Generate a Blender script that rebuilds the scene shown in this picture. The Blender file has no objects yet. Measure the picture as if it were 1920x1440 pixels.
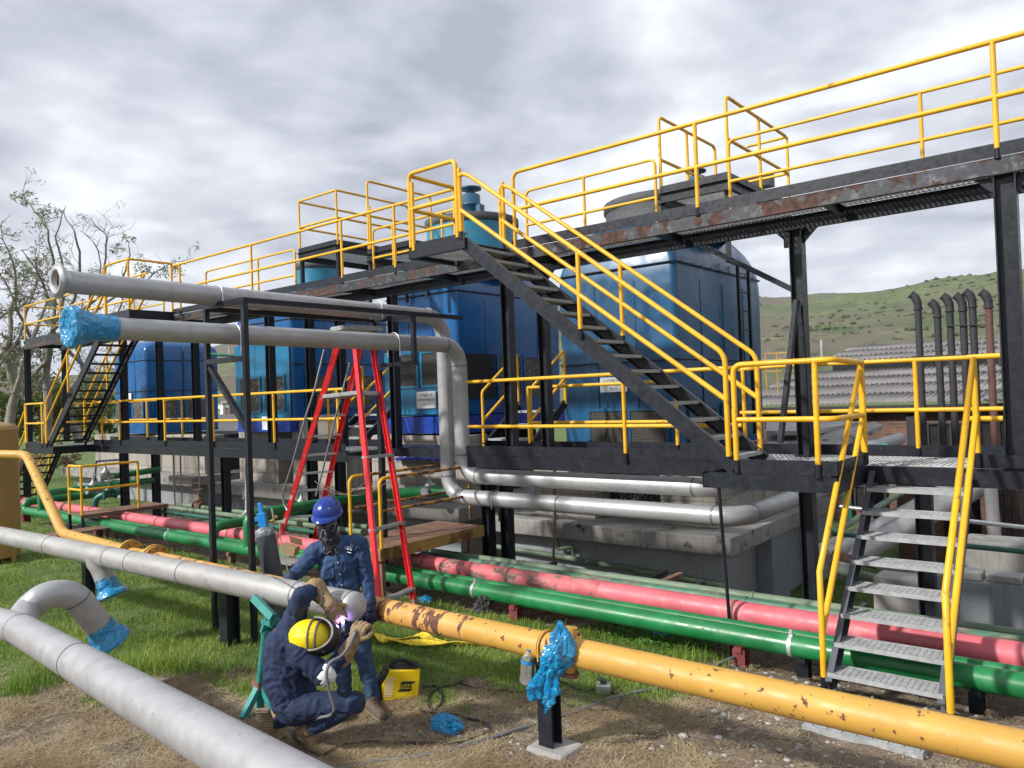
import bpy, math, random
import numpy as np
from mathutils import Vector, Matrix, noise as mnoise
random.seed(7)
scene = bpy.context.scene
COL = scene.collection
# ------------------------------------------------------------------ camera
CAM_H = 2.5
yaw, pitch, roll = math.radians(50.8), math.radians(0.92), math.radians(2.1)
Fh = Vector((-math.cos(yaw), math.sin(yaw), 0)); R0 = Vector((math.sin(yaw), math.cos(yaw), 0)); U0 = Vector((0, 0, 1))
Fw = math.cos(pitch)*Fh + math.sin(pitch)*U0
U1 = -math.sin(pitch)*Fh + math.cos(pitch)*U0
Rw = math.cos(roll)*R0 - math.sin(roll)*U1
Uw = math.cos(roll)*U1 + math.sin(roll)*R0
cd = bpy.data.cameras.new('camera'); cam = bpy.data.objects.new('camera', cd); COL.objects.link(cam)
cd.sensor_width = 36.0; cd.lens = 1440/1920*36.0; cd.clip_start = 0.1; cd.clip_end = 12000
M = Matrix((( Rw.x, Uw.x, -Fw.x, 0), (Rw.y, Uw.y, -Fw.y, 0), (Rw.z, Uw.z, -Fw.z, CAM_H), (0, 0, 0, 1)))
cam.matrix_world = M
scene.camera = cam
# ------------------------------------------------------------------ sun, sky and exposure
SUN_EL = math.radians(34)
sun_h = Vector((-0.42, -0.91, 0)).normalized()            # horizontal direction towards the sun
to_sun = Vector((sun_h.x*math.cos(SUN_EL), sun_h.y*math.cos(SUN_EL), math.sin(SUN_EL)))
sl = bpy.data.lights.new('sun', 'SUN'); sl.energy = 3.1; sl.angle = math.radians(3); sl.color = (1.0, 0.965, 0.91)
so = bpy.data.objects.new('sun', sl); COL.objects.link(so)
so.rotation_euler = (-to_sun).to_track_quat('-Z', 'Y').to_euler()
world = bpy.data.worlds.new('World'); scene.world = world; world.use_nodes = True
wt = world.node_tree; wn = wt.nodes; wl = wt.links; wn.clear()
def WN(t, **k):
    n = wn.new(t)
    for a, b in k.items(): setattr(n, a, b)
    return n
def wmath(op, a, b=None, clamp=False):
    n = WN('ShaderNodeMath', operation=op, use_clamp=clamp)
    for i, v in enumerate((a, b)):
        if v is None: continue
        if isinstance(v, (int, float)): n.inputs[i].default_value = v
        else: wl.new(v, n.inputs[i])
    return n.outputs[0]
sky = WN('ShaderNodeTexSky', sky_type='NISHITA', sun_disc=False, sun_elevation=SUN_EL,
         sun_rotation=math.atan2(sun_h.x, sun_h.y))
tc = WN('ShaderNodeTexCoord'); sep = WN('ShaderNodeSeparateXYZ'); wl.new(tc.outputs['Generated'], sep.inputs[0])
zz = wmath('ADD', wmath('MAXIMUM', sep.outputs[2], 0.0), 0.16)
cx = wmath('DIVIDE', sep.outputs[0], zz); cy = wmath('DIVIDE', sep.outputs[1], zz)
cmb = WN('ShaderNodeCombineXYZ'); wl.new(cx, cmb.inputs[0]); wl.new(cy, cmb.inputs[1])
def wnoise(scale, detail, off, rough=0.55, dist=0.0):
    mp = WN('ShaderNodeMapping'); mp.inputs['Location'].default_value = off
    wl.new(cmb.outputs[0], mp.inputs[0])
    n = WN('ShaderNodeTexNoise'); n.inputs['Scale'].default_value = scale; n.inputs['Detail'].default_value = detail
    n.inputs['Roughness'].default_value = rough; n.inputs['Distortion'].default_value = dist
    wl.new(mp.outputs[0], n.inputs['Vector']); return n.outputs['Fac']
big = wnoise(0.55, 3, (3.1, 1.7, 0), 0.5, 0.3)
c1 = wnoise(0.95, 6, (2.0, 4.1, 0), 0.52, 0.15); c2 = wnoise(0.95, 6, (2.07, 4.24, 0), 0.52, 0.15)   # light from one side models the puffs
d1 = wnoise(3.0, 8, (7.0, 1.1, 3), 0.56, 0.1); d2 = wnoise(3.0, 8, (7.05, 1.20, 3), 0.56, 0.1)
emb = wmath('ADD', wmath('MULTIPLY', wmath('SUBTRACT', c1, c2), 0.75), wmath('MULTIPLY', wmath('SUBTRACT', d1, d2), 0.20))
s = wmath('ADD', wmath('ADD', wmath('MULTIPLY', big, 0.45), wmath('ADD', wmath('MULTIPLY', c1, 0.45), wmath('MULTIPLY', d1, 0.10))), emb)
ramp = WN('ShaderNodeValToRGB'); wl.new(s, ramp.inputs[0])
e = ramp.color_ramp.elements
e[0].position = 0.34; e[0].color = (0.235, 0.255, 0.305, 1)
e[1].position = 0.66; e[1].color = (0.70, 0.72, 0.76, 1)
m1 = ramp.color_ramp.elements.new(0.50); m1.color = (0.42, 0.445, 0.495, 1)
hz = wmath('SUBTRACT', 1.0, wmath('MULTIPLY', wmath('MAXIMUM', sep.outputs[2], 0.0), 4.2, True), True)   # brighter band low down
hmix = WN('ShaderNodeMixRGB', blend_type='MIX'); wl.new(wmath('MULTIPLY', hz, 0.40), hmix.inputs[0])
wl.new(ramp.outputs[0], hmix.inputs[1]); hmix.inputs[2].default_value = (0.47, 0.52, 0.60, 1)
gap = WN('ShaderNodeValToRGB'); wl.new(wnoise(1.9, 5, (9.1, 3.3, 0), 0.55), gap.inputs[0])
gap.color_ramp.elements[0].position = 0.70; gap.color_ramp.elements[0].color = (0, 0, 0, 1)
gap.color_ramp.elements[1].position = 0.80; gap.color_ramp.elements[1].color = (1, 1, 1, 1)
bg1 = WN('ShaderNodeBackground'); bg1.inputs[1].default_value = 0.12; wl.new(sky.outputs[0], bg1.inputs[0])
bg2 = WN('ShaderNodeBackground'); bg2.inputs[1].default_value = 1.0; wl.new(hmix.outputs[0], bg2.inputs[0])
ms = WN('ShaderNodeMixShader')
cover = wmath('SUBTRACT', 1.0, wmath('MULTIPLY', gap.outputs[0], 0.6))
wl.new(cover, ms.inputs[0]); wl.new(bg1.outputs[0], ms.inputs[1]); wl.new(bg2.outputs[0], ms.inputs[2])
wo = WN('ShaderNodeOutputWorld'); wl.new(ms.outputs[0], wo.inputs[0])
scene.view_settings.view_transform = 'Standard'; scene.view_settings.look = 'None'
scene.view_settings.exposure = 0.88; scene.view_settings.gamma = 1.0; scene.view_settings.use_curve_mapping = False

# ------------------------------------------------------------------ placing helpers
def at(u, v, X=None, Y=None, Z=None, D=None):
    """world point on the sight line of a photo pixel, on a given plane"""
    d = Fw + Rw*(u-960)/1440 - Uw*(v-720)/1440
    if X is not None: t = X/d.x
    elif Y is not None: t = Y/d.y
    elif Z is not None: t = (Z-CAM_H)/d.z
    else: t = D
    return Vector((0, 0, CAM_H)) + d*t
def V(*a): return Vector(a)
def sstep(a, b, x):
    t = min(1, max(0, (x-a)/(b-a))); return t*t*(3-2*t)

# ------------------------------------------------------------------ mesh builder
ROOT = {}
def catmull(pts, n=6):
    pts = [Vector(p) for p in pts]; out = []
    for i in range(len(pts)-1):
        p0 = pts[max(i-1, 0)]; p1 = pts[i]; p2 = pts[i+1]; p3 = pts[min(i+2, len(pts)-1)]
        for k in range(n):
            t = k/n; out.append(.5*((2*p1)+(-p0+p2)*t+(2*p0-5*p1+4*p2-p3)*t*t+(-p0+3*p1-3*p2+p3)*t**3))
    out.append(pts[-1]); return out
class MB:
    def __init__(s): s.v = []; s.f = []; s.m = []; s.sm = []
    def add(s, vs, fs, m=0, smooth=False):
        o = len(s.v); s.v.extend([Vector(x) for x in vs])
        for f in fs: s.f.append([i+o for i in f]); s.m.append(m); s.sm.append(smooth)
        return s
    def box(s, c, size, rot=None, m=0):
        hx, hy, hz = size[0]/2, size[1]/2, size[2]/2
        vs = [V(x, y, z) for x in (-hx, hx) for y in (-hy, hy) for z in (-hz, hz)]
        if rot is not None: vs = [rot @ p for p in vs]
        vs = [p+Vector(c) for p in vs]
        return s.add(vs, [(0,1,3,2),(4,6,7,5),(0,4,5,1),(2,3,7,6),(0,2,6,4),(1,5,7,3)], m)
    def box2(s, a, b, m=0):
        a = Vector(a); b = Vector(b)
        return s.box((a+b)/2, (abs(b.x-a.x), abs(b.y-a.y), abs(b.z-a.z)), None, m)
    def frame(s, p, q, up=None):
        d = (Vector(q)-Vector(p)).normalized(); up = Vector(up or (0, 0, 1))
        if abs(d.dot(up)) > 0.98: up = V(0, 1, 0)
        side = d.cross(up).normalized(); u = side.cross(d).normalized()
        return d, side, u
    def beam(s, p, q, w, h, up=None, m=0, prof=None):
        """straight bar with rectangle w x h or a given (side, up) outline"""
        p = Vector(p); q = Vector(q); d, side, u = s.frame(p, q, up)
        if prof is None: prof = [(-w/2, -h/2), (w/2, -h/2), (w/2, h/2), (-w/2, h/2)]
        n = len(prof)
        vs = [p+side*a+u*b for a, b in prof]+[q+side*a+u*b for a, b in prof]
        fs = [(i, (i+1) % n, n+(i+1) % n, n+i) for i in range(n)]+[tuple(range(n))[::-1], tuple(range(n, 2*n))]
        return s.add(vs, fs, m)
    def ibeam(s, p, q, w, h, t=0.01, up=None, m=0):
        a, b = w/2, h/2
        pr = [(-a, -b), (a, -b), (a, -b+t), (t/2, -b+t), (t/2, b-t), (a, b-t), (a, b), (-a, b), (-a, b-t), (-t/2, b-t), (-t/2, -b+t), (-a, -b+t)]
        return s.beam(p, q, w, h, up, m, pr)
    def channel(s, p, q, w, h, t=0.008, up=None, m=0, flip=1):
        a, b = w*flip, h/2; tt = t*flip
        pr = [(0, -b), (a, -b), (a, -b+t), (tt, -b+t), (tt, b-t), (a, b-t), (a, b), (0, b)]
        if flip < 0: pr = pr[::-1]
        return s.beam(p, q, w, h, up, m, pr)
    def tube(s, pts, r, seg=12, bend=0.0, caps=True, m=0, nb=5, smooth=True):
        pts = [Vector(p) for p in pts]
        if bend > 0 and len(pts) > 2:
            out = [pts[0]]
            for i in range(1, len(pts)-1):
                a, b, c = pts[i-1], pts[i], pts[i+1]
                d1 = (a-b); d2 = (c-b); l = min(bend, d1.length*0.5, d2.length*0.5)
                ang = d1.angle(d2)
                if ang > 3.1: out.append(b); continue
                p0 = b+d1.normalized()*l; p1 = b+d2.normalized()*l
                bis = (d1.normalized()+d2.normalized()).normalized()
                rad = l*math.tan(ang/2); cen = b+bis*(rad/math.sin(ang/2))
                va = p0-cen; vb = p1-cen; tot = va.angle(vb); ax = va.cross(vb).normalized()
                for k in range(nb+1): out.append(cen+Matrix.Rotation(tot*k/nb, 3, ax) @ va)
            out.append(pts[-1]); pts = out
        rs = r if isinstance(r, (list, tuple)) else [r]*len(pts)
        if len(rs) != len(pts):
            k0 = rs; rs = [k0[min(len(k0)-1, int(i*(len(k0)-1)/(len(pts)-1)+.5))] for i in range(len(pts))]
        d = (pts[1]-pts[0]).normalized(); up = V(0, 0, 1) if abs(d.z) < 0.9 else V(0, 1, 0)
        n1 = d.cross(up).normalized(); vs = []; fs = []
        for i, p in enumerate(pts):
            dd = ((pts[min(i+1, len(pts)-1)]-p).normalized()+(p-pts[max(i-1, 0)]).normalized())
            if dd.length < 1e-6: dd = d
            dd.normalize(); n1 = (n1-dd*n1.dot(dd)).normalized(); n2 = dd.cross(n1)
            for k in range(seg):
                t = 2*math.pi*k/seg; vs.append(p+(n1*math.cos(t)+n2*math.sin(t))*rs[i])
        for i in range(len(pts)-1):
            for k in range(seg):
                k2 = (k+1) % seg; fs.append((i*seg+k, i*seg+k2, (i+1)*seg+k2, (i+1)*seg+k))
        s.add(vs, fs, m, smooth)
        if caps:
            s.add(vs[:seg], [tuple(range(seg))[::-1]], m); s.add(vs[-seg:], [tuple(range(seg))], m)
        return s
    def lathe(s, prof, base, axis=(0, 0, 1), seg=24, m=0, smooth=True, caps=True):
        """prof = [(r, t)], t measured along axis from base"""
        ax = Vector(axis).normalized(); up = V(0, 0, 1) if abs(ax.z) < 0.9 else V(0, 1, 0)
        n1 = ax.cross(up).normalized(); n2 = ax.cross(n1); vs = []; fs = []; base = Vector(base)
        for r, t in prof:
            for k in range(seg):
                a = 2*math.pi*k/seg; vs.append(base+ax*t+(n1*math.cos(a)+n2*math.sin(a))*r)
        for i in range(len(prof)-1):
            for k in range(seg):
                k2 = (k+1) % seg; fs.append((i*seg+k, (i+1)*seg+k, (i+1)*seg+k2, i*seg+k2))
        s.add(vs, fs, m, smooth)
        if caps:
            if prof[0][0] > 1e-4: s.add(vs[:seg], [tuple(range(seg))], m)
            if prof[-1][0] > 1e-4: s.add(vs[-seg:], [tuple(range(seg))[::-1]], m)
        return s
    def disc_bolts(s, c, axis, rad, n, r, h, m=0):
        ax = Vector(axis).normalized(); up = V(0, 0, 1) if abs(ax.z) < 0.9 else V(0, 1, 0)
        n1 = ax.cross(up).normalized(); n2 = ax.cross(n1)
        for k in range(n):
            a = 2*math.pi*(k+0.5)/n; p = Vector(c)+(n1*math.cos(a)+n2*math.sin(a))*rad
            s.tube([p-ax*h/2, p+ax*h/2], r, 6, smooth=False, m=m)
        return s
    def sphere(s, c, r, seg=16, rings=10, m=0, sq=(1, 1, 1)):
        c = Vector(c); vs = []; fs = []
        for i in range(rings+1):
            t = math.pi*i/rings
            for k in range(seg):
                a = 2*math.pi*k/seg; vs.append(c+V(math.sin(t)*math.cos(a)*sq[0], math.sin(t)*math.sin(a)*sq[1], math.cos(t)*sq[2])*r)
        for i in range(rings):
            for k in range(seg):
                k2 = (k+1) % seg; fs.append((i*seg+k, (i+1)*seg+k, (i+1)*seg+k2, i*seg+k2))
        return s.add(vs, fs, m, True)
    def build(s, name, mats, parent=None, bevel=0.0, world_coords=True):
        me = bpy.data.meshes.new(name)
        off = ROOT.get(parent.name, V(0, 0, 0)) if (parent is not None and world_coords) else V(0, 0, 0)
        me.from_pydata([tuple(p-off) for p in s.v], [], s.f)
        if not isinstance(mats, (list, tuple)): mats = [mats]
        for m in mats: me.materials.append(m)
        me.polygons.foreach_set('material_index', s.m); me.polygons.foreach_set('use_smooth', s.sm)
        me.validate(); me.update()
        o = bpy.data.objects.new(name, me); COL.objects.link(o)
        if parent is not None: o.parent = parent; ROOT[o.name] = off
        if bevel > 0:
            b = o.modifiers.new('bevel', 'BEVEL'); b.width = bevel; b.segments = 2; b.limit_method = 'ANGLE'; b.angle_limit = math.radians(50)
        return o
def tag(o, label=None, cat=None, group=None, kind=None):
    if label: o['label'] = label
    if cat: o['category'] = cat
    if group: o['group'] = group
    if kind: o['kind'] = kind
    return o
def thing(name, label, cat, loc=(0, 0, 0), group=None):
    o = bpy.data.objects.new(name, None); COL.objects.link(o); o.location = loc; o.empty_display_size = 0.2
    ROOT[o.name] = Vector(loc)
    return tag(o, label, cat, group)
def copy_tree(o, parent=None, loc=None, label=None):
    c = o.copy(); COL.objects.link(c)
    if parent is not None: c.parent = parent
    if loc is not None: c.location = loc
    if label: c['label'] = label
    for ch in [x for x in bpy.data.objects if x.parent == o]: copy_tree(ch, c)
    return c
def text_mesh(txt, size, name, mat, parent, origin, xdir, updir, thick=0.001, align='CENTER', shear=0.0, bold=0.0):
    cu = bpy.data.curves.new(name, 'FONT'); cu.body = txt; cu.size = size; cu.align_x = align; cu.align_y = 'CENTER'
    cu.extrude = thick; cu.shear = shear; cu.offset = bold
    to = bpy.data.objects.new('tmp', cu); COL.objects.link(to); bpy.context.view_layer.update()
    dg = bpy.context.evaluated_depsgraph_get(); me = bpy.data.meshes.new_from_object(to.evaluated_get(dg))
    bpy.data.objects.remove(to)
    x = Vector(xdir).normalized(); y = Vector(updir).normalized(); z = x.cross(y)
    off = ROOT.get(parent.name, V(0, 0, 0)) if parent else V(0, 0, 0)
    for v in me.vertices: v.co = Vector(origin)-off + x*v.co.x + y*v.co.y + z*v.co.z
    me.materials.clear(); me.materials.append(mat)
    o = bpy.data.objects.new(name, me); COL.objects.link(o)
    if parent: o.parent = parent; ROOT[o.name] = off
    return o
# ------------------------------------------------------------------ materials
def mk(name):
    m = bpy.data.materials.new(name); m.use_nodes = True; nt = m.node_tree
    return m, nt, nt.nodes['Principled BSDF']
def paint(name, col, rough=0.45, metal=0.0, var=0.25, scale=3.0, rust=0.0, rcol=(0.10, 0.035, 0.015), rscale=6.0, rsoft=0.05,
          streak=0.0, scol=(0.2, 0.2, 0.2), bump=0.0, bscale=30.0, stretch=(1, 1, 1), dirt=0.0, dcol=(0.12, 0.09, 0.06), spec=0.5, alpha=1.0, world=False, col2=None):
    m, nt, b = mk(name); N = nt.nodes; L = nt.links
    if world:
        t = N.new('ShaderNodeNewGeometry'); src = t.outputs['Position']
    else:
        t = N.new('ShaderNodeTexCoord'); src = t.outputs['Object']
    mp = N.new('ShaderNodeMapping'); mp.inputs['Scale'].default_value = stretch; L.new(src, mp.inputs[0])
    def noise(sc, det=6, rough_=0.55, vec=None, off=0):
        n = N.new('ShaderNodeTexNoise'); n.inputs['Scale'].default_value = sc; n.inputs['Detail'].default_value = det; n.inputs['Roughness'].default_value = rough_
        if off:
            q = N.new('ShaderNodeMapping'); q.inputs['Location'].default_value = (off, off*1.7, off*.3); L.new(vec or mp.outputs[0], q.inputs[0]); L.new(q.outputs[0], n.inputs['Vector'])
        else: L.new(vec or mp.outputs[0], n.inputs['Vector'])
        return n.outputs['Fac']
    def rng(v, a, b_, lo=0.0, hi=1.0):
        r = N.new('ShaderNodeMapRange'); L.new(v, r.inputs[0]); r.inputs[1].default_value = a; r.inputs[2].default_value = b_; r.inputs[3].default_value = lo; r.inputs[4].default_value = hi
        r.interpolation_type = 'SMOOTHSTEP'; return r.outputs[0]
    def mix(f, a, b_):
        x = N.new('ShaderNodeMixRGB')
        if isinstance(f, float): x.inputs[0].default_value = f
        else: L.new(f, x.inputs[0])
        for i, c in ((1, a), (2, b_)):
            if isinstance(c, tuple): x.inputs[i].default_value = (*c[:3], 1)
            else: L.new(c, x.inputs[i])
        return x.outputs[0]
    c2 = col2 or tuple(c*(1-var) for c in col)
    c = mix(rng(noise(scale), 0.35, 0.65), col, c2)
    if var > 0: c = mix(rng(noise(scale*9, 4, off=3), 0.4, 0.75, 0, 0.5), c, tuple(x*(1-var*.6) for x in col))
    ro = None
    if streak > 0:
        q = N.new('ShaderNodeMapping'); q.inputs['Scale'].default_value = (14, 14, 0.7); L.new(src, q.inputs[0])
        c = mix(rng(noise(1.0, 5, vec=q.outputs[0]), 0.52, 0.72, 0, streak), c, scol)
    if dirt > 0: c = mix(rng(noise(scale*2.3, 8, 0.65, off=7), 0.5, 0.68, 0, dirt), c, dcol)
    if rust > 0:
        th = 0.72-rust*0.3
        rm = rng(noise(rscale, 9, 0.62, off=11), th, th+rsoft)
        rc = mix(rng(noise(rscale*5, 4, off=2), 0.35, 0.65), rcol, tuple(x*0.45 for x in rcol))
        c = mix(rm, c, rc); ro = rm
    L.new(c, b.inputs['Base Color'])
    b.inputs['Metallic'].default_value = metal; b.inputs['Specular IOR Level'].default_value = spec
    r1 = rng(noise(scale*4, 5, off=5), 0.3, 0.7, max(0.05, rough-0.08), min(1, rough+0.1))
    if ro is not None:
        x = N.new('ShaderNodeMix'); L.new(ro, x.inputs[0]); L.new(r1, x.inputs[2]); x.inputs[3].default_value = 0.9; r1 = x.outputs[0]
        if metal > 0:
            y = N.new('ShaderNodeMath'); y.operation = 'MULTIPLY_ADD'; L.new(ro, y.inputs[0]); y.inputs[1].default_value = -metal; y.inputs[2].default_value = metal; L.new(y.outputs[0], b.inputs['Metallic'])
    L.new(r1, b.inputs['Roughness'])
    if bump > 0:
        bp = N.new('ShaderNodeBump'); bp.inputs['Strength'].default_value = bump; bp.inputs['Distance'].default_value = 0.01
        L.new(noise(bscale, 6, 0.6), bp.inputs['Height']); L.new(bp.outputs[0], b.inputs['Normal'])
    return m
Mt = {}
Mt['yellow'] = paint('yellow rail paint', (0.78, 0.42, 0.010), 0.42, var=0.16, scale=3, rust=0.36, rcol=(0.50, 0.24, 0.03), rscale=7, rsoft=.08, bump=.05)
Mt['yellow_old'] = paint('weathered yellow rail paint', (0.66, 0.33, 0.03), 0.5, var=0.3, scale=4, rust=0.35, rcol=(0.25, 0.11, 0.03), rscale=7)
Mt['black'] = paint('black steel paint', (0.013, 0.016, 0.024), 0.36, var=0.35, scale=5, dirt=0.25, dcol=(0.045, 0.045, 0.05), bump=0.05, spec=.35)
Mt['black_rust'] = paint('peeling black paint', (0.02, 0.024, 0.034), 0.5, var=0.4, scale=4, rust=0.76, rcol=(0.095, 0.05, 0.038), rscale=3.0, rsoft=0.05, dirt=0.85, dcol=(0.13, 0.13, 0.14), bump=0.1)
Mt['grey_steel'] = paint('dark grey steel paint', (0.07, 0.078, 0.095), 0.45, var=0.25, scale=5, dirt=0.3, dcol=(0.13, 0.13, 0.13))
Mt['galv'] = paint('galvanised grating', (0.60, 0.62, 0.63), 0.5, 0.1, var=0.3, scale=12, dirt=0.3, dcol=(0.2, 0.19, 0.17), bump=0.1)
Mt['tread'] = paint('galvanised tread plate', (0.36, 0.375, 0.38), 0.6, 0.1, var=0.25, scale=14, dirt=0.4, dcol=(0.22, 0.21, 0.19), bump=0.35, bscale=60)
Mt['silver'] = paint('brushed steel pipe', (0.40, 0.405, 0.415), 0.44, 0.35, var=0.12, scale=3.2, dirt=0.4, dcol=(0.26, 0.25, 0.235), rust=0.2, rcol=(0.26, 0.22, 0.18), rscale=15, rsoft=.05, bump=0.04)
Mt['silver_dull'] = paint('dull stained steel pipe', (0.40, 0.395, 0.385), 0.48, 0.35, var=0.16, scale=2.6, dirt=0.6, dcol=(0.26, 0.24, 0.215), rust=0.27, rcol=(0.25, 0.18, 0.12), rscale=16, rsoft=.06, stretch=(.6, 1.6, 1.6), bump=.06)
Mt['weld'] = paint('weld seam', (0.22, 0.22, 0.23), 0.5, 0.5, var=0.3, scale=20)
Mt['zinc'] = paint('bright zinc strap', (0.7, 0.71, 0.72), 0.3, 0.6, var=0.1)
Mt['gas'] = paint('ochre gas pipe paint', (0.56, 0.315, 0.058), 0.52, var=0.14, scale=2.5, rust=0.355, rcol=(0.17, 0.08, 0.045), rscale=12, rsoft=0.03, dirt=0.25, dcol=(0.35, 0.2, 0.06))
Mt['gas_worn'] = paint('flaking ochre gas pipe paint', (0.66, 0.35, 0.09), 0.5, var=0.15, scale=3, rust=0.60, rcol=(0.19, 0.08, 0.05), rscale=7, rsoft=0.03, stretch=(1.7, 0.8, 0.8))
Mt['gas_tank'] = paint('ochre tank paint', (0.36, 0.21, 0.06), 0.4, var=0.15, scale=1.5, streak=0.3, scol=(0.22, 0.12, 0.04))
Mt['green'] = paint('green pipe paint', (0.012, 0.19, 0.055), 0.36, var=0.3, scale=2.5, dirt=0.45, dcol=(0.07, 0.24, 0.12), rust=0.2, rcol=(0.10, 0.13, 0.07), rscale=9)
Mt['green_old'] = paint('faded green pipe paint', (0.06, 0.18, 0.115), 0.55, var=0.35, scale=2, rust=0.62, rcol=(0.24, 0.21, 0.15), rscale=4.2, rsoft=0.12, dirt=0.8, dcol=(0.22, 0.27, 0.2), stretch=(.5, 1.5, 1.5))
Mt['green_pale'] = paint('chalky pale green pipe paint', (0.16, 0.23, 0.15), 0.6, var=0.35, scale=2.4, rust=0.5, rcol=(0.34, 0.28, 0.20), rscale=4, rsoft=0.2, stretch=(1, 3, 3))
Mt['teal_dark'] = paint('deep green pipe paint', (0.02, 0.13, 0.085), 0.4, var=0.3, scale=3)
Mt['pink'] = paint('faded red pipe paint', (0.64, 0.135, 0.165), 0.5, var=0.2, scale=2.0, rust=0.40, rcol=(0.34, 0.17, 0.15), rscale=5, rsoft=.12, dirt=0.6, dcol=(0.62, 0.27, 0.27), bump=.1)
Mt['pink_worn'] = paint('flaking red pipe paint', (0.62, 0.13, 0.15), 0.6, var=0.25, scale=3.0, rust=0.74, rcol=(0.28, 0.17, 0.14), rscale=4.5, rsoft=0.05, dirt=0.4, dcol=(0.5, 0.3, 0.27), stretch=(0.7, 1.2, 1.2))
Mt['maroon'] = paint('dark red support paint', (0.22, 0.045, 0.05), 0.5, var=0.3, scale=4)
Mt['tower'] = paint('blue tower fibreglass', (0.008, 0.105, 0.31), 0.24, var=0.3, scale=0.8, streak=0.35, scol=(0.03, 0.16, 0.34), dirt=0.15, dcol=(0.012, 0.075, 0.17), world=False)
Mt['tower_old'] = paint('chalky blue tower fibreglass', (0.010, 0.088, 0.20), 0.33, var=0.35, scale=0.8, streak=0.55, scol=(0.04, 0.115, 0.215), dirt=0.3, dcol=(0.03, 0.07, 0.12))
Mt['teal'] = paint('sunlit tone of tower fibreglass', (0.008, 0.155, 0.30), 0.25, var=0.15, scale=1.0, streak=0.2, scol=(0.03, 0.22, 0.35))  # sunlit look of the blue shell, put into the colour
Mt['stack'] = paint('turquoise fan ring', (0.012, 0.20, 0.32), 0.35, var=0.2, scale=1.5, dirt=0.2, dcol=(0.2, 0.25, 0.25))
Mt['royal'] = paint('royal blue steel', (0.012, 0.05, 0.33), 0.3, var=0.2, scale=2)
Mt['rim'] = paint('grey fan rim', (0.07, 0.075, 0.08), 0.7, var=0.3, scale=8, bump=0.4)
Mt['motor'] = paint('motor blue', (0.03, 0.11, 0.19), 0.45, var=0.3, scale=6)
Mt['concrete'] = paint('stained concrete', (0.30, 0.29, 0.27), 0.85, var=0.3, scale=2.0, rust=0.52, rcol=(0.08, 0.075, 0.07), rscale=3.4, rsoft=0.12, streak=0.45, scol=(0.10, 0.095, 0.085), bump=0.35, bscale=25)
Mt['concrete_lt'] = paint('pale concrete', (0.38, 0.37, 0.35), 0.85, var=0.25, scale=2.2, streak=0.3, scol=(0.2, 0.18, 0.16), bump=0.3, bscale=22)
Mt['basin_wall'] = paint('grey painted basin wall', (0.28, 0.305, 0.32), 0.6, var=0.15, scale=1.2, streak=0.35, scol=(0.12, 0.135, 0.15), dirt=0.3, dcol=(0.16, 0.17, 0.18), bump=0.1)
Mt['basin_blue'] = paint('grey blue pillar paint', (0.26, 0.30, 0.34), 0.6, var=0.15, scale=1.6, streak=0.2, scol=(0.17, 0.2, 0.23))
Mt['rusty'] = paint('rusty plate', (0.23, 0.13, 0.085), 0.8, var=0.4, scale=5, dirt=0.5, dcol=(0.12, 0.075, 0.05), bump=0.3)
Mt['rust_yellow'] = paint('yellow paint over rust', (0.40, 0.25, 0.06), 0.65, var=0.3, scale=3, rust=0.74, rcol=(0.17, 0.08, 0.035), rscale=3.2, rsoft=0.12)
Mt['rust_rail'] = paint('rusted yellow rail', (0.50, 0.27, 0.05), 0.65, var=0.3, scale=6, rust=0.85, rcol=(0.16, 0.07, 0.035), rscale=9, rsoft=0.1)
Mt['ladder_red'] = paint('red fibreglass', (0.72, 0.02, 0.028), 0.33, var=0.12, scale=5, dirt=0.1, dcol=(0.4, 0.05, 0.05))
Mt['alu'] = paint('aluminium', (0.48, 0.49, 0.50), 0.38, 0.6, var=0.2, scale=12, dirt=0.3, dcol=(0.3, 0.29, 0.27))
Mt['alu_tube'] = paint('grey tube', (0.28, 0.29, 0.30), 0.35, 0.6, var=0.2, scale=8)
Mt['white'] = paint('white', (0.75, 0.76, 0.76), 0.5, var=0.08)
Mt['ink'] = paint('ink', (0.015, 0.015, 0.018), 0.6, var=0.1)
Mt['ink_grey'] = paint('faded ink', (0.09, 0.095, 0.11), 0.6, var=0.2)
Mt['rubber'] = paint('black rubber', (0.015, 0.015, 0.016), 0.6, var=0.3, scale=6)
Mt['conduit'] = paint('grey hose', (0.15, 0.155, 0.16), 0.5, var=0.2)
Mt['cyl'] = paint('gas cylinder grey', (0.055, 0.065, 0.08), 0.4, var=0.2, scale=5)
Mt['cyl_top'] = paint('chipped cylinder shoulder', (0.15, 0.19, 0.21), 0.5, var=0.3, scale=8, rust=0.7, rcol=(0.62, 0.63, 0.62), rscale=14, rsoft=0.03)
Mt['cyan_plastic'] = paint('light blue plastic', (0.02, 0.24, 0.65), 0.35, var=0.1)
Mt['stand_green'] = paint('sea green paint', (0.03, 0.27, 0.24), 0.5, var=0.25, scale=7, rust=0.22, rcol=(0.1, 0.09, 0.07), rscale=12)
Mt['brass'] = paint('brass', (0.5, 0.3, 0.08), 0.35, 0.8, var=0.2)
Mt['machine'] = paint('welder yellow', (0.85, 0.60, 0.005), 0.35, var=0.07, scale=3, rust=0.08, rcol=(0.5, 0.3, 0.02), rscale=14)
Mt['strap'] = paint('yellow lifting strap', (0.78, 0.56, 0.03), 0.7, var=0.2, scale=15, bump=0.2, bscale=200)
Mt['denim'] = paint('denim shirt', (0.027, 0.068, 0.165), 0.85, var=0.35, scale=9, bump=0.35, bscale=45, dirt=0.35, dcol=(0.06, 0.12, 0.24), stretch=(1, 1, .45))
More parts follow.
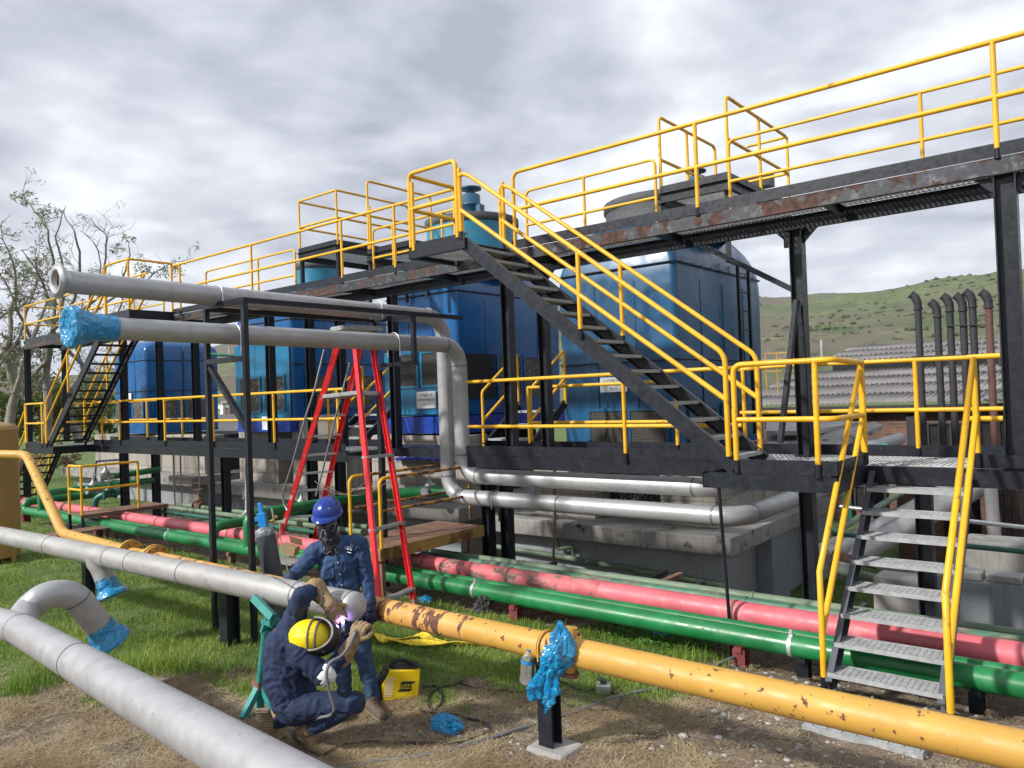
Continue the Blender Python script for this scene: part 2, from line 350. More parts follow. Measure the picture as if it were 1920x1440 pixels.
Mt['denim_dark'] = paint('dark navy denim', (0.010, 0.024, 0.072), 0.85, var=0.4, scale=8, bump=0.35, bscale=45, dirt=0.25, dcol=(0.025, 0.05, 0.12), stretch=(1, 1, .45))
Mt['jeans'] = paint('blue jeans', (0.028, 0.070, 0.15), 0.85, var=0.4, scale=8, bump=0.3, bscale=50, dirt=0.4, dcol=(0.085, 0.13, 0.20), stretch=(1, 1, .4))
Mt['navy_glove'] = paint('navy glove', (0.012, 0.022, 0.075), 0.6, var=0.3, scale=20, bump=0.3, bscale=90)
Mt['leather'] = paint('tan leather', (0.30, 0.20, 0.10), 0.75, var=0.3, scale=12, bump=0.4, bscale=40, dirt=0.5, dcol=(0.15, 0.10, 0.06))
Mt['boot'] = paint('brown suede boot', (0.12, 0.085, 0.06), 0.85, var=0.35, scale=15, bump=0.4, bscale=60, dirt=0.5, dcol=(0.1, 0.07, 0.045))
Mt['sole'] = paint('boot sole', (0.24, 0.19, 0.13), 0.85, var=0.3, scale=20, bump=0.5, bscale=80)
Mt['skin'] = paint('skin', (0.22, 0.11, 0.07), 0.55, var=0.1, scale=8)
Mt['helmet_blue'] = paint('blue helmet', (0.006, 0.036, 0.24), 0.22, var=0.08, scale=6, dirt=0.12, dcol=(0.15, 0.18, 0.4))
Mt['helmet_yellow'] = paint('yellow helmet', (0.80, 0.62, 0.008), 0.4, var=0.08, scale=6, dirt=0.3, dcol=(0.62, 0.5, 0.03))
Mt['mask_black'] = paint('black visor', (0.012, 0.012, 0.013), 0.3, var=0.2)
Mt['mask_edge'] = paint('scuffed visor shell', (0.34, 0.32, 0.29), 0.6, var=0.35, scale=14)
Mt['red_plastic'] = paint('red plastic', (0.6, 0.04, 0.03), 0.4, var=0.1)
Mt['wood'] = paint('weathered wood', (0.27, 0.19, 0.12), 0.85, var=0.35, scale=6, stretch=(1, 1, .3))
Mt['board'] = paint('cardboard', (0.33, 0.22, 0.12), 0.8, var=0.2)
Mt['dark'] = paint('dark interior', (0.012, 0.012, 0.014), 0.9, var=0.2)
Mt['exhaust'] = paint('sooty exhaust', (0.032, 0.03, 0.034), 0.7, var=0.3, scale=3, rust=0.3, rcol=(0.13, 0.065, 0.045), rscale=2.0, rsoft=.2)
Mt['exhaust_rust'] = paint('rusty exhaust', (0.12, 0.06, 0.045), 0.75, var=0.35, scale=3)
Mt['bark'] = paint('eucalyptus bark', (0.27, 0.235, 0.20), 0.85, var=0.4, scale=5, bump=0.3)
Mt['twig'] = paint('thin grey branch', (0.20, 0.18, 0.165), 0.85, var=0.3, scale=4)
Mt['valve'] = paint('silver valve paint', (0.45, 0.46, 0.46), 0.4, 0.4, var=0.2, scale=15, bump=0.2)
Mt['hose_brown'] = paint('brown dry hose', (0.19, 0.12, 0.08), 0.8, var=0.3, scale=10)
# patterned ones
def leaf_mat(name, a, b, trans=0.25):
    m, nt, p = mk(name); N = nt.nodes; L = nt.links
    g = N.new('ShaderNodeNewGeometry'); oi = N.new('ShaderNodeTexNoise'); oi.inputs['Scale'].default_value = 1.1; oi.inputs['Detail'].default_value = 3
    L.new(g.outputs['Position'], oi.inputs['Vector'])
    r = N.new('ShaderNodeMapRange'); L.new(oi.outputs['Fac'], r.inputs[0]); r.inputs[1].default_value = 0.35; r.inputs[2].default_value = 0.65
    ad = N.new('ShaderNodeMath'); ad.operation = 'ADD'; L.new(r.outputs[0], ad.inputs[0])
    mu = N.new('ShaderNodeMath'); mu.operation = 'MULTIPLY_ADD'; L.new(g.outputs['Random Per Island'], mu.inputs[0]); mu.inputs[1].default_value = 0.9; mu.inputs[2].default_value = -0.45
    L.new(mu.outputs[0], ad.inputs[1]); ad.use_clamp = True
    mx = N.new('ShaderNodeMixRGB'); L.new(ad.outputs[0], mx.inputs[0]); mx.inputs[1].default_value = (*a, 1); mx.inputs[2].default_value = (*b, 1)
    L.new(mx.outputs[0], p.inputs['Base Color']); p.inputs['Roughness'].default_value = 0.55; p.inputs['Specular IOR Level'].default_value = 0.25
    tr = N.new('ShaderNodeBsdfTranslucent'); L.new(mx.outputs[0], tr.inputs[0]); ms = N.new('ShaderNodeMixShader'); ms.inputs[0].default_value = trans
    L.new(p.outputs[0], ms.inputs[1]); L.new(tr.outputs[0], ms.inputs[2]); L.new(ms.outputs[0], N['Material Output'].inputs[0])
    return m
Mt['grass'] = leaf_mat('grass blades', (0.075, 0.165, 0.014), (0.32, 0.42, 0.075), 0.35)
Mt['straw'] = leaf_mat('dry straw', (0.24, 0.17, 0.09), (0.55, 0.45, 0.28), 0.1)
Mt['leaf'] = leaf_mat('eucalyptus leaves', (0.08, 0.11, 0.055), (0.27, 0.29, 0.18), 0.3)
Mt['bush'] = leaf_mat('bush leaves', (0.035, 0.06, 0.015), (0.15, 0.18, 0.05), 0.25)
Mt['clover'] = leaf_mat('clover leaves', (0.05, 0.15, 0.02), (0.13, 0.28, 0.05), 0.3)
def film_mat():
    m, nt, p = mk('blue stretch film'); N = nt.nodes; L = nt.links
    p.inputs['Roughness'].default_value = 0.22; p.inputs['Coat Weight'].default_value = 0.6; p.inputs['Coat Roughness'].default_value = 0.05
    t = N.new('ShaderNodeTexCoord'); mp = N.new('ShaderNodeMapping'); mp.inputs['Scale'].default_value = (1, 1, .45); mp.inputs['Rotation'].default_value = (.6, .4, 0); L.new(t.outputs['Object'], mp.inputs[0])
    def rn(sc, d, rg):
        n = N.new('ShaderNodeTexNoise'); n.noise_type = 'RIDGED_MULTIFRACTAL'; n.inputs['Scale'].default_value = sc; n.inputs['Detail'].default_value = d; n.inputs['Roughness'].default_value = rg; n.inputs['Distortion'].default_value = .6; L.new(mp.outputs[0], n.inputs['Vector']); return n.outputs['Fac']
    a = rn(11, 4, .55); b = rn(34, 3, .5)
    ad = N.new('ShaderNodeMath'); ad.operation = 'MULTIPLY_ADD'; L.new(b, ad.inputs[0]); ad.inputs[1].default_value = .35; L.new(a, ad.inputs[2])
    bp = N.new('ShaderNodeBump'); bp.inputs['Strength'].default_value = 1.0; bp.inputs['Distance'].default_value = 0.016; L.new(ad.outputs[0], bp.inputs['Height']); L.new(bp.outputs[0], p.inputs['Normal']); L.new(bp.outputs[0], p.inputs['Coat Normal'])
    r = N.new('ShaderNodeValToRGB'); L.new(ad.outputs[0], r.inputs[0]); e = r.color_ramp.elements
    e[0].position = .25; e[0].color = (.0, .24, .50, 1); e[1].position = 1.0; e[1].color = (.14, .66, .86, 1); x = e.new(.6); x.color = (.004, .42, .72, 1)
    L.new(r.outputs[0], p.inputs['Base Color']); p.inputs['Alpha'].default_value = .84; return m
Mt['film'] = film_mat()
def brick_mat():
    m, nt, p = mk('old brick wall'); N = nt.nodes; L = nt.links
    g = N.new('ShaderNodeNewGeometry'); s_ = N.new('ShaderNodeSeparateXYZ'); L.new(g.outputs['Position'], s_.inputs[0])
    a = N.new('ShaderNodeMath'); a.operation = 'ADD'; L.new(s_.outputs[0], a.inputs[0]); L.new(s_.outputs[1], a.inputs[1])
    c = N.new('ShaderNodeCombineXYZ'); L.new(a.outputs[0], c.inputs[0]); L.new(s_.outputs[2], c.inputs[1])
    b = N.new('ShaderNodeTexBrick'); b.inputs['Scale'].default_value = 1.0; b.inputs['Brick Width'].default_value = 0.26; b.inputs['Row Height'].default_value = 0.085; b.inputs['Mortar Size'].default_value = 0.012
    b.inputs['Color1'].default_value = (0.24, 0.105, 0.07, 1); b.inputs['Color2'].default_value = (0.13, 0.065, 0.05, 1); b.inputs['Mortar'].default_value = (0.16, 0.13, 0.11, 1)
    L.new(c.outputs[0], b.inputs[0])
    n = N.new('ShaderNodeTexNoise'); n.inputs['Scale'].default_value = 0.8; n.inputs['Detail'].default_value = 5; L.new(g.outputs['Position'], n.inputs['Vector'])
    r = N.new('ShaderNodeMapRange'); L.new(n.outputs['Fac'], r.inputs[0]); r.inputs[1].default_value = 0.42; r.inputs[2].default_value = 0.68
    mx = N.new('ShaderNodeMixRGB'); mx.blend_type = 'MULTIPLY'; L.new(r.outputs[0], mx.inputs[0]); L.new(b.outputs['Color'], mx.inputs[1]); mx.inputs[2].default_value = (0.35, 0.34, 0.36, 1)
    L.new(mx.outputs[0], p.inputs['Base Color']); p.inputs['Roughness'].default_value = 0.9
    return m
Mt['brick'] = brick_mat()
def block_mat():
    m, nt, p = mk('concrete block wall'); N = nt.nodes; L = nt.links
    g = N.new('ShaderNodeNewGeometry'); s_ = N.new('ShaderNodeSeparateXYZ'); L.new(g.outputs['Position'], s_.inputs[0])
    a = N.new('ShaderNodeMath'); a.operation = 'ADD'; L.new(s_.outputs[0], a.inputs[0]); L.new(s_.outputs[1], a.inputs[1])
    c = N.new('ShaderNodeCombineXYZ'); L.new(a.outputs[0], c.inputs[0]); L.new(s_.outputs[2], c.inputs[1])
    b = N.new('ShaderNodeTexBrick'); b.inputs['Scale'].default_value = 1.0; b.inputs['Brick Width'].default_value = 0.55; b.inputs['Row Height'].default_value = 0.42; b.inputs['Mortar Size'].default_value = 0.006; b.offset = 0.0
    b.inputs['Color1'].default_value = (0.36, 0.33, 0.29, 1); b.inputs['Color2'].default_value = (0.28, 0.26, 0.235, 1); b.inputs['Mortar'].default_value = (0.1, 0.095, 0.085, 1)
    L.new(c.outputs[0], b.inputs[0])
    q = N.new('ShaderNodeMapping'); q.inputs['Scale'].default_value = (6, 6, .6); L.new(g.outputs['Position'], q.inputs[0])
    n = N.new('ShaderNodeTexNoise'); n.inputs['Scale'].default_value = 1.0; n.inputs['Detail'].default_value = 5; L.new(q.outputs[0], n.inputs['Vector'])
    r = N.new('ShaderNodeMapRange'); L.new(n.outputs['Fac'], r.inputs[0]); r.inputs[1].default_value = 0.5; r.inputs[2].default_value = 0.72; r.inputs[4].default_value = .8
    mx = N.new('ShaderNodeMixRGB'); L.new(r.outputs[0], mx.inputs[0]); L.new(b.outputs['Color'], mx.inputs[1]); mx.inputs[2].default_value = (0.15, 0.115, 0.08, 1)
    L.new(mx.outputs[0], p.inputs['Base Color']); p.inputs['Roughness'].default_value = 0.9
    return m
Mt['block'] = block_mat()
def mesh_fill_mat():
    """wet honeycomb fill seen behind the tower inlets"""
    m, nt, p = mk('honeycomb fill'); N = nt.nodes; L = nt.links
    t = N.new('ShaderNodeTexCoord'); v = N.new('ShaderNodeTexVoronoi'); v.inputs['Scale'].default_value = 26; v.feature = 'DISTANCE_TO_EDGE'; v.inputs['Randomness'].default_value = 0.45
    L.new(t.outputs['Object'], v.inputs['Vector'])
    r = N.new('ShaderNodeMapRange'); L.new(v.outputs['Distance'], r.inputs[0]); r.inputs[1].default_value = 0.02; r.inputs[2].default_value = 0.10; r.inputs[3].default_value = 1; r.inputs[4].default_value = 0
    n = N.new('ShaderNodeTexNoise'); n.inputs['Scale'].default_value = 2.5; L.new(t.outputs['Object'], n.inputs['Vector'])
    mu = N.new('ShaderNodeMath'); mu.operation = 'MULTIPLY'; L.new(r.outputs[0], mu.inputs[0]); L.new(n.outputs['Fac'], mu.inputs[1])
    mx = N.new('ShaderNodeMixRGB'); L.new(mu.outputs[0], mx.inputs[0]); mx.inputs[1].default_value = (0.008, 0.009, 0.010, 1); mx.inputs[2].default_value = (0.52, 0.46, 0.36, 1)
    L.new(mx.outputs[0], p.inputs['Base Color']); p.inputs['Roughness'].default_value = 0.7
    bp = N.new('ShaderNodeBump'); bp.inputs['Strength'].default_value = 0.7; bp.inputs['Distance'].default_value = 0.02; L.new(r.outputs[0], bp.inputs['Height']); L.new(bp.outputs[0], p.inputs['Normal'])
    return m
Mt['fill'] = mesh_fill_mat()
def roof_mat():
    m = paint('weathered fibre cement roof', (0.25, 0.235, 0.225), 0.9, var=0.35, scale=0.7, dirt=0.6, dcol=(0.13, 0.12, 0.115), rust=0.15, rcol=(0.36, 0.35, 0.33), rscale=2.5, rsoft=.1, world=True)
    return m
Mt['roof'] = roof_mat()
Mt['roof_grey'] = paint('grey sheet roof', (0.33, 0.33, 0.32), 0.7, var=0.25, scale=1, world=True)
def glass_mat(name, col, rough=0.05):
    m, nt, p = mk(name); p.inputs['Base Color'].default_value = (*col, 1); p.inputs['Roughness'].default_value = rough
    p.inputs['Transmission Weight'].default_value = 0.9; p.inputs['IOR'].default_value = 1.33; return m
Mt['clear'] = glass_mat('clear plastic', (0.9, 0.94, 0.95))
def bandana_mat():
    m, nt, p = mk('patterned black neck gaiter'); N = nt.nodes; L = nt.links
    t = N.new('ShaderNodeTexCoord'); n = N.new('ShaderNodeTexNoise'); n.inputs['Scale'].default_value = 11; n.inputs['Detail'].default_value = 2.5; n.inputs['Distortion'].default_value = 1.6; L.new(t.outputs['Object'], n.inputs['Vector'])
    r = N.new('ShaderNodeValToRGB'); L.new(n.outputs['Fac'], r.inputs[0]); e = r.color_ramp.elements
    e[0].position = 0.53; e[0].color = (0.012, 0.012, 0.018, 1); e[1].position = 0.57; e[1].color = (0.012, 0.012, 0.018, 1)
    x = e.new(0.55); x.color = (0.45, 0.45, 0.47, 1)
    L.new(r.outputs[0], p.inputs['Base Color']); p.inputs['Roughness'].default_value = 0.85; return m
Mt['bandana'] = bandana_mat()
# ------------------------------------------------------------------ ground (one sheet, dips a little behind the pipe rack)
def ground_z(x, y):
    z = -0.16*sstep(6.5, 7.1, y)
    z -= 0.8*sstep(8.3, 9.7, y)*sstep(-12.5, -10.5, x)
    z -= 0.7*sstep(11.0, 13.0, y)*sstep(-4.2, -3.2, x)
    return z
def fbm(x, y, s=1.0, o=0.0): return mnoise.fractal(V(x*s+o, y*s-o*0.7, o), 0.9, 2.0, 4)
def seg_d(x, y, a, b):
    dx, dy = b[0]-a[0], b[1]-a[1]; t = max(0, min(1, ((x-a[0])*dx+(y-a[1])*dy)/(dx*dx+dy*dy)))
    return math.hypot(x-a[0]-t*dx, y-a[1]-t*dy)
# dirt border in the photo, as world points on the ground
BORDER = [(-30, -1.5), (-7.9, 2.45), (-6.3, 3.75), (-5.3, 3.75), (-4.6, 4.55), (-3.9, 5.05), (-3.2, 5.35), (-2.9, 6.0), (-3.1, 7.2), (-4.4, 7.5), (-5.8, 7.0), (-12, 7.0), (-20, 6.8), (-22, 11), (-60, 14)]
def inside_grass(x, y):
    """signed measure of grassiness, >0 grass"""
    poly = BORDER+[(-60, -30)]
    c = False; n = len(poly); j = n-1
    for i in range(n):
        xi, yi = poly[i]; xj, yj = poly[j]
        if (yi > y) != (yj > y) and x < (xj-xi)*(y-yi)/(yj-yi)+xi: c = not c
        j = i
    d = min(seg_d(x, y, BORDER[i], BORDER[i+1]) for i in range(len(BORDER)-1))
    return d if c else -d
def grassiness(x, y):
    g = inside_grass(x, y)
    if y > 11.5 and x < -3.5: g = 1.0
    g = g*1.1+0.55*fbm(x, y, 1.3, 3.0)+0.25*fbm(x, y, 4.0, 9.0)
    if x < -4.5 and y < 6: g -= 0.55*max(0, fbm(x, y, 0.9, 21.0)-0.15)*2
    return g
gm = bpy.data.meshes.new('ground')
xs = np.unique(np.concatenate([np.linspace(-3500, -60, 10), np.linspace(-60, -16, 60), np.linspace(-16, 3, 190), np.linspace(3, 40, 20), np.linspace(40, 3500, 8)]))
ys = np.unique(np.concatenate([np.linspace(-3500, -3, 8), np.linspace(-3, 1, 10), np.linspace(1, 10, 110), np.linspace(10, 40, 50), np.linspace(40, 3500, 10)]))
verts = []; gatt = []
for y in ys:
    for x in xs:
        near = -30 < x < 6 and -3 < y < 14
        b = (0.02*fbm(x, y, 2.2, 1.0)+0.012*fbm(x, y, 7, 4.0)) if near else 0.0
        verts.append((x, y, ground_z(x, y)+b)); gatt.append(grassiness(x, y) if (-60 < x < 5 and -6 < y < 30) else (1.0 if x < -4 else 0.0))
nx = len(xs); faces = [(j*nx+i, j*nx+i+1, (j+1)*nx+i+1, (j+1)*nx+i) for j in range(len(ys)-1) for i in range(nx-1)]
gm.from_pydata(verts, [], faces); gm.polygons.foreach_set('use_smooth', [True]*len(faces))
ga = gm.attributes.new('grass', 'FLOAT', 'POINT'); ga.data.foreach_set('value', gatt)
m, nt, p = mk('soil and turf'); N = nt.nodes; L = nt.links
g = N.new('ShaderNodeNewGeometry'); att = N.new('ShaderNodeAttribute'); att.attribute_name = 'grass'
def gn(sc, det=7, ro=0.6):
    n = N.new('ShaderNodeTexNoise'); n.inputs['Scale'].default_value = sc; n.inputs['Detail'].default_value = det; n.inputs['Roughness'].default_value = ro; L.new(g.outputs['Position'], n.inputs['Vector']); return n.outputs['Fac']
def gr(v, a, b, lo=0, hi=1):
    r = N.new('ShaderNodeMapRange'); L.new(v, r.inputs[0]); r.inputs[1].default_value = a; r.inputs[2].default_value = b; r.inputs[3].default_value = lo; r.inputs[4].default_value = hi; return r.outputs[0]
def gx(f, a, b):
    x = N.new('ShaderNodeMixRGB'); L.new(f, x.inputs[0])
    for i, c in ((1, a), (2, b)):
        if isinstance(c, tuple): x.inputs[i].default_value = (*c, 1)
        else: L.new(c, x.inputs[i])
    return x.outputs[0]
soil = gx(gr(gn(2.2), 0.4, 0.62), (0.22, 0.165, 0.115), (0.085, 0.06, 0.042))
soil = gx(gr(gn(6), 0.50, 0.62), soil, (0.33, 0.265, 0.185))
soil = gx(gr(gn(17), 0.56, 0.64), soil, (0.07, 0.05, 0.036))
soil = gx(gr(gn(45, 4), 0.45, 0.7), soil, (0.13, 0.10, 0.075))
turf = gx(gr(gn(3), 0.35, 0.65), (0.085, 0.15, 0.025), (0.15, 0.20, 0.05))
turf = gx(gr(gn(60, 3), 0.4, 0.7), turf, (0.035, 0.06, 0.012))
L.new(gx(gr(att.outputs['Fac'], -0.05, 0.25), soil, turf), p.inputs['Base Color']); p.inputs['Roughness'].default_value = 0.95
bp = N.new('ShaderNodeBump'); bp.inputs['Strength'].default_value = 0.9; bp.inputs['Distance'].default_value = 0.03; L.new(gn(28), bp.inputs['Height']); L.new(bp.outputs[0], p.inputs['Normal'])
gm.materials.append(m)
ground = bpy.data.objects.new('ground', gm); COL.objects.link(ground); ground['kind'] = 'structure'

# ------------------------------------------------------------------ steelwork helpers
def railing(parent, rails, posts, r=0.024, mat='yellow', foot=0.09, bend=0.09, name='railing', pr=0.024, footmat='black'):
    b = MB()
    for pl in rails: b.tube(pl, r, 10, bend=bend)
    o = b.build(name, Mt[mat], parent)
    for base, top in posts:
        base = Vector(base); top = Vector(top); q = MB()
        d = (top-base).normalized()
        if foot > 0:
            q.tube([base, base+d*foot], pr*1.12, 8, m=1); q.tube([base+d*foot, top], pr, 10, m=0)
        else: q.tube([base, top], pr, 10, m=0)
        q.build('post', [Mt[mat], Mt[footmat]], o)
    return o
def grating(b, x0, x1, y0, y1, z, step=0.04, m=0, bars_along='y', t=0.005, h=0.028):
    if bars_along == 'y':
        n = int((x1-x0)/step)
        for i in range(n+1):
            x = x0+(x1-x0)*i/n; b.box2((x-t/2, y0, z-h), (x+t/2, y1, z), m)
        k = max(2, int((y1-y0)/0.1))
        for i in range(k+1):
            y = y0+(y1-y0)*i/k; b.box2((x0, y-0.003, z-0.010), (x1, y+0.003, z-0.002), m)
    return b
def stair(root, bot, top, ydir, width, n, mats, tread_d=0.22, strw=0.17, end_ext=0.0):
    """bot/top: nosing line ends at one stringer; ydir: unit vector towards the other stringer"""
    bot = Vector(bot); top = Vector(top); w = Vector(ydir)*width
    run = V(top.x-bot.x, top.y-bot.y, 0).normalized()
    d = (top-bot).normalized()
    for off, fl in ((V(0, 0, 0), 1), (w, -1)):
        q = MB(); side_out = d.cross(V(0, 0, 1)).normalized()
        fl2 = fl if side_out.dot(Vector(ydir)) > 0 else -fl
        q.channel(bot+off-d*end_ext, top+off+d*0.02, 0.05, strw, 0.008, None, 0, fl2); q.build('stringer', mats[0], root)
    for i in range(n):
        t = (i+0.5)/n; c = bot.lerp(top, t)+w/2; q = MB()
        a = c-w/2*0.97; e = c+w/2*0.97
        # serrated grating tread: frame plus cross bars
        q.beam(a-run*tread_d/2, e-run*tread_d/2, 0.006, 0.035, m=0); q.beam(a+run*tread_d/2, e+run*tread_d/2, 0.006, 0.035, m=0)
        for k in range(6): q.beam(a+run*tread_d*(-0.5+(k+0.5)/6), e+run*tread_d*(-0.5+(k+0.5)/6), 0.005, 0.028)
        q.beam(a-V(0, 0, .008), e-V(0, 0, .008), tread_d*.96, .003)
        k = int(width/0.045)
        for j in range(1, k): 
            pp = a.lerp(e, j/k); q.beam(pp-run*tread_d/2+V(0, 0, .006), pp+run*tread_d/2+V(0, 0, .006), 0.026 if j % 4 == 0 else 0.017, 0.012)
        q.build('tread', mats[1], root)

X0, X1 = -23.6, 1.6
YF, YR = 7.9, 8.75
# ------------------------------------------------------------------ upper walkway
uw = thing('upper_walkway', 'long raised steel walkway with peeling black beams running past the tower fans', 'walkway', (-6, 8.3, 0))
b = MB(); b.channel((X0, YF, 4.36), (X1, YF, 4.36), 0.06, 0.145, 0.009, None, 0, -1); b.build('front_beam', Mt['black_rust'], uw)
b = MB(); b.channel((X0, YR, 4.33), (X1, YR, 4.33), 0.06, 0.16, 0.009, None, 0, 1); b.build('rear_beam', Mt['black'], uw)
for (a, c) in ((X0, -16.55), (-15.4, -7.4), (-6.35, X1)):
    b = MB(); b.box2((a, YF-0.012, 4.437), (c, YF-0.006, 4.555)); b.build('toe_plate', Mt['black'], uw)
b = MB(); b.box2((X0, YR+0.006, 4.43), (X1, YR+0.012, 4.55)); b.build('toe_plate', Mt['black'], uw)
for k in range(int((X1-X0)/1.9)):
    b = MB(); b.channel((X0+0.3+k*1.9, YF+0.065, 4.345), (X0+0.3+k*1.9, YR-0.065, 4.345), 0.05, 0.1, 0.007); b.build('cross_member', Mt['black'], uw)
b = MB(); grating(b, X0+0.02, X1, YF+0.07, YR-0.07, 4.435, 0.05); b.build('grating', Mt['galv'], uw)
ZD = 4.44; ZT = 5.45; ZM = 4.96
# front railing of the upper walkway
fx = [0.9, -0.88, -3.70, -6.28]
railing(uw, [[(X1, YF, ZT), (-6.30, YF, ZT), (-6.30, YF, ZD)], [(X1, YF, ZM), (-6.3, YF, ZM)]], [((x, YF, ZD-0.02), (x, YF, ZT)) for x in fx[:-1]], bend=0.10)
lx = [at(u, 480, Y=YF).x for u in (741, 641, 471)]
railing(uw, [[(-7.38, YF, ZT), (-15.38, YF, ZT)], [(-7.38, YF, ZM), (-15.38, YF, ZM)]], [((x, YF, ZD-0.02), (x, YF, ZT)) for x in lx+[-15.1]], r=0.022, pr=0.022)
railing(uw, [[(-16.5, YF, ZT), (X0, YF, ZT), (X0, YR, ZT), (X0+3, YR, ZT)], [(-16.5, YF, ZM), (X0, YF, ZM), (X0, YR, ZM), (X0+3, YR, ZM)]], [((x, YF, ZD-0.02), (x, YF, ZT)) for x in (X0, -21.2, -18.6)], r=0.022, pr=0.022, bend=0.06)
# rear railing, in bays
def rear_bay(xa, xb, posts, sq=False):
    railing(uw, [[(xa, YR, ZD), (xa, YR, ZT), (xb, YR, ZT), (xb, YR, ZD)], [(xa, YR, ZM), (xb, YR, ZM)]], [((x, YR, ZD), (x, YR, ZT)) for x in posts], foot=0.0, mat='yellow', r=0.02, pr=0.02, bend=0.08)
rear_bay(-3.68, 1.5, [-1.62, 0.4]); rear_bay(-6.75, -4.66, [-5.75]); rear_bay(-10.1, -8.0, [-9.6, -8.45]); rear_bay(-15.6, -12.35, [-13.6]); rear_bay(-20.5, -17.5, [-19.0])
# columns
def column(u, Y, ztop, zbot, w=0.15, mat='black', parent=uw, X=None):
    x = X if X is not None else at(u, 700, Y=Y).x
    b = MB(); b.ibeam((x, Y, zbot), (x, Y, ztop), w, w, 0.012, (1, 0, 0)); b.box2((x-w*.7, Y-w*.7, zbot), (x+w*.7, Y+w*.7, zbot+0.012)); b.build('column', Mt[mat], parent); return x
column(0, 7.975, 4.285, 1.72, 0.17, X=-0.84); column(0, 8.86, 4.25, 1.6, 0.15, X=0.4)
column(1505, 8.70, 4.25, 1.72, 0.14)
for u, Y in ((956, 7.975), (1023, 8.68), (508, 7.975), (583, 8.68), (300, 8.68), (232, 7.975), (52, 7.975), (122, 8.68), (640, 8.68), (740, 8.68), (367, 8.68)):
    column(u, Y, 4.285 if Y < 8 else 4.25, 1.70, 0.13)
b = MB(); x = at(1505, 700, Y=8.7).x
b.beam((x-0.02, 8.72, 3.55), (x-1.15, 8.73, 4.25), 0.05, 0.06); b.build('brace', Mt['black'], uw)
b = MB(); b.beam((x, 8.6, 3.45), at(1463, 830, Y=8.2), 0.05, 0.05); b.build('brace', Mt['black'], uw)
b = MB(); b.beam(at(124, 655, Y=8.7), at(205, 728, Y=8.7), 0.06, 0.08); b.build('brace', Mt['black'], uw)

# gusset plates and bolted end plates at the column heads
for o in [c for c in uw.children if c.name.startswith('column')]:
    bb = [v.co+ROOT[o.name] for v in o.data.vertices]; cx0 = sum(v.x for v in bb)/len(bb); cy0 = sum(v.y for v in bb)/len(bb); ztp = max(v.z for v in bb)
    if cx0 < -8: continue
    for sg in (-1, 1):
        q = MB(); q.add([V(cx0+sg*.07, cy0-.004, ztp), V(cx0+sg*.24, cy0-.004, ztp), V(cx0+sg*.07, cy0-.004, ztp-.17), V(cx0+sg*.07, cy0+.004, ztp), V(cx0+sg*.24, cy0+.004, ztp), V(cx0+sg*.07, cy0+.004, ztp-.17)], [(0, 1, 2), (5, 4, 3), (0, 3, 4, 1), (1, 4, 5, 2), (2, 5, 3, 0)]); q.build('gusset', Mt['black'], uw)
    q = MB(); q.box2((cx0-.11, cy0-.1, ztp-.001), (cx0+.11, cy0+.1, ztp-.012))
    for dx in (-.09, .09):
        for dy in (-.08, .08): q.tube([(cx0+dx, cy0+dy, ztp-.03), (cx0+dx, cy0+dy, ztp-.011)], .012, 6)
    q.build('end_plate', Mt['black'], uw)
# ------------------------------------------------------------------ fan platforms behind the walkway (steps up to each fan)
def fan_platform(label, xa, xb, y0, y1, z, rail_sets, legs, grp='raised fan platforms above the walkway'):
    r = thing('fan_platform', label, 'platform', ((xa+xb)/2, (y0+y1)/2, z), grp)
    b = MB()
    for p, q in (((xa, y0), (xb, y0)), ((xb, y0), (xb, y1)), ((xb, y1), (xa, y1)), ((xa, y1), (xa, y0))):
        b.channel((*p, z-0.06), (*q, z-0.06), 0.05, 0.13, 0.008)
        b.beam((*p, z+0.05), (*q, z+0.05), 0.006, 0.1)
    b.build('frame', Mt['black'], r)
    b = MB(); grating(b, xa+.02, xb-.02, y0+.03, y1-.03, z, 0.05); b.build('grating', Mt['galv'], r)
    for x, y in legs:
        b = MB(); b.box2((x-.03, y-.03, 4.44), (x+.03, y+.03, z-0.12)); b.build('leg', Mt['black'], r)
    for pl, po in rail_sets: railing(r, pl, po, r=0.021, pr=0.021, foot=0.0, bend=0.08)
    return r
z = 5.36
fan_platform('raised platform with open yellow rails above the second tower from the left', -12.3, -11.15, 8.8, 10.6, z,
    [([[(-12.3, 10.6, z+1), (-12.3, 8.82, z+1), (-11.15, 8.82, z+1), (-11.15, 10.6, z+1), (-11.15, 10.6, z)],
       [(-12.3, 10.6, z+.5), (-12.3, 8.82, z+.5), (-11.15, 8.82, z+.5), (-11.15, 10.6, z+.5)]],
      [((-12.28, 8.82, z), (-12.28, 8.82, z+1)), ((-11.15, 8.82, z), (-11.15, 8.82, z+1)), ((-12.3, 10.6, z), (-12.3, 10.6, z+1))])],
    [(-12.27, 8.85), (-11.18, 8.85), (-12.27, 10.5), (-11.18, 10.5)])
fan_platform('walk-on step between yellow hoops beside the tallest fan motor', -10.32, -9.2, 8.8, 10.3, 5.05,
    [([[(-10.32, 8.84, 5.05), (-10.32, 8.84, 6.36), (-10.32, 10.4, 6.36), (-10.32, 10.4, 5.3)], [(-10.32, 8.84, 5.75), (-10.32, 10.4, 5.75)]], [((-10.27, 8.84, 5.05), (-10.27, 8.84, 5.9))])],
    [(-10.3, 8.85), (-9.22, 8.85), (-10.3, 10.2)])
z = 5.0
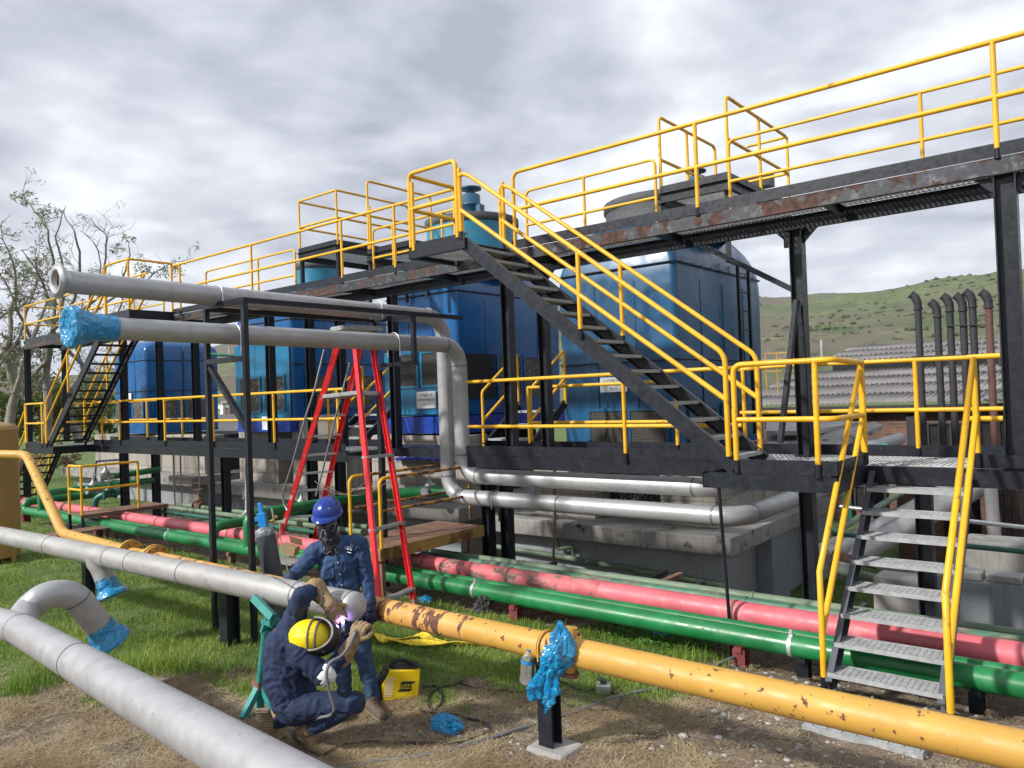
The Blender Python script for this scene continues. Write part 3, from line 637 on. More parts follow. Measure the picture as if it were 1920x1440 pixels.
fan_platform('black platform with tall yellow rails over the near tower fan', -4.62, -3.72, 8.8, 10.9, z,
    [([[(-4.62, 8.82, z), (-4.62, 8.82, 6.0), (-4.62, 10.5, 6.0), (-4.62, 10.5, z+.2)], [(-4.62, 8.82, 5.45), (-4.62, 10.5, 5.45)],
       [(-3.72, 8.82, z), (-3.72, 8.82, 6.02), (-3.72, 10.9, 6.02), (-4.3, 10.9, 6.02)], [(-3.72, 8.82, 5.5), (-3.72, 10.9, 5.5), (-4.3, 10.9, 5.5)]],
      [((-3.72, 9.85, z), (-3.72, 9.85, 6.02)), ((-3.72, 10.9, z), (-3.72, 10.9, 6.02)), ((-4.62, 9.6, z), (-4.62, 9.6, 6))])],
    [(-4.6, 8.85), (-3.75, 8.85), (-4.6, 10.8), (-3.75, 10.8)])

# ------------------------------------------------------------------ lower walkway
lw = thing('lower_walkway', 'lower black steel walkway carrying yellow rails and two flights of stairs', 'walkway', (-6, 8.3, 0))
YL = 8.95
for xa, xb in ((-21.0, -9.95), (-7.3, 1.6)):
    b = MB(); b.channel((xa, YF, 1.62), (xb, YF, 1.62), 0.07, 0.17, 0.01, None, 0, -1); b.build('front_beam', Mt['black'], lw)
    b = MB(); b.channel((xa, YL, 1.62), (xb, YL, 1.62), 0.07, 0.17, 0.01, None, 0, 1); b.build('rear_beam', Mt['black'], lw)
    b = MB(); grating(b, xa, xb, YF+0.08, YL-0.08, 1.715, 0.05); b.build('grating', Mt['galv'], lw)
    b = MB(); b.box2((xa, YL+0.004, 1.71), (xb, YL+0.01, 1.83)); b.build('toe_plate', Mt['black'], lw)
b = MB(); b.box2((-9.95, 8.8, 1.56), (-7.3, 8.86, 1.70)); b.box2((-12.0, 9.5, 1.56), (-6.5, 9.56, 1.70)); b.box2((-12.0, 8.96, 1.69), (-6.5, 9.5, 1.703)); b.build('bridge_deck', Mt['black'], lw)
for xa, xb in ((-19.4, -9.95), (-7.3, -3.35), (-1.17, 1.6)):
    b = MB(); b.box2((xa, YF-0.012, 1.712), (xb, YF-0.006, 1.835)); b.build('toe_plate', Mt['black'], lw)
LT, LM = 2.72, 2.26
px = [at(u, 800, Y=YF).x for u in (193, 226, 311, 402)]
railing(lw, [[(-19.3, YF, LT), (-9.95, YF, LT)], [(-19.3, YF, LM-.02), (-9.95, YF, LM-.02)]], [((x, YF-.02, 1.72), (x, YF-.02, LT)) for x in px+[-11.9, -10.1]], bend=0.02, foot=0.12)
railing(lw, [[(-7.25, YF, LT), (-3.3, YF, LT)], [(-7.25, YF, LM-.16), (-3.3, YF, LM-.16)]], [((x, YF-.02, 1.66), (x, YF-.02, LT)) for x in (-4.73,)], bend=0.02, foot=0.12)
railing(lw, [[(-7.0, YL, 2.62), (-4.6, YL, 2.62)], [(-7, YL, 2.1), (-4.6, YL, 2.1)]], [((-4.6, YL, 1.72), (-4.6, YL, 2.62)), ((-7, YL, 1.72), (-7, YL, 2.62))], bend=0.05, foot=0.08)
railing(lw, [[(-3.75, YL, LT), (-3.3, YL, LT+.02), (1.5, YL, LT-.02)], [(-3.75, YL, 2.2), (1.5, YL, 2.2)]], [((x, YL, 1.72), (x, YL, LT)) for x in (-3.7, -1.82, 0.5)], bend=0.02, foot=0.08)
railing(lw, [[(-20.95, YF, LT), (-20.95, YL, LT), (-16, YL, LT)], [(-20.95, YF, LM), (-20.95, YL, LM), (-16, YL, LM)]], [((x, YL, 1.72), (x, YL, LT)) for x in (-20.4, -18.9, -17.2)], foot=0.1, r=.022)
railing(lw, [[(-1.18, YF, LT-.02), (-0.93, YF, LT-.02)], [(-1.18, YF, 2.15), (-0.93, YF, 2.15)]], [], bend=0.02)
# deck columns below
for u, Y, zb in ((235, 7.96, -0.3), (294, 8.8, -0.3), (915, 8.75, -0.3), (950, 8.82, -0.3), (1733, 8.8, -1.2), (640, 8.8, -.3), (52, 7.96, -.3), (1515, 8.85, -.3), (425, 8.8, -.3), (588, 8.8, -.3)):
    x = at(u, 950, Y=Y).x
    b = MB(); b.ibeam((x, Y, zb), (x, Y, 1.53), 0.15, 0.15, 0.012, (1, 0, 0)); b.build('column', Mt['black'], lw)
# stair-head landing of the lower walkway
pf = thing('landing_platform', 'small black landing with chequer grating where the two yellow-railed stairs meet', 'platform', (-2.7, 7.4, 1.6))
b = MB(); b.channel((-3.33, 6.97, 1.62), (-2.06, 6.97, 1.62), 0.06, 0.15, 0.009, None, 0, -1); b.channel((-2.06, 6.97, 1.62), (-2.06, 7.88, 1.62), 0.06, 0.15, 0.009, None, 0, -1); b.channel((-3.33, 7.88, 1.62), (-3.33, 6.97, 1.62), 0.06, 0.15, 0.009, None, 0, -1)
b.box2((-3.0, 6.962, 1.70), (-2.06, 6.968, 1.83)); b.box2((-2.062, 6.97, 1.70), (-2.056, 7.85, 1.83)); b.build('frame', Mt['black'], pf)
b = MB(); grating(b, -3.0, -2.08, 7.0, 7.88, 1.715, 0.05); b.build('grating', Mt['galv'], pf)
railing(pf, [[(-2.98, 6.98, 1.8), (-2.98, 6.98, LT), (-2.06, 6.98, LT+.0), (-2.06, 7.85, LT-.02)], [(-2.98, 6.98, 2.2), (-2.06, 6.98, 2.2), (-2.06, 7.85, 2.2)]],
        [((-2.97, 6.96, 1.70), (-2.98, 6.97, 2.3)), ((-2.22, 6.955, 1.68), (-2.22, 6.975, LT)), ((-2.06, 7.85, 1.72), (-2.06, 7.85, LT+.0))], foot=0.12, r=0.026, pr=0.026, bend=0.08)
b = MB(); b.tube([(-3.18, 7.0, 1.56), (-3.2, 7.2, -0.2)], 0.018, 8); tag(b.build('hanging_rod', Mt['black']), 'thin black rod dropping from the stair landing down to the pipes', 'rod')
# ------------------------------------------------------------------ main staircase
ms_ = thing('metal_staircase', 'long black staircase with double yellow handrails climbing to the upper walkway', 'staircase', (-4.7, 7.4, 1.7))
s0 = V(-3.02, 7.03, 1.74); s1 = V(-6.42, 7.03, 4.42)
stair(ms_, s0, s1, (0, 1, 0), 0.76, 15, (Mt['black'], Mt['tread']), 0.21, 0.16)
b = MB(); b.channel((-7.38, 7.0, 4.45), (-6.38, 7.0, 4.45), 0.06, 0.19, 0.009, None, 0, -1); b.channel((-7.38, 7.88, 4.45), (-7.38, 7.0, 4.45), 0.06, 0.19, 0.009, None, 0, -1); b.channel((-6.36, 7.02, 4.38), (-6.36, 7.9, 4.38), 0.05, 0.1, 0.009, None, 0, -1); b.build('landing_frame', Mt['black'], ms_)
b = MB(); grating(b, -7.35, -6.42, 7.03, 7.88, 4.45, 0.04, h=0.035); b.build('landing_grating', Mt['galv'], ms_)
sl_ = (s1-s0)
def srail(y, dy=0):
    a = V(-6.33, y, 5.27); c = V(-3.07, y, 2.83)
    k = 0.44
    rails = [[a+V(-.12, 0, -.7), a+V(-.12, 0, .02), a+V(0.03, 0, -0.02), c, V(c.x, y, 1.85)], [a+V(-.1, 0, -k), c+V(0, 0, -k)]]
    posts = []
    for x in ((-6.44, -4.72) if y < 7.5 else (-6.40, -4.66)):
        t = (x-s0.x)/(s1.x-s0.x); zb = s0.z+(s1.z-s0.z)*t; zt = c.z+(a.z-c.z)*(x-c.x)/(a.x-c.x)
        posts.append(((x, y, zb+0.03), (x, y, zt)))
    railing(ms_, rails, posts, r=0.026, pr=0.026, foot=0.1, bend=0.09)
srail(7.01); srail(7.80)
railing(ms_, [[(-7.33, 7.0, 4.5), (-7.33, 7.0, 5.47), (-6.49, 7.0, 5.47), (-6.49, 7.0, 4.5)], [(-7.33, 7.0, 5.0), (-6.49, 7.0, 5.0)], [(-7.33, 7.0, 5.45), (-7.33, 7.86, 5.45)], [(-7.33, 7.0, 5.0), (-7.33, 7.86, 5.0)]],
        [((-7.33, 7.86, 4.5), (-7.33, 7.86, 5.46)), ((-7.28, 7.0, 4.45), (-7.28, 7.0, 5.35))], r=0.027, pr=0.027, foot=0.0, bend=0.08)
# ------------------------------------------------------------------ front staircase down to the ground
fs = thing('metal_staircase', 'short steep staircase with grey stringers coming down over the green and pink pipes', 'staircase', (-1.6, 7.0, 0))
c0 = V(-2.02, 6.32, 0.10); c1 = V(-2.02, 7.86, 1.60)
stair(fs, c0, c1, (1, 0, 0), 0.84, 8, (Mt['grey_steel'], Mt['tread']), 0.24, 0.15)
b = MB(); b.box2((-1.99, 5.62, 0.0), (-1.2, 6.3, 0.045)); 
for k in range(8): b.box2((-1.98+k*.1, 5.64, 0.046), (-1.92+k*.1, 6.28, 0.052))
b.build('bottom_plate', Mt['tread'], fs)
for x, kn in ((-2.075, 0), (-1.13, 1)):
    a = V(x, 7.87, 2.68); k1 = V(x, 6.42 if kn == 0 else 6.2, 0.98)
    railing(fs, [[a+V(0, 0, -0.75), a, k1, V(x, k1.y, 0.16)], [a+V(0, 0, -.5), k1+V(0, 0, -.5)]], [((x, 7.87, 1.72), (x, 7.87, 2.65)), ((x, k1.y, 0.0), (x, k1.y, 0.3))], r=0.026, pr=0.027, foot=0.13, bend=0.0)
# ------------------------------------------------------------------ far staircases at the left end
ls = thing('metal_staircase', 'distant black open-tread staircase dropping from the far end of the upper walkway', 'staircase', (-18, 7.4, 1.7))
stair(ls, (-19.75, 7.03, 1.75), (-16.5, 7.03, 4.38), (0, 1, 0), 0.80, 14, (Mt['black'], Mt['black']), 0.2, 0.17)
b = MB(); b.channel((-16.5, 7.0, 4.40), (-15.4, 7.0, 4.40), 0.06, 0.2, 0.009, None, 0, -1); b.channel((-15.4, 7.0, 4.40), (-15.4, 7.9, 4.40), 0.06, 0.2, 0.009, None, 0, -1); grating(b, -16.48, -15.42, 7.05, 7.9, 4.45, 0.06, m=1); b.build('landing_frame', [Mt['black'], Mt['galv']], ls)
railing(ls, [[(-16.45, 7.0, 4.5), (-16.45, 7.0, 5.5), (-15.4, 7.0, 5.5), (-15.4, 7.9, 5.5)], [(-16.45, 7.0, 5.0), (-15.4, 7.0, 5.0), (-15.4, 7.9, 5.0)]], [((-15.4, 7, 4.5), (-15.4, 7, 5.5)), ((-15.4, 7.88, 4.5), (-15.4, 7.88, 5.5))], foot=0)
for y in (7.0, 7.84):
    railing(ls, [[(-16.5, y, 5.4), (-19.75, y, 2.75), (-19.75, y, 1.75)], [(-16.5, y, 4.95), (-19.75, y, 2.3)]], [((-18.45, y, 2.85), (-18.45, y, 3.82)), ((-19.75, y, 1.7), (-19.75, y, 2.7))], foot=0.1)
l2 = thing('metal_staircase', 'distant lower flight of black open treads going down to the grass behind the ochre tank', 'staircase', (-21.8, 7.4, 0))
stair(l2, (-23.0, 7.03, -0.1), (-21.05, 7.03, 1.68), (0, 1, 0), 0.8, 9, (Mt['black'], Mt['black']), 0.2, 0.17)
b = MB(); b.channel((-21.05, 7.0, 1.64), (-19.4, 7.0, 1.64), 0.06, 0.17, 0.009, None, 0, -1); b.channel((-19.4, 7.0, 1.64), (-19.4, 7.9, 1.64), 0.06, 0.17, 0.009); b.box2((-21.05, 6.99, 1.73), (-19.75, 6.995, 1.83)); grating(b, -21, -19.42, 7.05, 7.88, 1.72, 0.06, m=1); b.build('landing_frame', [Mt['black'], Mt['galv']], l2)
railing(l2, [[(-21.05, 7.0, 1.8), (-21.05, 7.0, 2.74), (-19.85, 7.0, 2.74)], [(-21.05, 7.0, 2.27), (-19.85, 7.0, 2.27)]], [((-21.0, 7, 1.7), (-21.0, 7, 2.7)), ((-20.0, 7, 1.7), (-20., 7, 2.74))], foot=0.1, bend=.05)
for y in (7.0, 7.84):
    railing(l2, [[(-21.05, y, 2.6), (-23.0, y, 0.85), (-23.0, y, -.1)], [(-21.05, y, 2.1), (-23.0, y, 0.4)]], [((-22., y, 0.75), (-22., y, 1.75))], foot=0.1)
# two short stairs up to the tower doors
def door_stair(label, x, w, y0, z0, y1, z1):
    r = thing('access_steps', label, 'steps', (x, y0, z0), 'short steps between the walkway and the towers')
    stair(r, (x, y0, z0), (x, y1, z1), (1, 0, 0), w, 3, (Mt['black'], Mt['tread']), 0.2, 0.12)
    for xx in (x, x+w):
        railing(r, [[(xx, y0, z0), (xx, y0, z0+.85), (xx, y1, z1+.85), (xx, y1, z1)], [(xx, y0, z0+.4), (xx, y1, z1+.4)]], [], bend=0.05, r=0.022)
    return r
door_stair('short steps with yellow handrails up to the open dark inlet of the middle tower', -7.95, 0.95, 9.0, 1.74, 9.9, 2.35)
door_stair('short steps with yellow handrails beside the tower front painted sunlit turquoise', -11.75, 0.9, 8.95, 1.74, 9.8, 2.35)

# ------------------------------------------------------------------ elevated pipe frame
pfm = thing('pipe_scaffold', 'open black square-tube frame holding up the two high silver pipes', 'scaffold', (-7.9, 6, 0))
xa, xb = -7.36, -8.14
ya = at(468, 900, X=xa).y; yb = at(378, 900, X=xb).y
zt = at(462, 563, X=xa).z
def tubebar(name, p, q, w=0.055): bb = MB(); bb.beam(p, q, w, w); return bb.build(name, Mt['black'], pfm)
tubebar('leg', (xa, ya, -0.05), (xa, ya, zt-.03)); tubebar('leg', (xb, ya, -0.05), (xb, ya, zt-.03))
tubebar('cross_bar', (xa+.03, ya, zt), (xb-.03, ya, zt)); tubebar('long_bar', (xa, ya+.03, zt), (xa, 7.95, zt+.0)); 
tubebar('cross_bar', (xa-.03, ya, zt-.62), (xb+.03, ya, zt-.62)); tubebar('brace', (xb+.05, ya+.005, zt-.68), (xa-.04, ya+.005, zt-1.35))
yh = at(775, 620, X=xa).y
tubebar('hanger', (xa, yh, zt-.03), (xa, yh, zt-.62)); tubebar('cross_bar', (xa+.03, yh, zt-.645), (xb-.03, yh, zt-.645)); tubebar('cross_bar', (xa-.03, yh+.0, zt-.02), (xb, yh, zt-.02)); tubebar('hanger', (xb, yh, zt-.62), (xb, yh, zt-.05)); tubebar('long_bar', (xb, ya+.03, zt-.02), (xb, yh-.03, zt-.02))
tubebar('leg', (xb, yh+.06, -0.05), (xb, yh+.06, zt-.7), 0.07)
# ------------------------------------------------------------------ cooling towers
def rrect(x0, x1, y0, y1, r, n=5):
    out = []
    for cx_, cy_, a0 in ((x1-r, y0+r, -90), (x1-r, y1-r, 0), (x0+r, y1-r, 90), (x0+r, y0+r, 180)):
        for k in range(n+1):
            a = math.radians(a0+90*k/n); out.append((cx_+r*math.cos(a), cy_+r*math.sin(a)))
    return out
def ring_mesh(b, rings, m=0, smooth=True, cap=True):
    n = len(rings[0]); vs = [p for r in rings for p in r]; fs = []
    for i in range(len(rings)-1):
        for k in range(n): fs.append((i*n+k, i*n+(k+1) % n, (i+1)*n+(k+1) % n, (i+1)*n+k))
    b.add(vs, fs, m, smooth)
    if cap: b.add(rings[-1], [tuple(range(n))], m)
def tower(label, x0, x1, y0, y1, zb, zs, zt, fan, mats, louvers, lit_panel_z=None, ins=.62, sign=None, ladder=False, seam=None, stack_mat='stack'):
    """louvers: (face 'f' front / 's' side, u0, u1, z0, z1); fan: (cx, cy, r, z0, z1)"""
    r_ = thing('cooling_tower', label, 'cooling tower', ((x0+x1)/2, (y0+y1)/2, zb), 'blue cooling towers')
    b = MB(); rings = []
    R = zt-zs; cr = 0.10
    def ring(z, ins, c): return [V(x, y, z) for x, y in rrect(x0+ins, x1-ins, y0+ins, y1-ins, c)]
    rings.append(ring(zb, 0.02, cr)); rings.append(ring(zs-0.5, 0, cr))
    for k in range(9):
        a = math.radians(90*k/8); rings.append(ring(zs+R*math.sin(a), ins*(1-math.cos(a)), cr+0.35*(1-math.cos(a))))
    ring_mesh(b, rings)
    o = b.build('shell', Mt[mats[0]], r_)
    # lap joints of the moulded panels
    for f, n_ in (('s', int((y1-y0)/.8)), ('f', 3)):
        for k in range(1, n_):
            q = MB(); zl_ = zb+.7
            if f == 's': yy = y0+(y1-y0)*k/n_; q.box2((x1-.001, yy-.022, zl_), (x1+.009, yy+.022, zs-.05)); [q.sphere((x1+.010, yy, zl_+.1+j*.22), .009, 6, 4) for j in range(int((zs-zl_)/.22))]
            else: xx = x0+(x1-x0)*k/n_; q.box2((xx-.022, y0-.009, zl_), (xx+.022, y0+.001, zs-.05)); [q.sphere((xx, y0-.010, zl_+.1+j*.22), .009, 6, 4) for j in range(int((zs-zl_)/.22))]
            q.build('lap_joint', Mt[mats[0]], r_)
    # vertical ribs and bolted seams of the moulded shell
    b = MB()
    for zz_ in (seam or [zs+0.02]):
        pts = [V(x, y, zz_) for x, y in rrect(x0-.012, x1+.012, y0-.012, y1+.012, cr)]
        b.tube(pts+[pts[0]], 0.014, 6, caps=False)
    for k in range(int((y1-y0)/0.35)): b.tube([(x1+.014, y0+.2+k*.35, (seam or [zs])[0]-.02), (x1+.014, y0+.2+k*.35, (seam or [zs])[0]+.03)], 0.012, 6)
    b.build('seam', Mt['black'], r_)
    if len(mats) > 1 and lit_panel_z:
        b = MB(); b.box2((x0-0.03, y0-0.035, lit_panel_z[0]), (x1-0.06, y0-0.008, lit_panel_z[1])); 
        b.build('front_panel', Mt[mats[1]], r_, bevel=0.012)  # slab in the sunlit tone, ending where the walkway's shadow would begin
    fo = 0.045 if lit_panel_z else 0.012
    for f, u0, u1, z0, z1 in louvers:
        q = MB()
        if f == 'f':
            y = y0-fo
            q.box2((u0, y-.004, z0), (u1, y+0.004, z1), 1); t = .05
            for a, c in (((u0-t, z0-t), (u0, z1+t)), ((u1, z0-t), (u1+t, z1+t)), ((u0, z0-t), (u1, z0)), ((u0, z1), (u1, z1+t))): q.box2((a[0], y-.018, a[1]), (c[0], y+.01, c[1]), 0)
        else:
            x = x1+0.012
            q.box2((x-.004, u0, z0), (x+.004, u1, z1), 1); t = .05
            for a, c in (((u0-t, z0-t), (u0, z1+t)), ((u1, z0-t), (u1+t, z1+t)), ((u0, z0-t), (u1, z0)), ((u0, z1), (u1, z1+t))): q.box2((x-.01, a[0], a[1]), (x+.018, c[0], c[1]), 0)
        q.build('air_inlet', [Mt[mats[-1] if f == 'f' else mats[0]], Mt['fill']], r_)  # front frames share the sunlit tone where a tower has one
    if fan:
        cx_, cy_, fr, z0, z1 = fan
        b = MB(); b.lathe([(fr*1.12, z0-.35), (fr*1.03, z0), (fr, z0+.1), (fr, z1-.12)], (cx_, cy_, 0), seg=40, caps=False); b.build('fan_stack', Mt[stack_mat], r_)
        b = MB(); b.lathe([(fr+.002, z1-.16), (fr+.035, z1-.13), (fr+.035, z1), (fr-.03, z1+.02), (fr-.05, z1-.15)], (cx_, cy_, 0), seg=40, caps=False)
        b.lathe([(0.001, z1-.12), (fr-.05, z1-.12)], (cx_, cy_, 0), seg=40, caps=False); b.build('rim', Mt['rim'], r_)
    return r_
def fan_motor(r_, x, y, z, r=0.17, h=0.5):
    b = MB(); b.lathe([(r, 0), (r, h*.42), (r*1.08, h*.43), (r*1.08, h*.5), (r, h*.51), (r, h*.8), (r*.4, h*.9), (r*.4, h*.97), (r*1.15, h), (r*1.15, h*1.06), (0.01, h*1.1)], (x, y, z), seg=20)
    b.box((x+r*1.25, y, z+h*.25), (.12, .14, .2)); b.build('fan_motor', Mt['motor'], r_)
    b = MB(); b.beam((x-.9, y, z-.05), (x+.9, y, z-.05), 0.1, 0.08); b.beam((x, y-.9, z-.06), (x, y+.9, z-.06), 0.1, 0.08); b.build('motor_beam', Mt['black'], r_)
# right-hand (nearest) tower
t2 = tower('nearest, streaky dark blue cooling tower with a black ladder on its side', -7.58, -5.38, 10.6, 14.0, 1.55, 4.30, 5.45,
           (-6.32, 12.1, 1.0, 5.4, 5.76), ['tower_old'], [('f', -7.0, -6.38, 1.62, 2.2), ('f', -6.24, -5.62, 1.62, 2.2), ('s', 10.9, 11.8, 1.62, 2.2), ('s', 12.1, 13.0, 1.62, 2.2)], seam=[4.47, 2.98], stack_mat='rim', ins=.98)
fan_motor(t2, -5.35, 11.4, 5.55, 0.14, 0.42)
b = MB(); b.box2((-7.0, 12.0, 5.7), (-4.4, 12.25, 5.9)); b.build('motor_bridge', Mt['black'], t2)
b = MB()
for y in (12.55, 13.0): b.beam((-5.2, y, 1.7), (-5.2, y, 4.6), 0.05, 0.05); b.beam((-5.2, y, 4.6), (-5.36, y-.1, 4.68), 0.05, 0.05)
for k in range(9): b.tube([(-5.2, 12.55, 1.9+k*.32), (-5.2, 13.0, 1.9+k*.32)], 0.012, 8)
b.build('ladder', Mt['black'], t2)
# middle tower
t3 = tower('middle bright blue cooling tower with lower front painted sunlit turquoise and an open dark inlet', -11.95, -9.93, 10.6, 13.95, 2.18, 4.50, 5.45,
           (-10.72, 12.0, .95, 5.3, 6.18), ['tower', 'teal'], [('f', -11.75, -11.02, 2.78, 3.40), ('f', -10.85, -10.12, 2.78, 3.40), ('s', 11.75, 12.45, 2.5, 3.3), ('s', 12.6, 13.3, 2.5, 3.3)], lit_panel_z=(2.20, 3.48), seam=[4.55, 2.72], ins=.85)
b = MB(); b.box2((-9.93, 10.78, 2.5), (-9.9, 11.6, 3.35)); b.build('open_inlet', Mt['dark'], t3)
fan_motor(t3, -10.72, 12.0, 6.25, 0.2, 0.62)
b = MB(); b.box2((-12.0, 10.5, 1.84), (-9.85, 13.9, 2.16)); b.build('base_frame', Mt['royal'], t3)
# second from left
t4 = tower('second cooling tower from the left with front painted sunlit turquoise and deep blue side', -17.55, -15.22, 10.6, 13.6, 2.15, 4.55, 5.25,
           (-15.95, 12.0, 0.56, 5.2, 6.0), ['tower', 'teal'], [('f', -17.3, -16.5, 2.38, 3.15), ('f', -16.25, -15.5, 2.38, 3.15), ('s', 11.0, 11.8, 2.4, 3.15), ('s', 12.2, 13.0, 2.4, 3.15)], lit_panel_z=(2.18, 4.0), seam=[4.5, 3.45])
b = MB(); b.box2((-17.5, 10.55, 1.86), (-15.3, 13.5, 2.13)); b.build('base_frame', Mt['royal'], t4)
b = MB()
for p, q in (((-15.1, 11.6, 2.0), (-15.1, 11.6, 3.95)), ((-15.1, 12.6, 2.0), (-15.1, 12.6, 3.95)), ((-15.1, 11.6, 3.95), (-15.1, 12.6, 3.95))): b.tube([p, q], 0.02, 8)
b.build('handrail', Mt['motor'], t4)
# leftmost
t5 = tower('leftmost, smallest-looking blue cooling tower with small inlets near its foot', -24.5, -22.4, 10.6, 12.9, 1.80, 4.22, 4.60,
           None, ['tower'], [('f', -24.1, -23.5, 2.25, 2.8), ('f', -23.2, -22.6, 2.25, 2.8), ('s', 10.9, 11.5, 2.25, 2.8), ('s', 11.8, 12.6, 2.25, 2.8)], seam=[3.95, 3.05])
b = MB(); b.tube([(-22.36, 11.75, 1.8), (-22.36, 11.75, 4.4)], 0.018, 8); b.build('conduit', Mt['motor'], t5)
for nm, tw, u0, u1, v0, v1, X in (('T3', t3, 782, 817, 733, 766, None), ('T2', t2, 1126, 1175, 706, 736, None), ('T4', t4, 492, 503, 781, 806, None), ('T5', t5, 239, 246, 737, 755, None)):
    y = 10.6-0.06 if tw in (t3, t4) else 10.6-0.03
    a = at(u0, v1, Y=y); c = at(u1, v0, Y=y)
    b = MB(); b.box2((a.x, y-.004, a.z), (c.x, y, c.z)); sg = b.build('sign', Mt['white'], tw)
    w = c.x-a.x; h = c.z-a.z; cx_, cz_ = (a.x+c.x)/2, (a.z+c.z)/2
    if nm in ('T3', 'T2'):
        for k, tx in enumerate(('TORRE DE', 'ENFRIAMIENTO', 'No. 3' if nm == 'T3' else 'No. 2')):
            text_mesh(tx, h*0.235 if k != 1 else w*.135, 'lettering', Mt['ink_grey'], sg, (cx_, y-.006, cz_+h*(0.27-0.27*k)), (1, 0, 0), (0, 0, 1), 0.0005)
# ------------------------------------------------------------------ basins under the towers
def basin(label, x0, x1, y0, y1, zl, ztop, blocks, zfoot=-1.0, th=0.26):
    r = thing('concrete_basin', label, 'basin', ((x0+x1)/2, (y0+y1)/2, zfoot), 'concrete basins under the cooling towers')
    b = MB(); b.box2((x0+.3, y0+.35, zfoot), (x1-.3, y1, zl-th)); b.build('basin_wall', Mt['basin_wall'], r, bevel=0.02)
    b = MB(); b.box2((x0, y0, zl-th), (x1, y1, zl)); o = b.build('ledge', Mt['concrete'], r, bevel=0.02)
    for (a, c, ya_) in blocks: b = MB(); b.box2((a, ya_, zl+.002), (c, ya_+0.6, ztop)); b.build('block_wall', Mt['block'], r, bevel=0.015)
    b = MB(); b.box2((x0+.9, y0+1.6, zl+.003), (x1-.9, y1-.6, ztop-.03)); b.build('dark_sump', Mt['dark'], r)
    return r
bs2 = basin('stained concrete basin ledge behind the two low silver pipes', -8.95, -4.4, 10.0, 14.6, 0.45, 1.52, [(-8.2, -6.95, 10.55), (-5.75, -4.85, 10.55)])
b = MB(); b.box2((-5.3, 11.2, .45), (-4.9, 14.3, 1.5)); b.build('block_wall', Mt['block'], bs2)
b = MB(); b.box2((-4.69, 11.6, -1.0), (-4.45, 12.3, 0.18)); b.build('pillar', Mt['basin_blue'], bs2)
b = MB(); b.box2((-4.69, 13.6, -1.0), (-4.45, 14.3, 0.18)); b.build('pillar', Mt['basin_blue'], bs2)
basin('concrete basin with stained block walls behind the red ladder', -12.6, -9.4, 9.9, 14.0, 0.55, 1.8, [(-12.4, -9.7, 10.5)], zfoot=-1.0)
basin('mossy concrete basin ledge behind the gas cylinder', -18.3, -13.2, 10.2, 14.0, 0.60, 2.1, [(-17.9, -16.2, 10.8), (-15.6, -13.6, 10.8)], zfoot=-.3)
basin('leftmost concrete basin under pale block walls', -27.6, -19.2, 10.2, 14.0, 0.70, 1.75, [(-26.5, -19.6, 10.8)], zfoot=-.3)
# wall-mounted scaly pipe on the near basin
b = MB(); yb_ = 10.22
def P(u, v): return at(u, v, Y=yb_)
b.tube([P(925, 1024), P(1060, 1045), P(1366, 1098), P(1368, 1112)], 0.045, 10, bend=0.05)
b.tube([P(1076, 1048), P(1074, 1024), P(1045, 1030), P(1043, 965)], 0.03, 10, bend=0.05)
sp = b.build('wall_pipe', Mt['green_pale']); tag(sp, 'crusty pale green pipe bracketed along the grey basin wall', 'pipe')
b = MB(); b.tube([at(1040, 880, Y=9.8), at(1041, 965, Y=9.8), at(1037, 1060, Y=9.8)], 0.02, 8); tag(b.build('drain_pipe', Mt['wood']), 'thin tan downpipe hanging in front of the grey basin wall', 'pipe')
# splashing water inside the opening
b = MB(); b.box2((-6.93, 11.0, .5), (-5.77, 11.02, 1.5))
m, nt, p = mk('falling water'); N = nt.nodes; L = nt.links
t = N.new('ShaderNodeTexCoord'); mp = N.new('ShaderNodeMapping'); mp.inputs['Scale'].default_value = (60, 60, 25); L.new(t.outputs['Object'], mp.inputs[0]); n = N.new('ShaderNodeTexNoise'); n.inputs['Scale'].default_value = 1; n.inputs['Detail'].default_value = 3; L.new(mp.outputs[0], n.inputs['Vector'])
r = N.new('ShaderNodeValToRGB'); L.new(n.outputs['Fac'], r.inputs[0]); r.color_ramp.elements[0].position = .58; r.color_ramp.elements[0].color = (.012, .016, .024, 1); r.color_ramp.elements[1].position = .68; r.color_ramp.elements[1].color = (.5, .55, .6, 1)
L.new(r.outputs[0], p.inputs['Base Color']); p.inputs['Roughness'].default_value = .2
wq = b.build('falling_water', m); wq['kind'] = 'structure'

# ------------------------------------------------------------------ silver pipes
def weld(b, p, d, r, m=1, w=0.012): d = Vector(d).normalized(); p = Vector(p); b.tube([p-d*w, p+d*w], r+0.003, 24, m=m, smooth=False)
RP = 0.110
def clamp(par, p, r, up=(0, 0, 1), side=(1, 0, 0), drop=0.12):
    b = MB(); up = Vector(up); side = Vector(side); p = Vector(p); pts = [p-side*(r+.008)-up*drop]
    for k in range(13):
        a = math.pi*k/12; pts.append(p-side*math.cos(a)*(r+.008)+up*math.sin(a)*(r+.008))
    pts.append(p+side*(r+.008)-up*drop); b.tube(pts, 0.007, 6); return b.build('clamp', Mt['zinc'], par)
XU, XLo = -7.92, -7.59
zu0 = at(110, 527, X=XU); zu1 = at(815, 592, X=XU)
yv = at(836, 760, X=XU).y; yw = at(864, 760, X=XLo).y
z2 = 1.07
elx = at(1340, 966, Y=yv).x+0.30
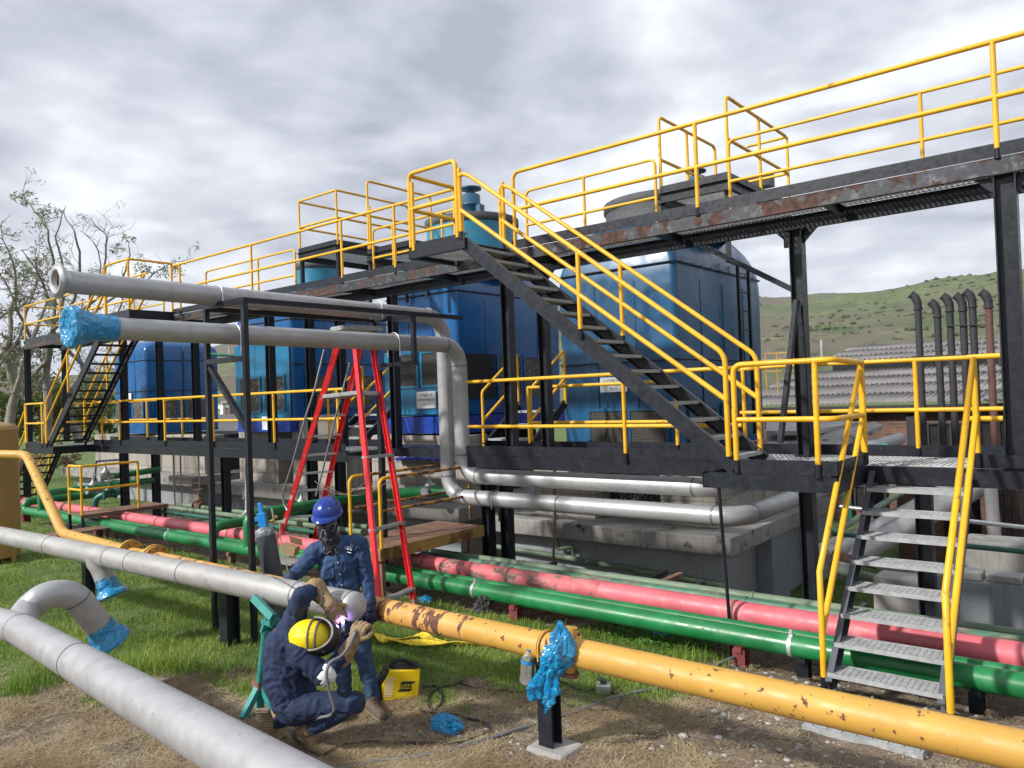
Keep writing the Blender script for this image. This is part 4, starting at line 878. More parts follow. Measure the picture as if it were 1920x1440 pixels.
# upper high pipe > drop > lower run > away along the basin
hp = thing('silver_pipe', 'upper high silver pipe with an open flanged end, dropping to the lowest horizontal run', 'pipe', (XU, yv, 0))
pz = zu0.z
pts = [(XU, zu0.y, pz), (XU, yv, zu1.z-.02), (XU, yv, z2), (elx, yv, z2), (elx, 16.5, z2)]
b = MB(); b.tube(pts, RP, 24, bend=0.30, nb=8, caps=False)
for p, d in (((XU, yv-.30, zu1.z), (0, 1, 0)), ((XU, yv, zu1.z-.33), (0, 0, 1)), ((XU, yv, z2+.30), (0, 0, 1)), ((XU+.30, yv, z2), (1, 0, 0)), ((elx-.30, yv, z2), (1, 0, 0)), ((elx, yv+.3, z2), (0, 1, 0)), ((elx, yv+1.6, z2), (0, 1, 0)), ((XU+2.0, yv, z2), (1, 0, 0))): weld(b, p, d, RP)
b.build('pipe', [Mt['silver'], Mt['weld']], hp)
b = MB(); y0_ = zu0.y
b.lathe([(RP-.012, 0.20), (RP-.012, -0.01), (RP+.025, -.015), (RP+.025, 0.0), (RP+.055, 0.0), (RP+.055, .03), (RP+.015, .045), (RP, .09)], (XU, y0_-.02, pz), (0, 1, 0), seg=32, caps=False)
b.disc_bolts((XU, y0_-.005, pz), (0, 1, 0), RP+.04, 8, 0.010, 0.01, 0); b.build('flange', [Mt['alu'], Mt['ink']], hp)
b = MB(); b.lathe([(RP-.012, 0.02), (RP-.012, 1.2), (0.001, 1.21)], (XU, y0_, pz), (0, 1, 0), seg=24, caps=False); b.build('pipe_bore', Mt['hose_brown'], hp)
for u, v in ((407, 555), (706, 588)): clamp(hp, (XU, at(u, v, X=XU).y, pz-.005), RP, drop=.14)
clamp(hp, (-7.0, yv, z2), RP, side=(0, 1, 0))
# lower high pipe
l0 = at(150, 613, X=XLo); l1 = at(820, 646, X=XLo); z1 = 1.385
elx1 = at(1300, 916, Y=yw).x+0.32
hp2 = thing('silver_pipe', 'lower high silver pipe with blue film round its end, just under the flanged one', 'pipe', (XLo, yw, 0))
pts = [(XLo, l0.y, l0.z), (XLo, yw, l1.z), (XLo, yw, z1), (elx1, yw, z1), (elx1, 16.5, z1)]
b = MB(); b.tube(pts, RP, 24, bend=0.30, nb=8)
for p, d in (((XLo, yw-.30, l1.z), (0, 1, 0)), ((XLo, yw, l1.z-.30), (0, 0, 1)), ((XLo, yw, z1+.30), (0, 0, 1)), ((XLo+.30, yw, z1), (1, 0, 0)), ((elx1-.30, yw, z1), (1, 0, 0))): weld(b, p, d, RP)
b.build('pipe', [Mt['silver'], Mt['weld']], hp2)
for u, v in ((440, 625), (738, 643)): clamp(hp2, (XLo, at(u, v, X=XLo).y, (l0.z+l1.z)/2), RP, drop=.2)
def film_blob(name, prof, base, axis, lab, cat, crump=0.02, seg=48, par=None, seed=1.0, hollow=False):
    """wrinkled stretch film modelled as a crumpled surface of revolution"""
    ax = Vector(axis).normalized(); up = V(0, 0, 1) if abs(ax.z) < .9 else V(0, 1, 0); n1 = ax.cross(up).normalized(); n2 = ax.cross(n1)
    fine_ = []
    for i in range(len(prof)-1):
        for k in range(6):
            t = k/6; fine_.append((prof[i][0]*(1-t)+prof[i+1][0]*t, prof[i][1]*(1-t)+prof[i+1][1]*t))
    fine_.append(prof[-1]); vs = []; fs = []
    for i, (r, t) in enumerate(fine_):
        for k in range(seg):
            a = 2*math.pi*k/seg; d = n1*math.cos(a)+n2*math.sin(a); p = Vector(base)+ax*t+d*r
            j = mnoise.noise(p*19+V(seed, 0, 0))+.6*mnoise.noise(p*43+V(0, seed, 0)); p += d*crump*j*min(1, r/.05)+ax*crump*.7*mnoise.noise(p*25+V(0, 0, seed)); vs.append(p)
    for i in range(len(fine_)-1):
        for k in range(seg): fs.append((i*seg+k, (i+1)*seg+k, (i+1)*seg+(k+1) % seg, i*seg+(k+1) % seg))
    b = MB(); b.add(vs, fs, 0, False); o = b.build(name, Mt['film'], par)
    if lab: tag(o, lab, cat)
    return o
film_blob('film_wrap', [(0.02, 0.015), (0.10, -.0), (0.15, -.02), (0.195, -.005), (0.20, .04), (0.17, .1), (0.135, .2), (0.125, .32), (RP+.006, .42)], (XLo, l0.y-.1, l0.z), (0, 1, 0), None, None, 0.014, par=hp2)
# pipe being welded, with a domed cap
c_end = V(-4.55, 3.62, 1.0); c_far = at(-60, 1028, Y=3.40); c_far.z = 0.97
dw = (c_far-c_end).normalized(); RW = 0.108
wp = thing('silver_pipe', 'silver pipe with a round welded cap that the crouching welder is working on', 'pipe', tuple(c_end))
b = MB(); b.tube([c_end, c_far], RW, 28)
for t in (0.0, 0.62, 2.3, 3.28, 3.75, 5.2): weld(b, c_end+dw*t, dw, RW, w=.006)
b.build('pipe', [Mt['silver_dull'], Mt['weld']], wp)
b = MB(); b.lathe([(RW, 0)]+[(RW*math.cos(math.radians(a)), 0.02+RW*.62*math.sin(math.radians(a))) for a in range(0, 91, 10)], c_end, -dw, 28, caps=False); b.build('end_cap', Mt['silver'], wp)
tj = at(180, 1060, Y=3.5); tj = c_end+dw*((tj-c_end).dot(dw)); td = V(0.10, -0.25, -0.62).normalized()
te = at(214, 1128, Y=3.60)
td = (te-tj).normalized(); tl = 0.34
b = MB(); b.lathe([(RW*1.02, 0.0), (RW*1.15, .08), (RW*1.0, 0.15), (RW*.97, .2), (RW*.97, tl)], tj, td, 24, caps=False); b.build('branch', Mt['silver_dull'], wp)
film_blob('film_wrap', [(RW*.97, 0), (RW*1.0, .07), (RW*1.1, .13), (RW*1.5, .17), (RW*1.55, .20), (RW*1.2, .215), (.01, .21)], tj+td*(tl-.07), td, None, None, 0.012, par=wp, seed=4)
# pipe in the foreground with a branch elbow
fg0 = at(35, 1178, Z=0.86); fg1 = at(400, 1388, Z=1.06); dfg = (fg1-fg0).normalized(); RF = 0.112
fp_ = thing('silver_pipe', 'thick silver pipe crossing the bottom left corner, with a curved branch ending in blue film', 'pipe', tuple(fg0))
far = fg0-dfg*2.5
b = MB(); b.tube([fg0-V(0.9, .1, 0.0), fg0, fg1+dfg*1.5], RF, 28, bend=0.1)
for t in (0.05, 1.55): weld(b, fg0+dfg*t, dfg, RF, w=.005)
b.build('pipe', [Mt['silver'], Mt['weld']], fp_)
dep = (fg0-V(0, 0, CAM_H)).length
e1 = at(75, 1128, D=6.45); e2 = at(108, 1112, D=6.6); e3 = at(150, 1130, D=6.75); e4 = at(193, 1185, D=6.85)
b = MB(); b.tube(catmull([fg0+dfg*.02+V(0, 0, -.02), at(48, 1150, D=6.35), at(78, 1122, D=6.45), at(112, 1113, D=6.55), at(143, 1122, D=6.65), at(165, 1148, D=6.72), at(192, 1183, D=6.8)]), 0.115, 24)
weld(b, at(145, 1124, D=6.65), at(165, 1148, D=6.72)-at(143, 1122, D=6.65), .115, w=.005); b.build('elbow', [Mt['silver'], Mt['weld']], fp_)
fd = (at(192, 1183, D=6.8)-at(165, 1148, D=6.72)).normalized()
film_blob('film_wrap', [(.118, 0), (.12, .06), (.14, .12), (.17, .17), (.175, .20), (.13, .215), (.01, .21)], at(184, 1172, D=6.77), fd, None, None, 0.014, par=fp_, seed=9)

# ------------------------------------------------------------------ ochre gas line
gl = thing('gas_pipe', 'long ochre-yellow gas pipe with rust spots crossing in front of the red ladder', 'pipe', (-4, 4.36, 0))
GY, GZ, GR = 4.36, 0.72, 0.098
xf1 = at(292, 1040, Y=GY).x; xf0 = at(245, 1030, Y=GY).x
b = MB(); b.tube([(xf1, GY, GZ), (-4.05, GY, GZ)], GR, 24); b.build('worn_section', Mt['gas_worn'], gl)
b = MB(); b.tube([(-4.05, GY, GZ), (3.5, GY, GZ)], GR, 24, m=0)
for x in (-3.35, ): b.tube([(x-.006, GY, GZ), (x+.006, GY, GZ)], GR+.006, 24, m=0)
b.build('pipe', Mt['gas'], gl)
bend1 = at(120, 1008, Y=GY); bend0 = at(55, 850, X=bend1.x-1.9)
b = MB(); r1 = .07
k0 = V(xf0, GY, GZ+.03); b1 = at(118, 1000, Y=GY); b0 = at(50, 853, D=12.15)
b.tube([k0, b1, b0, at(-40, 851, D=12.3)], [r1]*2+[r1, r1] if False else r1, 18, bend=0.12); b.build('riser', Mt['gas'], gl)
b = MB()
b.lathe([(.16, -.02), (.16, .012)], (xf0, GY, GZ+.02), (1, 0, 0), 24); b.disc_bolts((xf0+.02, GY, GZ+.02), (1, 0, 0), .125, 8, .014, .05, 1)
b.tube([(xf0, GY, GZ+.02), (xf0+.22, GY, GZ+.02), (xf0+.34, GY, GZ), (xf1, GY, GZ)], [r1, r1, GR, GR], 20)
b.lathe([(.18, -.025), (.18, .012)], (xf1-.02, GY, GZ), (1, 0, 0), 24); b.lathe([(.165, .013), (.165, .045)], (xf1-.02, GY, GZ), (1, 0, 0), 24); b.disc_bolts((xf1, GY, GZ), (1, 0, 0), .145, 10, .014, .08, 1)
b.build('flanged_joint', [Mt['gas'], Mt['rusty']], gl)
b = MB(); fxx = at(1068, 1225, Y=GY).x; fdir = V(.15, 1, .55).normalized(); fdir2 = -fdir
b.tube([(fxx, GY, GZ), V(fxx, GY, GZ)+V(0, .02, .16)], .05, 16); b.lathe([(.075, 0), (.075, .02)], V(fxx, GY+.02, GZ+.10), (0.35, 0, 1), 20)
b.disc_bolts(V(fxx, GY+.02, GZ+.125), (0.35, 0, 1), .06, 6, .01, .03, 1)
b.tube([(fxx, GY, GZ), (fxx, GY-.02, GZ-.15)], .045, 14); b.lathe([(.07, 0), (.07, .025)], V(fxx, GY-.02, GZ-.155), (0.2, 0, 1), 20, m=1); b.build('tapping', [Mt['gas'], Mt['rusty']], gl)
# ochre tank at the left edge
tp = at(-28, 900, D=13.2); tk = thing('gas_tank', 'upright ochre steel tank cut off by the left edge of the photo', 'tank', (tp.x, tp.y, 0))
rt = .50
b = MB(); zt_ = at(12, 805, D=13.2).z
b.lathe([(rt, -.02+0.1), (rt, zt_)], (tp.x, tp.y, 0), seg=40, caps=True); b.build('shell', Mt['gas_tank'], tk)
b = MB(); b.lathe([(rt+.006, zt_-.02), (rt+.006, zt_+.01)]+[(rt*math.cos(math.radians(a)), zt_+.01+.14*math.sin(math.radians(a))) for a in range(0, 91, 10)], (tp.x, tp.y, 0), seg=40, caps=False); b.build('head', Mt['gas_tank'], tk)
for k in range(3):
    a = k*2.1+.6; b = MB(); b.beam((tp.x+rt*.95*math.cos(a), tp.y+rt*.95*math.sin(a), -.05), (tp.x+rt*.95*math.cos(a), tp.y+rt*.95*math.sin(a), .4), .08, .08); b.build('foot', Mt['gas_tank'], tk)
# posts carrying the gas line
def post_support(name, label, x, y, ztop, mat, zb=-.05, w=.12, pad=True, group='posts under the gas pipe', h='i'):
    r = thing(name, label, 'pipe support', (x, y, 0), group)
    b = MB(); b.ibeam((x, y, zb), (x, y, ztop), w, w, .012, (0, 1, 0)); b.build('post', Mt[mat], r)
    b = MB(); b.box2((x-.09, y-.09, ztop), (x+.09, y+.09, ztop+.012)); b.build('saddle_plate', Mt[mat], r)
    if pad:
        b = MB(); n = []
        b.box2((x-.13, y-.13, -.12), (x+.19, y+.15, .03)); o = b.build('concrete_pad', Mt['concrete_lt'], r, bevel=.025)
    return r
px_ = at(1030, 1330, Y=GY).x
post_support('pipe_support', 'black post on a concrete pad carrying the gas pipe, with blue film tied to it', px_, GY, GZ-GR-.014, 'black')
b = MB(); b.tube([(px_+.0, GY-GR-.01, GZ-GR+.02)]+[(px_, GY-math.cos(a)*(GR+.012), GZ+math.sin(a)*(GR+.012)) for a in [math.pi*k/10 for k in range(11)]]+[(px_, GY+GR+.01, GZ-GR)], .008, 6); tag(b.build('u_bolt', Mt['gas_worn']), 'rusty u-bolt strapping the gas pipe to its black post', 'bolt')
px2 = at(453, 1150, Y=4.5).x
post_support('pipe_support', 'stout black post under the gas pipe behind the green jack stand', px2, GY, GZ-GR-.014, 'black', w=.15, pad=False)
post_support('pipe_support', 'black post under the gas pipe half hidden behind the silver pipe tee', at(165, 1060, Y=GY).x, GY, GZ-GR+.02, 'black', pad=False)
# ------------------------------------------------------------------ rack of green and pink pipes
KY = 6.86
gp = thing('green_pipe', 'long glossy green pipe running beside the faded red pipe, with a hooked left end', 'pipe', (-8, KY, 0))
GZ2, GR2 = .19, .098
xl = at(48, 975, Y=KY).x
zr = at(55, 940, X=xl).z
b = MB(); b.tube([(3.5, KY, GZ2), (xl, KY, GZ2), (xl, KY+.02, zr), (xl+.3, KY+2.2, zr+.02)], GR2, 20, bend=.2)
b.build('pipe', Mt['green'], gp)
b = MB(); b.tube([(xl+1.0, KY, GZ2), (xl+1.0, KY, zr+.25), (xl+1.2, KY+2.4, zr+.3)], GR2*.8, 16, bend=.02); b.build('riser', Mt['green'], gp)
xm = at(400, 1000, Y=KY).x; zm_ = at(415, 985, X=xm).z
b = MB(); b.tube([(xm, KY, GZ2), (xm, KY, zm_), (xm, KY+3.0, zm_)], .085, 16, bend=.16); b.build('riser', Mt['green'], gp)
xm2 = at(466, 1000, Y=KY).x; zm2 = at(470, 965, X=xm2).z
b = MB(); b.tube([(xm2, KY, GZ2), (xm2, KY, zm2), (xm2, KY+3.0, zm2)], .085, 16, bend=.16); b.build('riser', Mt['green'], gp)
for u, v in ((893, 1100), (1485, 1205), (318, 1000)):
    x = at(u, v, Y=KY).x; b = MB(); b.tube([(x-.018, KY, GZ2), (x+.018, KY, GZ2)], GR2+.004, 20); b.box((x, KY-.02, GZ2+GR2+.02), (.03, .02, .05)); b.build('strap', Mt['zinc'], gp)
gq = thing('green_pipe', 'second glossy green pipe hugging the top of the green pipe, behind it', 'pipe', (-8, KY+.2, 0))
b = MB(); b.tube([(3.5, KY+.14, GZ2+.045), (xl+.95, KY+.14, GZ2+.045)], .055, 16); b.build('pipe', Mt['green'], gq)
RY = 7.33
rp = thing('pink_pipe', 'long fire main in faded red paint turned pink, flaking near the rusty platform', 'pipe', (-8, RY, 0))
RZ, RR = .265, .115
xw0 = at(716, 1050, Y=RY).x; xw1 = at(1130, 1115, Y=RY).x
b = MB(); b.tube([(xw0, RY, RZ), (xw1+.001, RY, RZ)], RR, 20); b.tube([(xw0, RY, RZ), (xw0-.8, RY, RZ)], RR, 20); b.build('flaking_section', Mt['pink_worn'], rp)
b = MB(); b.tube([(xw1, RY, RZ), (3.5, RY, RZ)], RR, 20); b.tube([(xw0-.8, RY, RZ), (-26, RY, RZ)], RR, 20)
for u, v in ((958, 1080), (1380, 1160), (300, 985), (435, 1005), (175, 968), (55, 945)):
    x = at(u, v, Y=RY).x; b.tube([(x-.012, RY, RZ), (x+.012, RY, RZ)], RR+.008, 20, m=1)
b.build('pipe', [Mt['pink'], Mt['rusty']], rp)
x = at(790, 1055, Y=RY).x; b = MB(); b.tube([(x-.06, RY, RZ), (x+.06, RY, RZ)], RR+.018, 20); b.build('coupling', Mt['pink_worn'], rp)
def rack_pipe(label, u, v, z, r, mat, ul, ur=None, name='green_pipe'):
    p = at(u, v, Z=z); xa_ = at(ul[0], ul[1], Y=p.y).x; xb_ = 3.5 if ur is None else at(ur[0], ur[1], Y=p.y).x
    b = MB(); b.tube([(xa_, p.y, z), (xb_, p.y, z)], r, 14)
    for k in range(4):
        x = xa_+(xb_-xa_)*(.15+.27*k); b.tube([(x-.01, p.y, z), (x+.01, p.y, z)], r+.008, 14)
    return tag(b.build(name, Mt[mat]), label, 'pipe', 'small green pipes behind the pink pipe')
rack_pipe('front slim dark green pipe just behind the long pink pipe', 1394, 1144, .20, .045, 'teal_dark', (775, 1043))
rack_pipe('middle chalky green pipe of the three behind the pink pipe', 1394, 1128, .22, .052, 'green_old', (790, 1036))
rack_pipe('rear pale peeling green pipe, farthest of the three behind the pink pipe', 1394, 1116, .23, .048, 'green_pale', (808, 1030))
rack_pipe('slim dark green pipe left of the gas cylinder, behind the pink pipe', 400, 972, .25, .04, 'teal_dark', (303, 955), (640, 1010))
rack_pipe('yellowish peeling pipe left of the gas cylinder, behind the pink pipe', 400, 962, .27, .05, 'green_pale', (320, 950), (680, 1005))
rack_pipe('rear yellowish pipe running toward the rusty valve', 420, 956, .28, .045, 'green_pale', (345, 946), (690, 990))
# supports of the rack
def rack_support(label, u, mat, w=.1, y=KY, ztop=.09):
    x = at(u, 1150, Y=y).x; r = thing('pipe_support', label, 'pipe support', (x, y, 0), 'short posts under the pipe rack')
    b = MB(); b.ibeam((x, y-.02, -.3), (x, y-.02, ztop), w, w, .012, (0, 1, 0)); b.build('post', Mt[mat], r)
    b = MB(); b.beam((x, y-.1, ztop+.0), (x, y+1.15, ztop), .07, .05); b.build('cross_arm', Mt[mat], r); return r
rack_support('dark red post under the pipes beside the black plastic bag', 970, 'maroon', .12)
rack_support('dark red post under the pipes just left of the short staircase', 1388, 'maroon', .12)
rack_support('black tapered post under the pipes at the foot of the short staircase', 1505, 'black', .1)
rack_support('black post under the pipes right of the short staircase', 1825, 'black', .1)
rack_support('small black post under the pipes below the landing rod', 1160, 'black', .06, y=7.6, ztop=.2)
rack_support('rusty post under the green pipe at the frame leg', 440, 'rusty', .1)
rack_support('pair-width dark red post at the hooked end of the green pipe', 55, 'maroon', .16)
rack_support('dark red post under the pipes beneath the rusty table', 190, 'maroon', .14)
rack_support('second small black post behind the pink pipe', 1190, 'rusty', .06, y=7.6, ztop=.2)
for k, u in enumerate((850, 1010, 1290, 1600)):
    x = at(u, 1090, Y=8.2).x; b = MB(); b.beam((x, 7.9, .17), (x, 8.6, .17), .05, .05); b.beam((x, 8.5, -.6), (x, 8.5, .15), .05, .05)
    tag(b.build('bracket', Mt['black']), ('small black bracket behind the flaking pink pipe', 'small black bracket under the pale pipes before the basin wall', 'small black bracket between the rod and the basin corner', 'small black bracket hidden behind the short staircase')[k], 'bracket', 'brackets under the small green pipes')
# ------------------------------------------------------------------ rusty service platforms
rpl = thing('service_platform', 'rusty chequer-plate platform with a yellow edge behind the red ladder', 'platform', (-7.6, 7.5, 0))
XA = at(714, 1030, Z=.62); zpl = .62; xE = XA.x; yE0 = XA.y; yE1 = 8.45
b = MB(); b.box2((xE-.95, yE0, zpl-.012), (xE, yE1, zpl)); b.build('deck', Mt['rusty'], rpl)
b = MB(); b.box2((xE, yE0, zpl-.15), (xE+.012, yE1, zpl+.004)); b.box2((xE-.95, yE0-.012, zpl-.15), (xE+.012, yE0, zpl+.004)); b.build('edge_beam', Mt['rust_yellow'], rpl)
for x, y in ((xE-.1, yE0+.1), (xE-.1, yE1-.2), (xE-.85, yE0+.1)):
    b = MB(); b.box2((x-.03, y-.03, -.3), (x+.03, y+.03, zpl-.02)); b.build('leg', Mt['rusty'], rpl)
zrt = at(717, 898, Y=yE0+.03).z; zrm = at(717, 960, Y=yE0+.03).z
for xx, n_ in ((xE-.02, 1), (xE-.62, 2)):
    b = MB(); zz2 = zrt
    b.tube([(xx, yE0+.03, zz2-.18), (xx, yE0+.03, zz2), (xx, yE0+.3, zz2)], .022, 10, bend=.1, m=0); b.tube([(xx, yE0+.03, zpl), (xx, yE0+.03, zz2-.15)], .022, 10)
    b.tube([(xx, yE0+.25, zz2), (xx, yE1+.4, zz2)], .022, 10, m=1); b.tube([(xx, yE0+.03, zrm), (xx, yE1+.4, zrm)], .02, 10, m=1); b.tube([(xx, yE1+.4, zpl), (xx, yE1+.4, zz2)], .022, 10, m=1)
    b.build('railing', [Mt['yellow'], Mt['rust_rail']], rpl)
sr = at(128, 963, Z=.42); r2 = thing('service_platform', 'small rusty table-like platform with a yellow guard rail at the left valves', 'platform', (sr.x, sr.y, 0))
xs_, ys_ = sr.x, sr.y; ye_ = at(290, 953, X=xs_).y; z_ = .42
b = MB(); b.box2((xs_-.1, ys_, z_-.01), (xs_+.62, ye_, z_)); b.box2((xs_+.6, ys_, z_-.07), (xs_+.625, ye_, z_+.003)); b.build('deck', Mt['rusty'], r2)
for x, y in ((xs_+.58, ys_+.05), (xs_+.58, ye_-.05), (xs_-.06, ys_+.05)):
    b = MB(); b.box2((x-.025, y-.025, -.2), (x+.025, y+.025, z_-.01)); b.build('leg', Mt['black'], r2)
zz3 = at(152, 870, Y=ys_+.05, X=None).z if False else z_+.98
railing(r2, [[(xs_-.06, ys_+.05, z_), (xs_-.06, ys_+.05, zz3), (xs_+.55, ys_+.05, zz3), (xs_+.55, ye_-.6, zz3), (xs_+.55, ye_-.6, z_)], [(xs_-.06, ys_+.05, z_+.5), (xs_+.55, ys_+.05, z_+.5), (xs_+.55, ye_-.6, z_+.5)]],
        [((xs_+.55, ys_+.05, z_), (xs_+.55, ys_+.05, zz3))], foot=0, bend=.03, r=.026)
sp2 = at(88, 1000, Z=.18); b = MB(); b.box2((sp2.x, sp2.y, .16), (sp2.x+.5, sp2.y+1.2, .185))
for dx, dy in ((.04, .04), (.46, .04), (.04, 1.1), (.46, 1.1)): b.box2((sp2.x+dx-.02, sp2.y+dy-.02, -.2), (sp2.x+dx+.02, sp2.y+dy+.02, .16))
tag(b.build('low_step', Mt['rusty']), 'low rusty step in the grass below the small rusty platform', 'step')
# ------------------------------------------------------------------ valves
def make_valve(label, loc, s=1.0, mat='valve', axis=(0, 1, 0), wheel='valve'):
    r = thing('gate_valve', label, 'valve', loc, 'pipe valves under the lower walkway')
    b = MB(); a = Vector(axis); c = Vector(loc)
    b.tube([c-a*.16*s, c+a*.16*s], .07*s, 16); b.lathe([(.11*s, -.17*s), (.11*s, -.13*s)], c, a, 20); b.lathe([(.11*s, .13*s), (.11*s, .17*s)], c, a, 20)
    b.disc_bolts(c-a*.15*s, a, .09*s, 8, .012*s, .06*s); b.disc_bolts(c+a*.15*s, a, .09*s, 8, .012*s, .06*s)
    b.lathe([(.075*s, 0), (.085*s, .06*s), (.10*s, .11*s), (.11*s, .12*s), (.11*s, .15*s), (.06*s, .19*s), (.035*s, .24*s), (.03*s, .30*s)], c, seg=18)
    b.build('body', Mt[mat], r)
    b = MB(); b.tube([c+V(0, 0, .28*s), c+V(0, 0, .46*s)], .012*s, 8)
    pts = [c+V(math.cos(t)*.1*s, math.sin(t)*.1*s, .38*s) for t in [2*math.pi*k/16 for k in range(17)]]; b.tube(pts, .011*s, 6, caps=False)
    for k in range(3): b.tube([c+V(0, 0, .38*s), c+V(math.cos(k*2.1)*.1*s, math.sin(k*2.1)*.1*s, .38*s)], .008*s, 6)
    b.build('hand_wheel', Mt[wheel], r); return r
vp = (xl+.35, KY+2.4, zr+.02)
b = MB()
make_valve('upper silver gate valve above the small rusty platform', tuple(at(198, 895, X=xl+2.6)), .85)
make_valve('lower silver gate valve behind the small yellow guard rail', tuple(at(175, 918, X=xl+2.3)), .85)
make_valve('silver and green valve under the small yellow guard rail', tuple(at(205, 928, X=xl+2.8)), .85, 'teal_dark')
make_valve('silver gate valve near the vertical silver pipes', tuple(at(806, 922, Y=9.6)), .85)
make_valve('grey gate valve above the rusty platform, behind the blue helmet', tuple(at(566, 950, Y=9.0)), .85)
make_valve('brown rusty gate valve beside the chain-link fence', tuple(at(373, 948, Y=8.9)), .95, 'hose_brown', (1, 0, 0), 'hose_brown')
b = MB(); q0 = at(92, 922, X=xl+1.1); q1 = at(190, 905, X=xl+1.9); 
b.tube([at(165, 915, X=xl+2.3)+V(0, 0, -.0), at(250, 905, X=xl+2.6), at(290, 900, X=xl+2.8)], .07, 12)
b.tube([at(210, 893, X=xl+2.6), at(300, 880, X=xl+2.8)], .07, 12)
tag(b.build('green_pipe', Mt['green']), 'pair of green pipes beyond the valves of the small rusty platform', 'pipe')
b = MB(); b.tube([at(178, 960, X=xl+2.6), at(178, 935, X=xl+2.6), at(200, 925, X=xl+2.8)], .07, 12, bend=.12); tag(b.build('bent_pipe', Mt['teal_dark']), 'dark green elbow rising beside the lower silver valve', 'pipe')
b = MB(); b.tube([at(178, 900, Y=9.6), at(180, 865, Y=9.8), at(225, 862, Y=9.9)], .03, 8, bend=.08); tag(b.build('bent_pipe', Mt['black']), 'thin black bent pipe above the silver valves', 'pipe')
b = MB(); b.tube([(xm2, KY+2.9, zm2), at(640, 945, Y=9.6), at(690, 928, Y=9.8), at(790, 922, Y=9.6), at(880, 922, Y=9.7)], .095, 14, bend=.1); tag(b.build('green_pipe', Mt['green']), 'green pipe passing behind the red ladder to the silver valve', 'pipe')
b = MB(); b.tube([at(464, 870, Y=8.6), at(464, 960, Y=8.6), at(455, 968, Y=8.5)], .05, 12, bend=.05); b.tube([at(456, 935, Y=8.6), at(462, 925, Y=8.6)], .02, 8); tag(b.build('white_pipe', Mt['silver_dull']), 'whitish vertical pipe between the frame leg and the mossy basin', 'pipe')
# chain-link fence bay
fc = thing('chainlink_fence', 'rusty chain-link fence bay between the blue-grey columns', 'fence', tuple(at(330, 940, Y=9.3)))
b = MB(); a0 = at(325, 850, Y=9.3); a1 = at(325, 960, Y=9.3); c0_ = at(372, 850, Y=9.5); c1_ = at(372, 960, Y=9.5); z0_, z1_ = a1.z, a0.z
for p in (a0, at(338, 850, Y=9.35), c0_): b.tube([(p.x, p.y, z0_-.3), (p.x, p.y, z1_)], .02, 8)
b.tube([V(a0.x, a0.y, (z0_+z1_)/2), V(c0_.x, c0_.y, (z0_+z1_)/2)], .015, 8); b.build('post', Mt['concrete_lt'], fc)
b = MB(); L_ = (V(c0_.x, c0_.y, 0)-V(a0.x, a0.y, 0)).length; dd = (V(c0_.x, c0_.y, 0)-V(a0.x, a0.y, 0)).normalized(); H_ = z1_-z0_
k = -H_
while k < L_:
    for sgn in (1, -1):
        s0_ = max(0, k); s1_ = min(L_, k+H_)
        if s1_ > s0_:
            za, zb_ = (z0_+s0_-k, z0_+s1_-k) if sgn > 0 else (z1_-(s0_-k), z1_-(s1_-k))
            b.tube([V(a0.x, a0.y, za)+dd*s0_, V(a0.x, a0.y, zb_)+dd*s1_], .004, 4)
    k += .09
b.build('mesh', Mt['rusty'], fc)
# ------------------------------------------------------------------ hills
def elev(beta):
    return .93*elev0(beta)
def elev0(beta):
    pts = [(-75, .02), (-40, .03), (-33, .035), (-26, .055), (-20, .082), (-10, .10), (5, .112), (18, .118), (22, .118), (27, .111), (30, .111), (34, .112), (60, .115), (85, .1)]
    for (a, u), (c, v) in zip(pts, pts[1:]):
        if beta <= c: t = max(0, (beta-a)/(c-a)); return u+(v-u)*t
    return pts[-1][1]
vs = []; fs = []; NB, NR = 300, 70
for i in range(NB+1):
    beta = -75+160*i/NB; br = math.radians(beta)
    d = Fh*math.cos(br)+R0*math.sin(br)
    for j in range(NR+1):
        r = 190+1500*(j/NR)**1.3; x, y = d.x*r, d.y*r
        prof = sstep(240, 1000, r)**1.15 if r < 1000 else 1-0.25*sstep(1000, 1700, r)
        rid = 1-abs(mnoise.noise(V(x*.0045+3, y*.0045, 0)))*2
        n_ = 0.5*mnoise.fractal(V(x*.003, y*.003, 1), .9, 2, 5)+.22*rid
        h = elev(beta)*1000*prof*(1+.55*n_*(1-.85*sstep(700, 1000, r)))+1.6*mnoise.fractal(V(x*.03, y*.03, 4), .8, 2, 4)*sstep(250, 500, r)
        h += 2.0*mnoise.noise(V(beta*.9, 0, 7))*sstep(800, 1000, r)
        vs.append((x, y, h-1.2))
for i in range(NB):
    for j in range(NR):
        a = i*(NR+1)+j; fs.append((a, a+NR+1, a+NR+2, a+1))
me = bpy.data.meshes.new('hills'); me.from_pydata(vs, [], fs); me.polygons.foreach_set('use_smooth', [True]*len(fs))
m, nt, p = mk('hillside'); N = nt.nodes; L = nt.links; g = N.new('ShaderNodeNewGeometry')
def hn(sc, det=8, ro=.6, off=0):
    mp = N.new('ShaderNodeMapping'); mp.inputs['Location'].default_value = (off, off, off); L.new(g.outputs['Position'], mp.inputs[0])
    n = N.new('ShaderNodeTexNoise'); n.inputs['Scale'].default_value = sc; n.inputs['Detail'].default_value = det; n.inputs['Roughness'].default_value = ro; L.new(mp.outputs[0], n.inputs['Vector']); return n.outputs['Fac']
col = gx(gr(hn(.006), .42, .56), (0.105, 0.130, 0.052), (0.125, 0.105, 0.08))
col = gx(gr(hn(.018, off=50), .48, .64), col, (0.06, 0.09, 0.04))
col = gx(gr(hn(.05, off=9), .52, .70, 0, .7), col, (0.17, 0.185, 0.08))
col = gx(gr(hn(.12, off=19), .60, .66), col, (0.025, 0.045, 0.02))
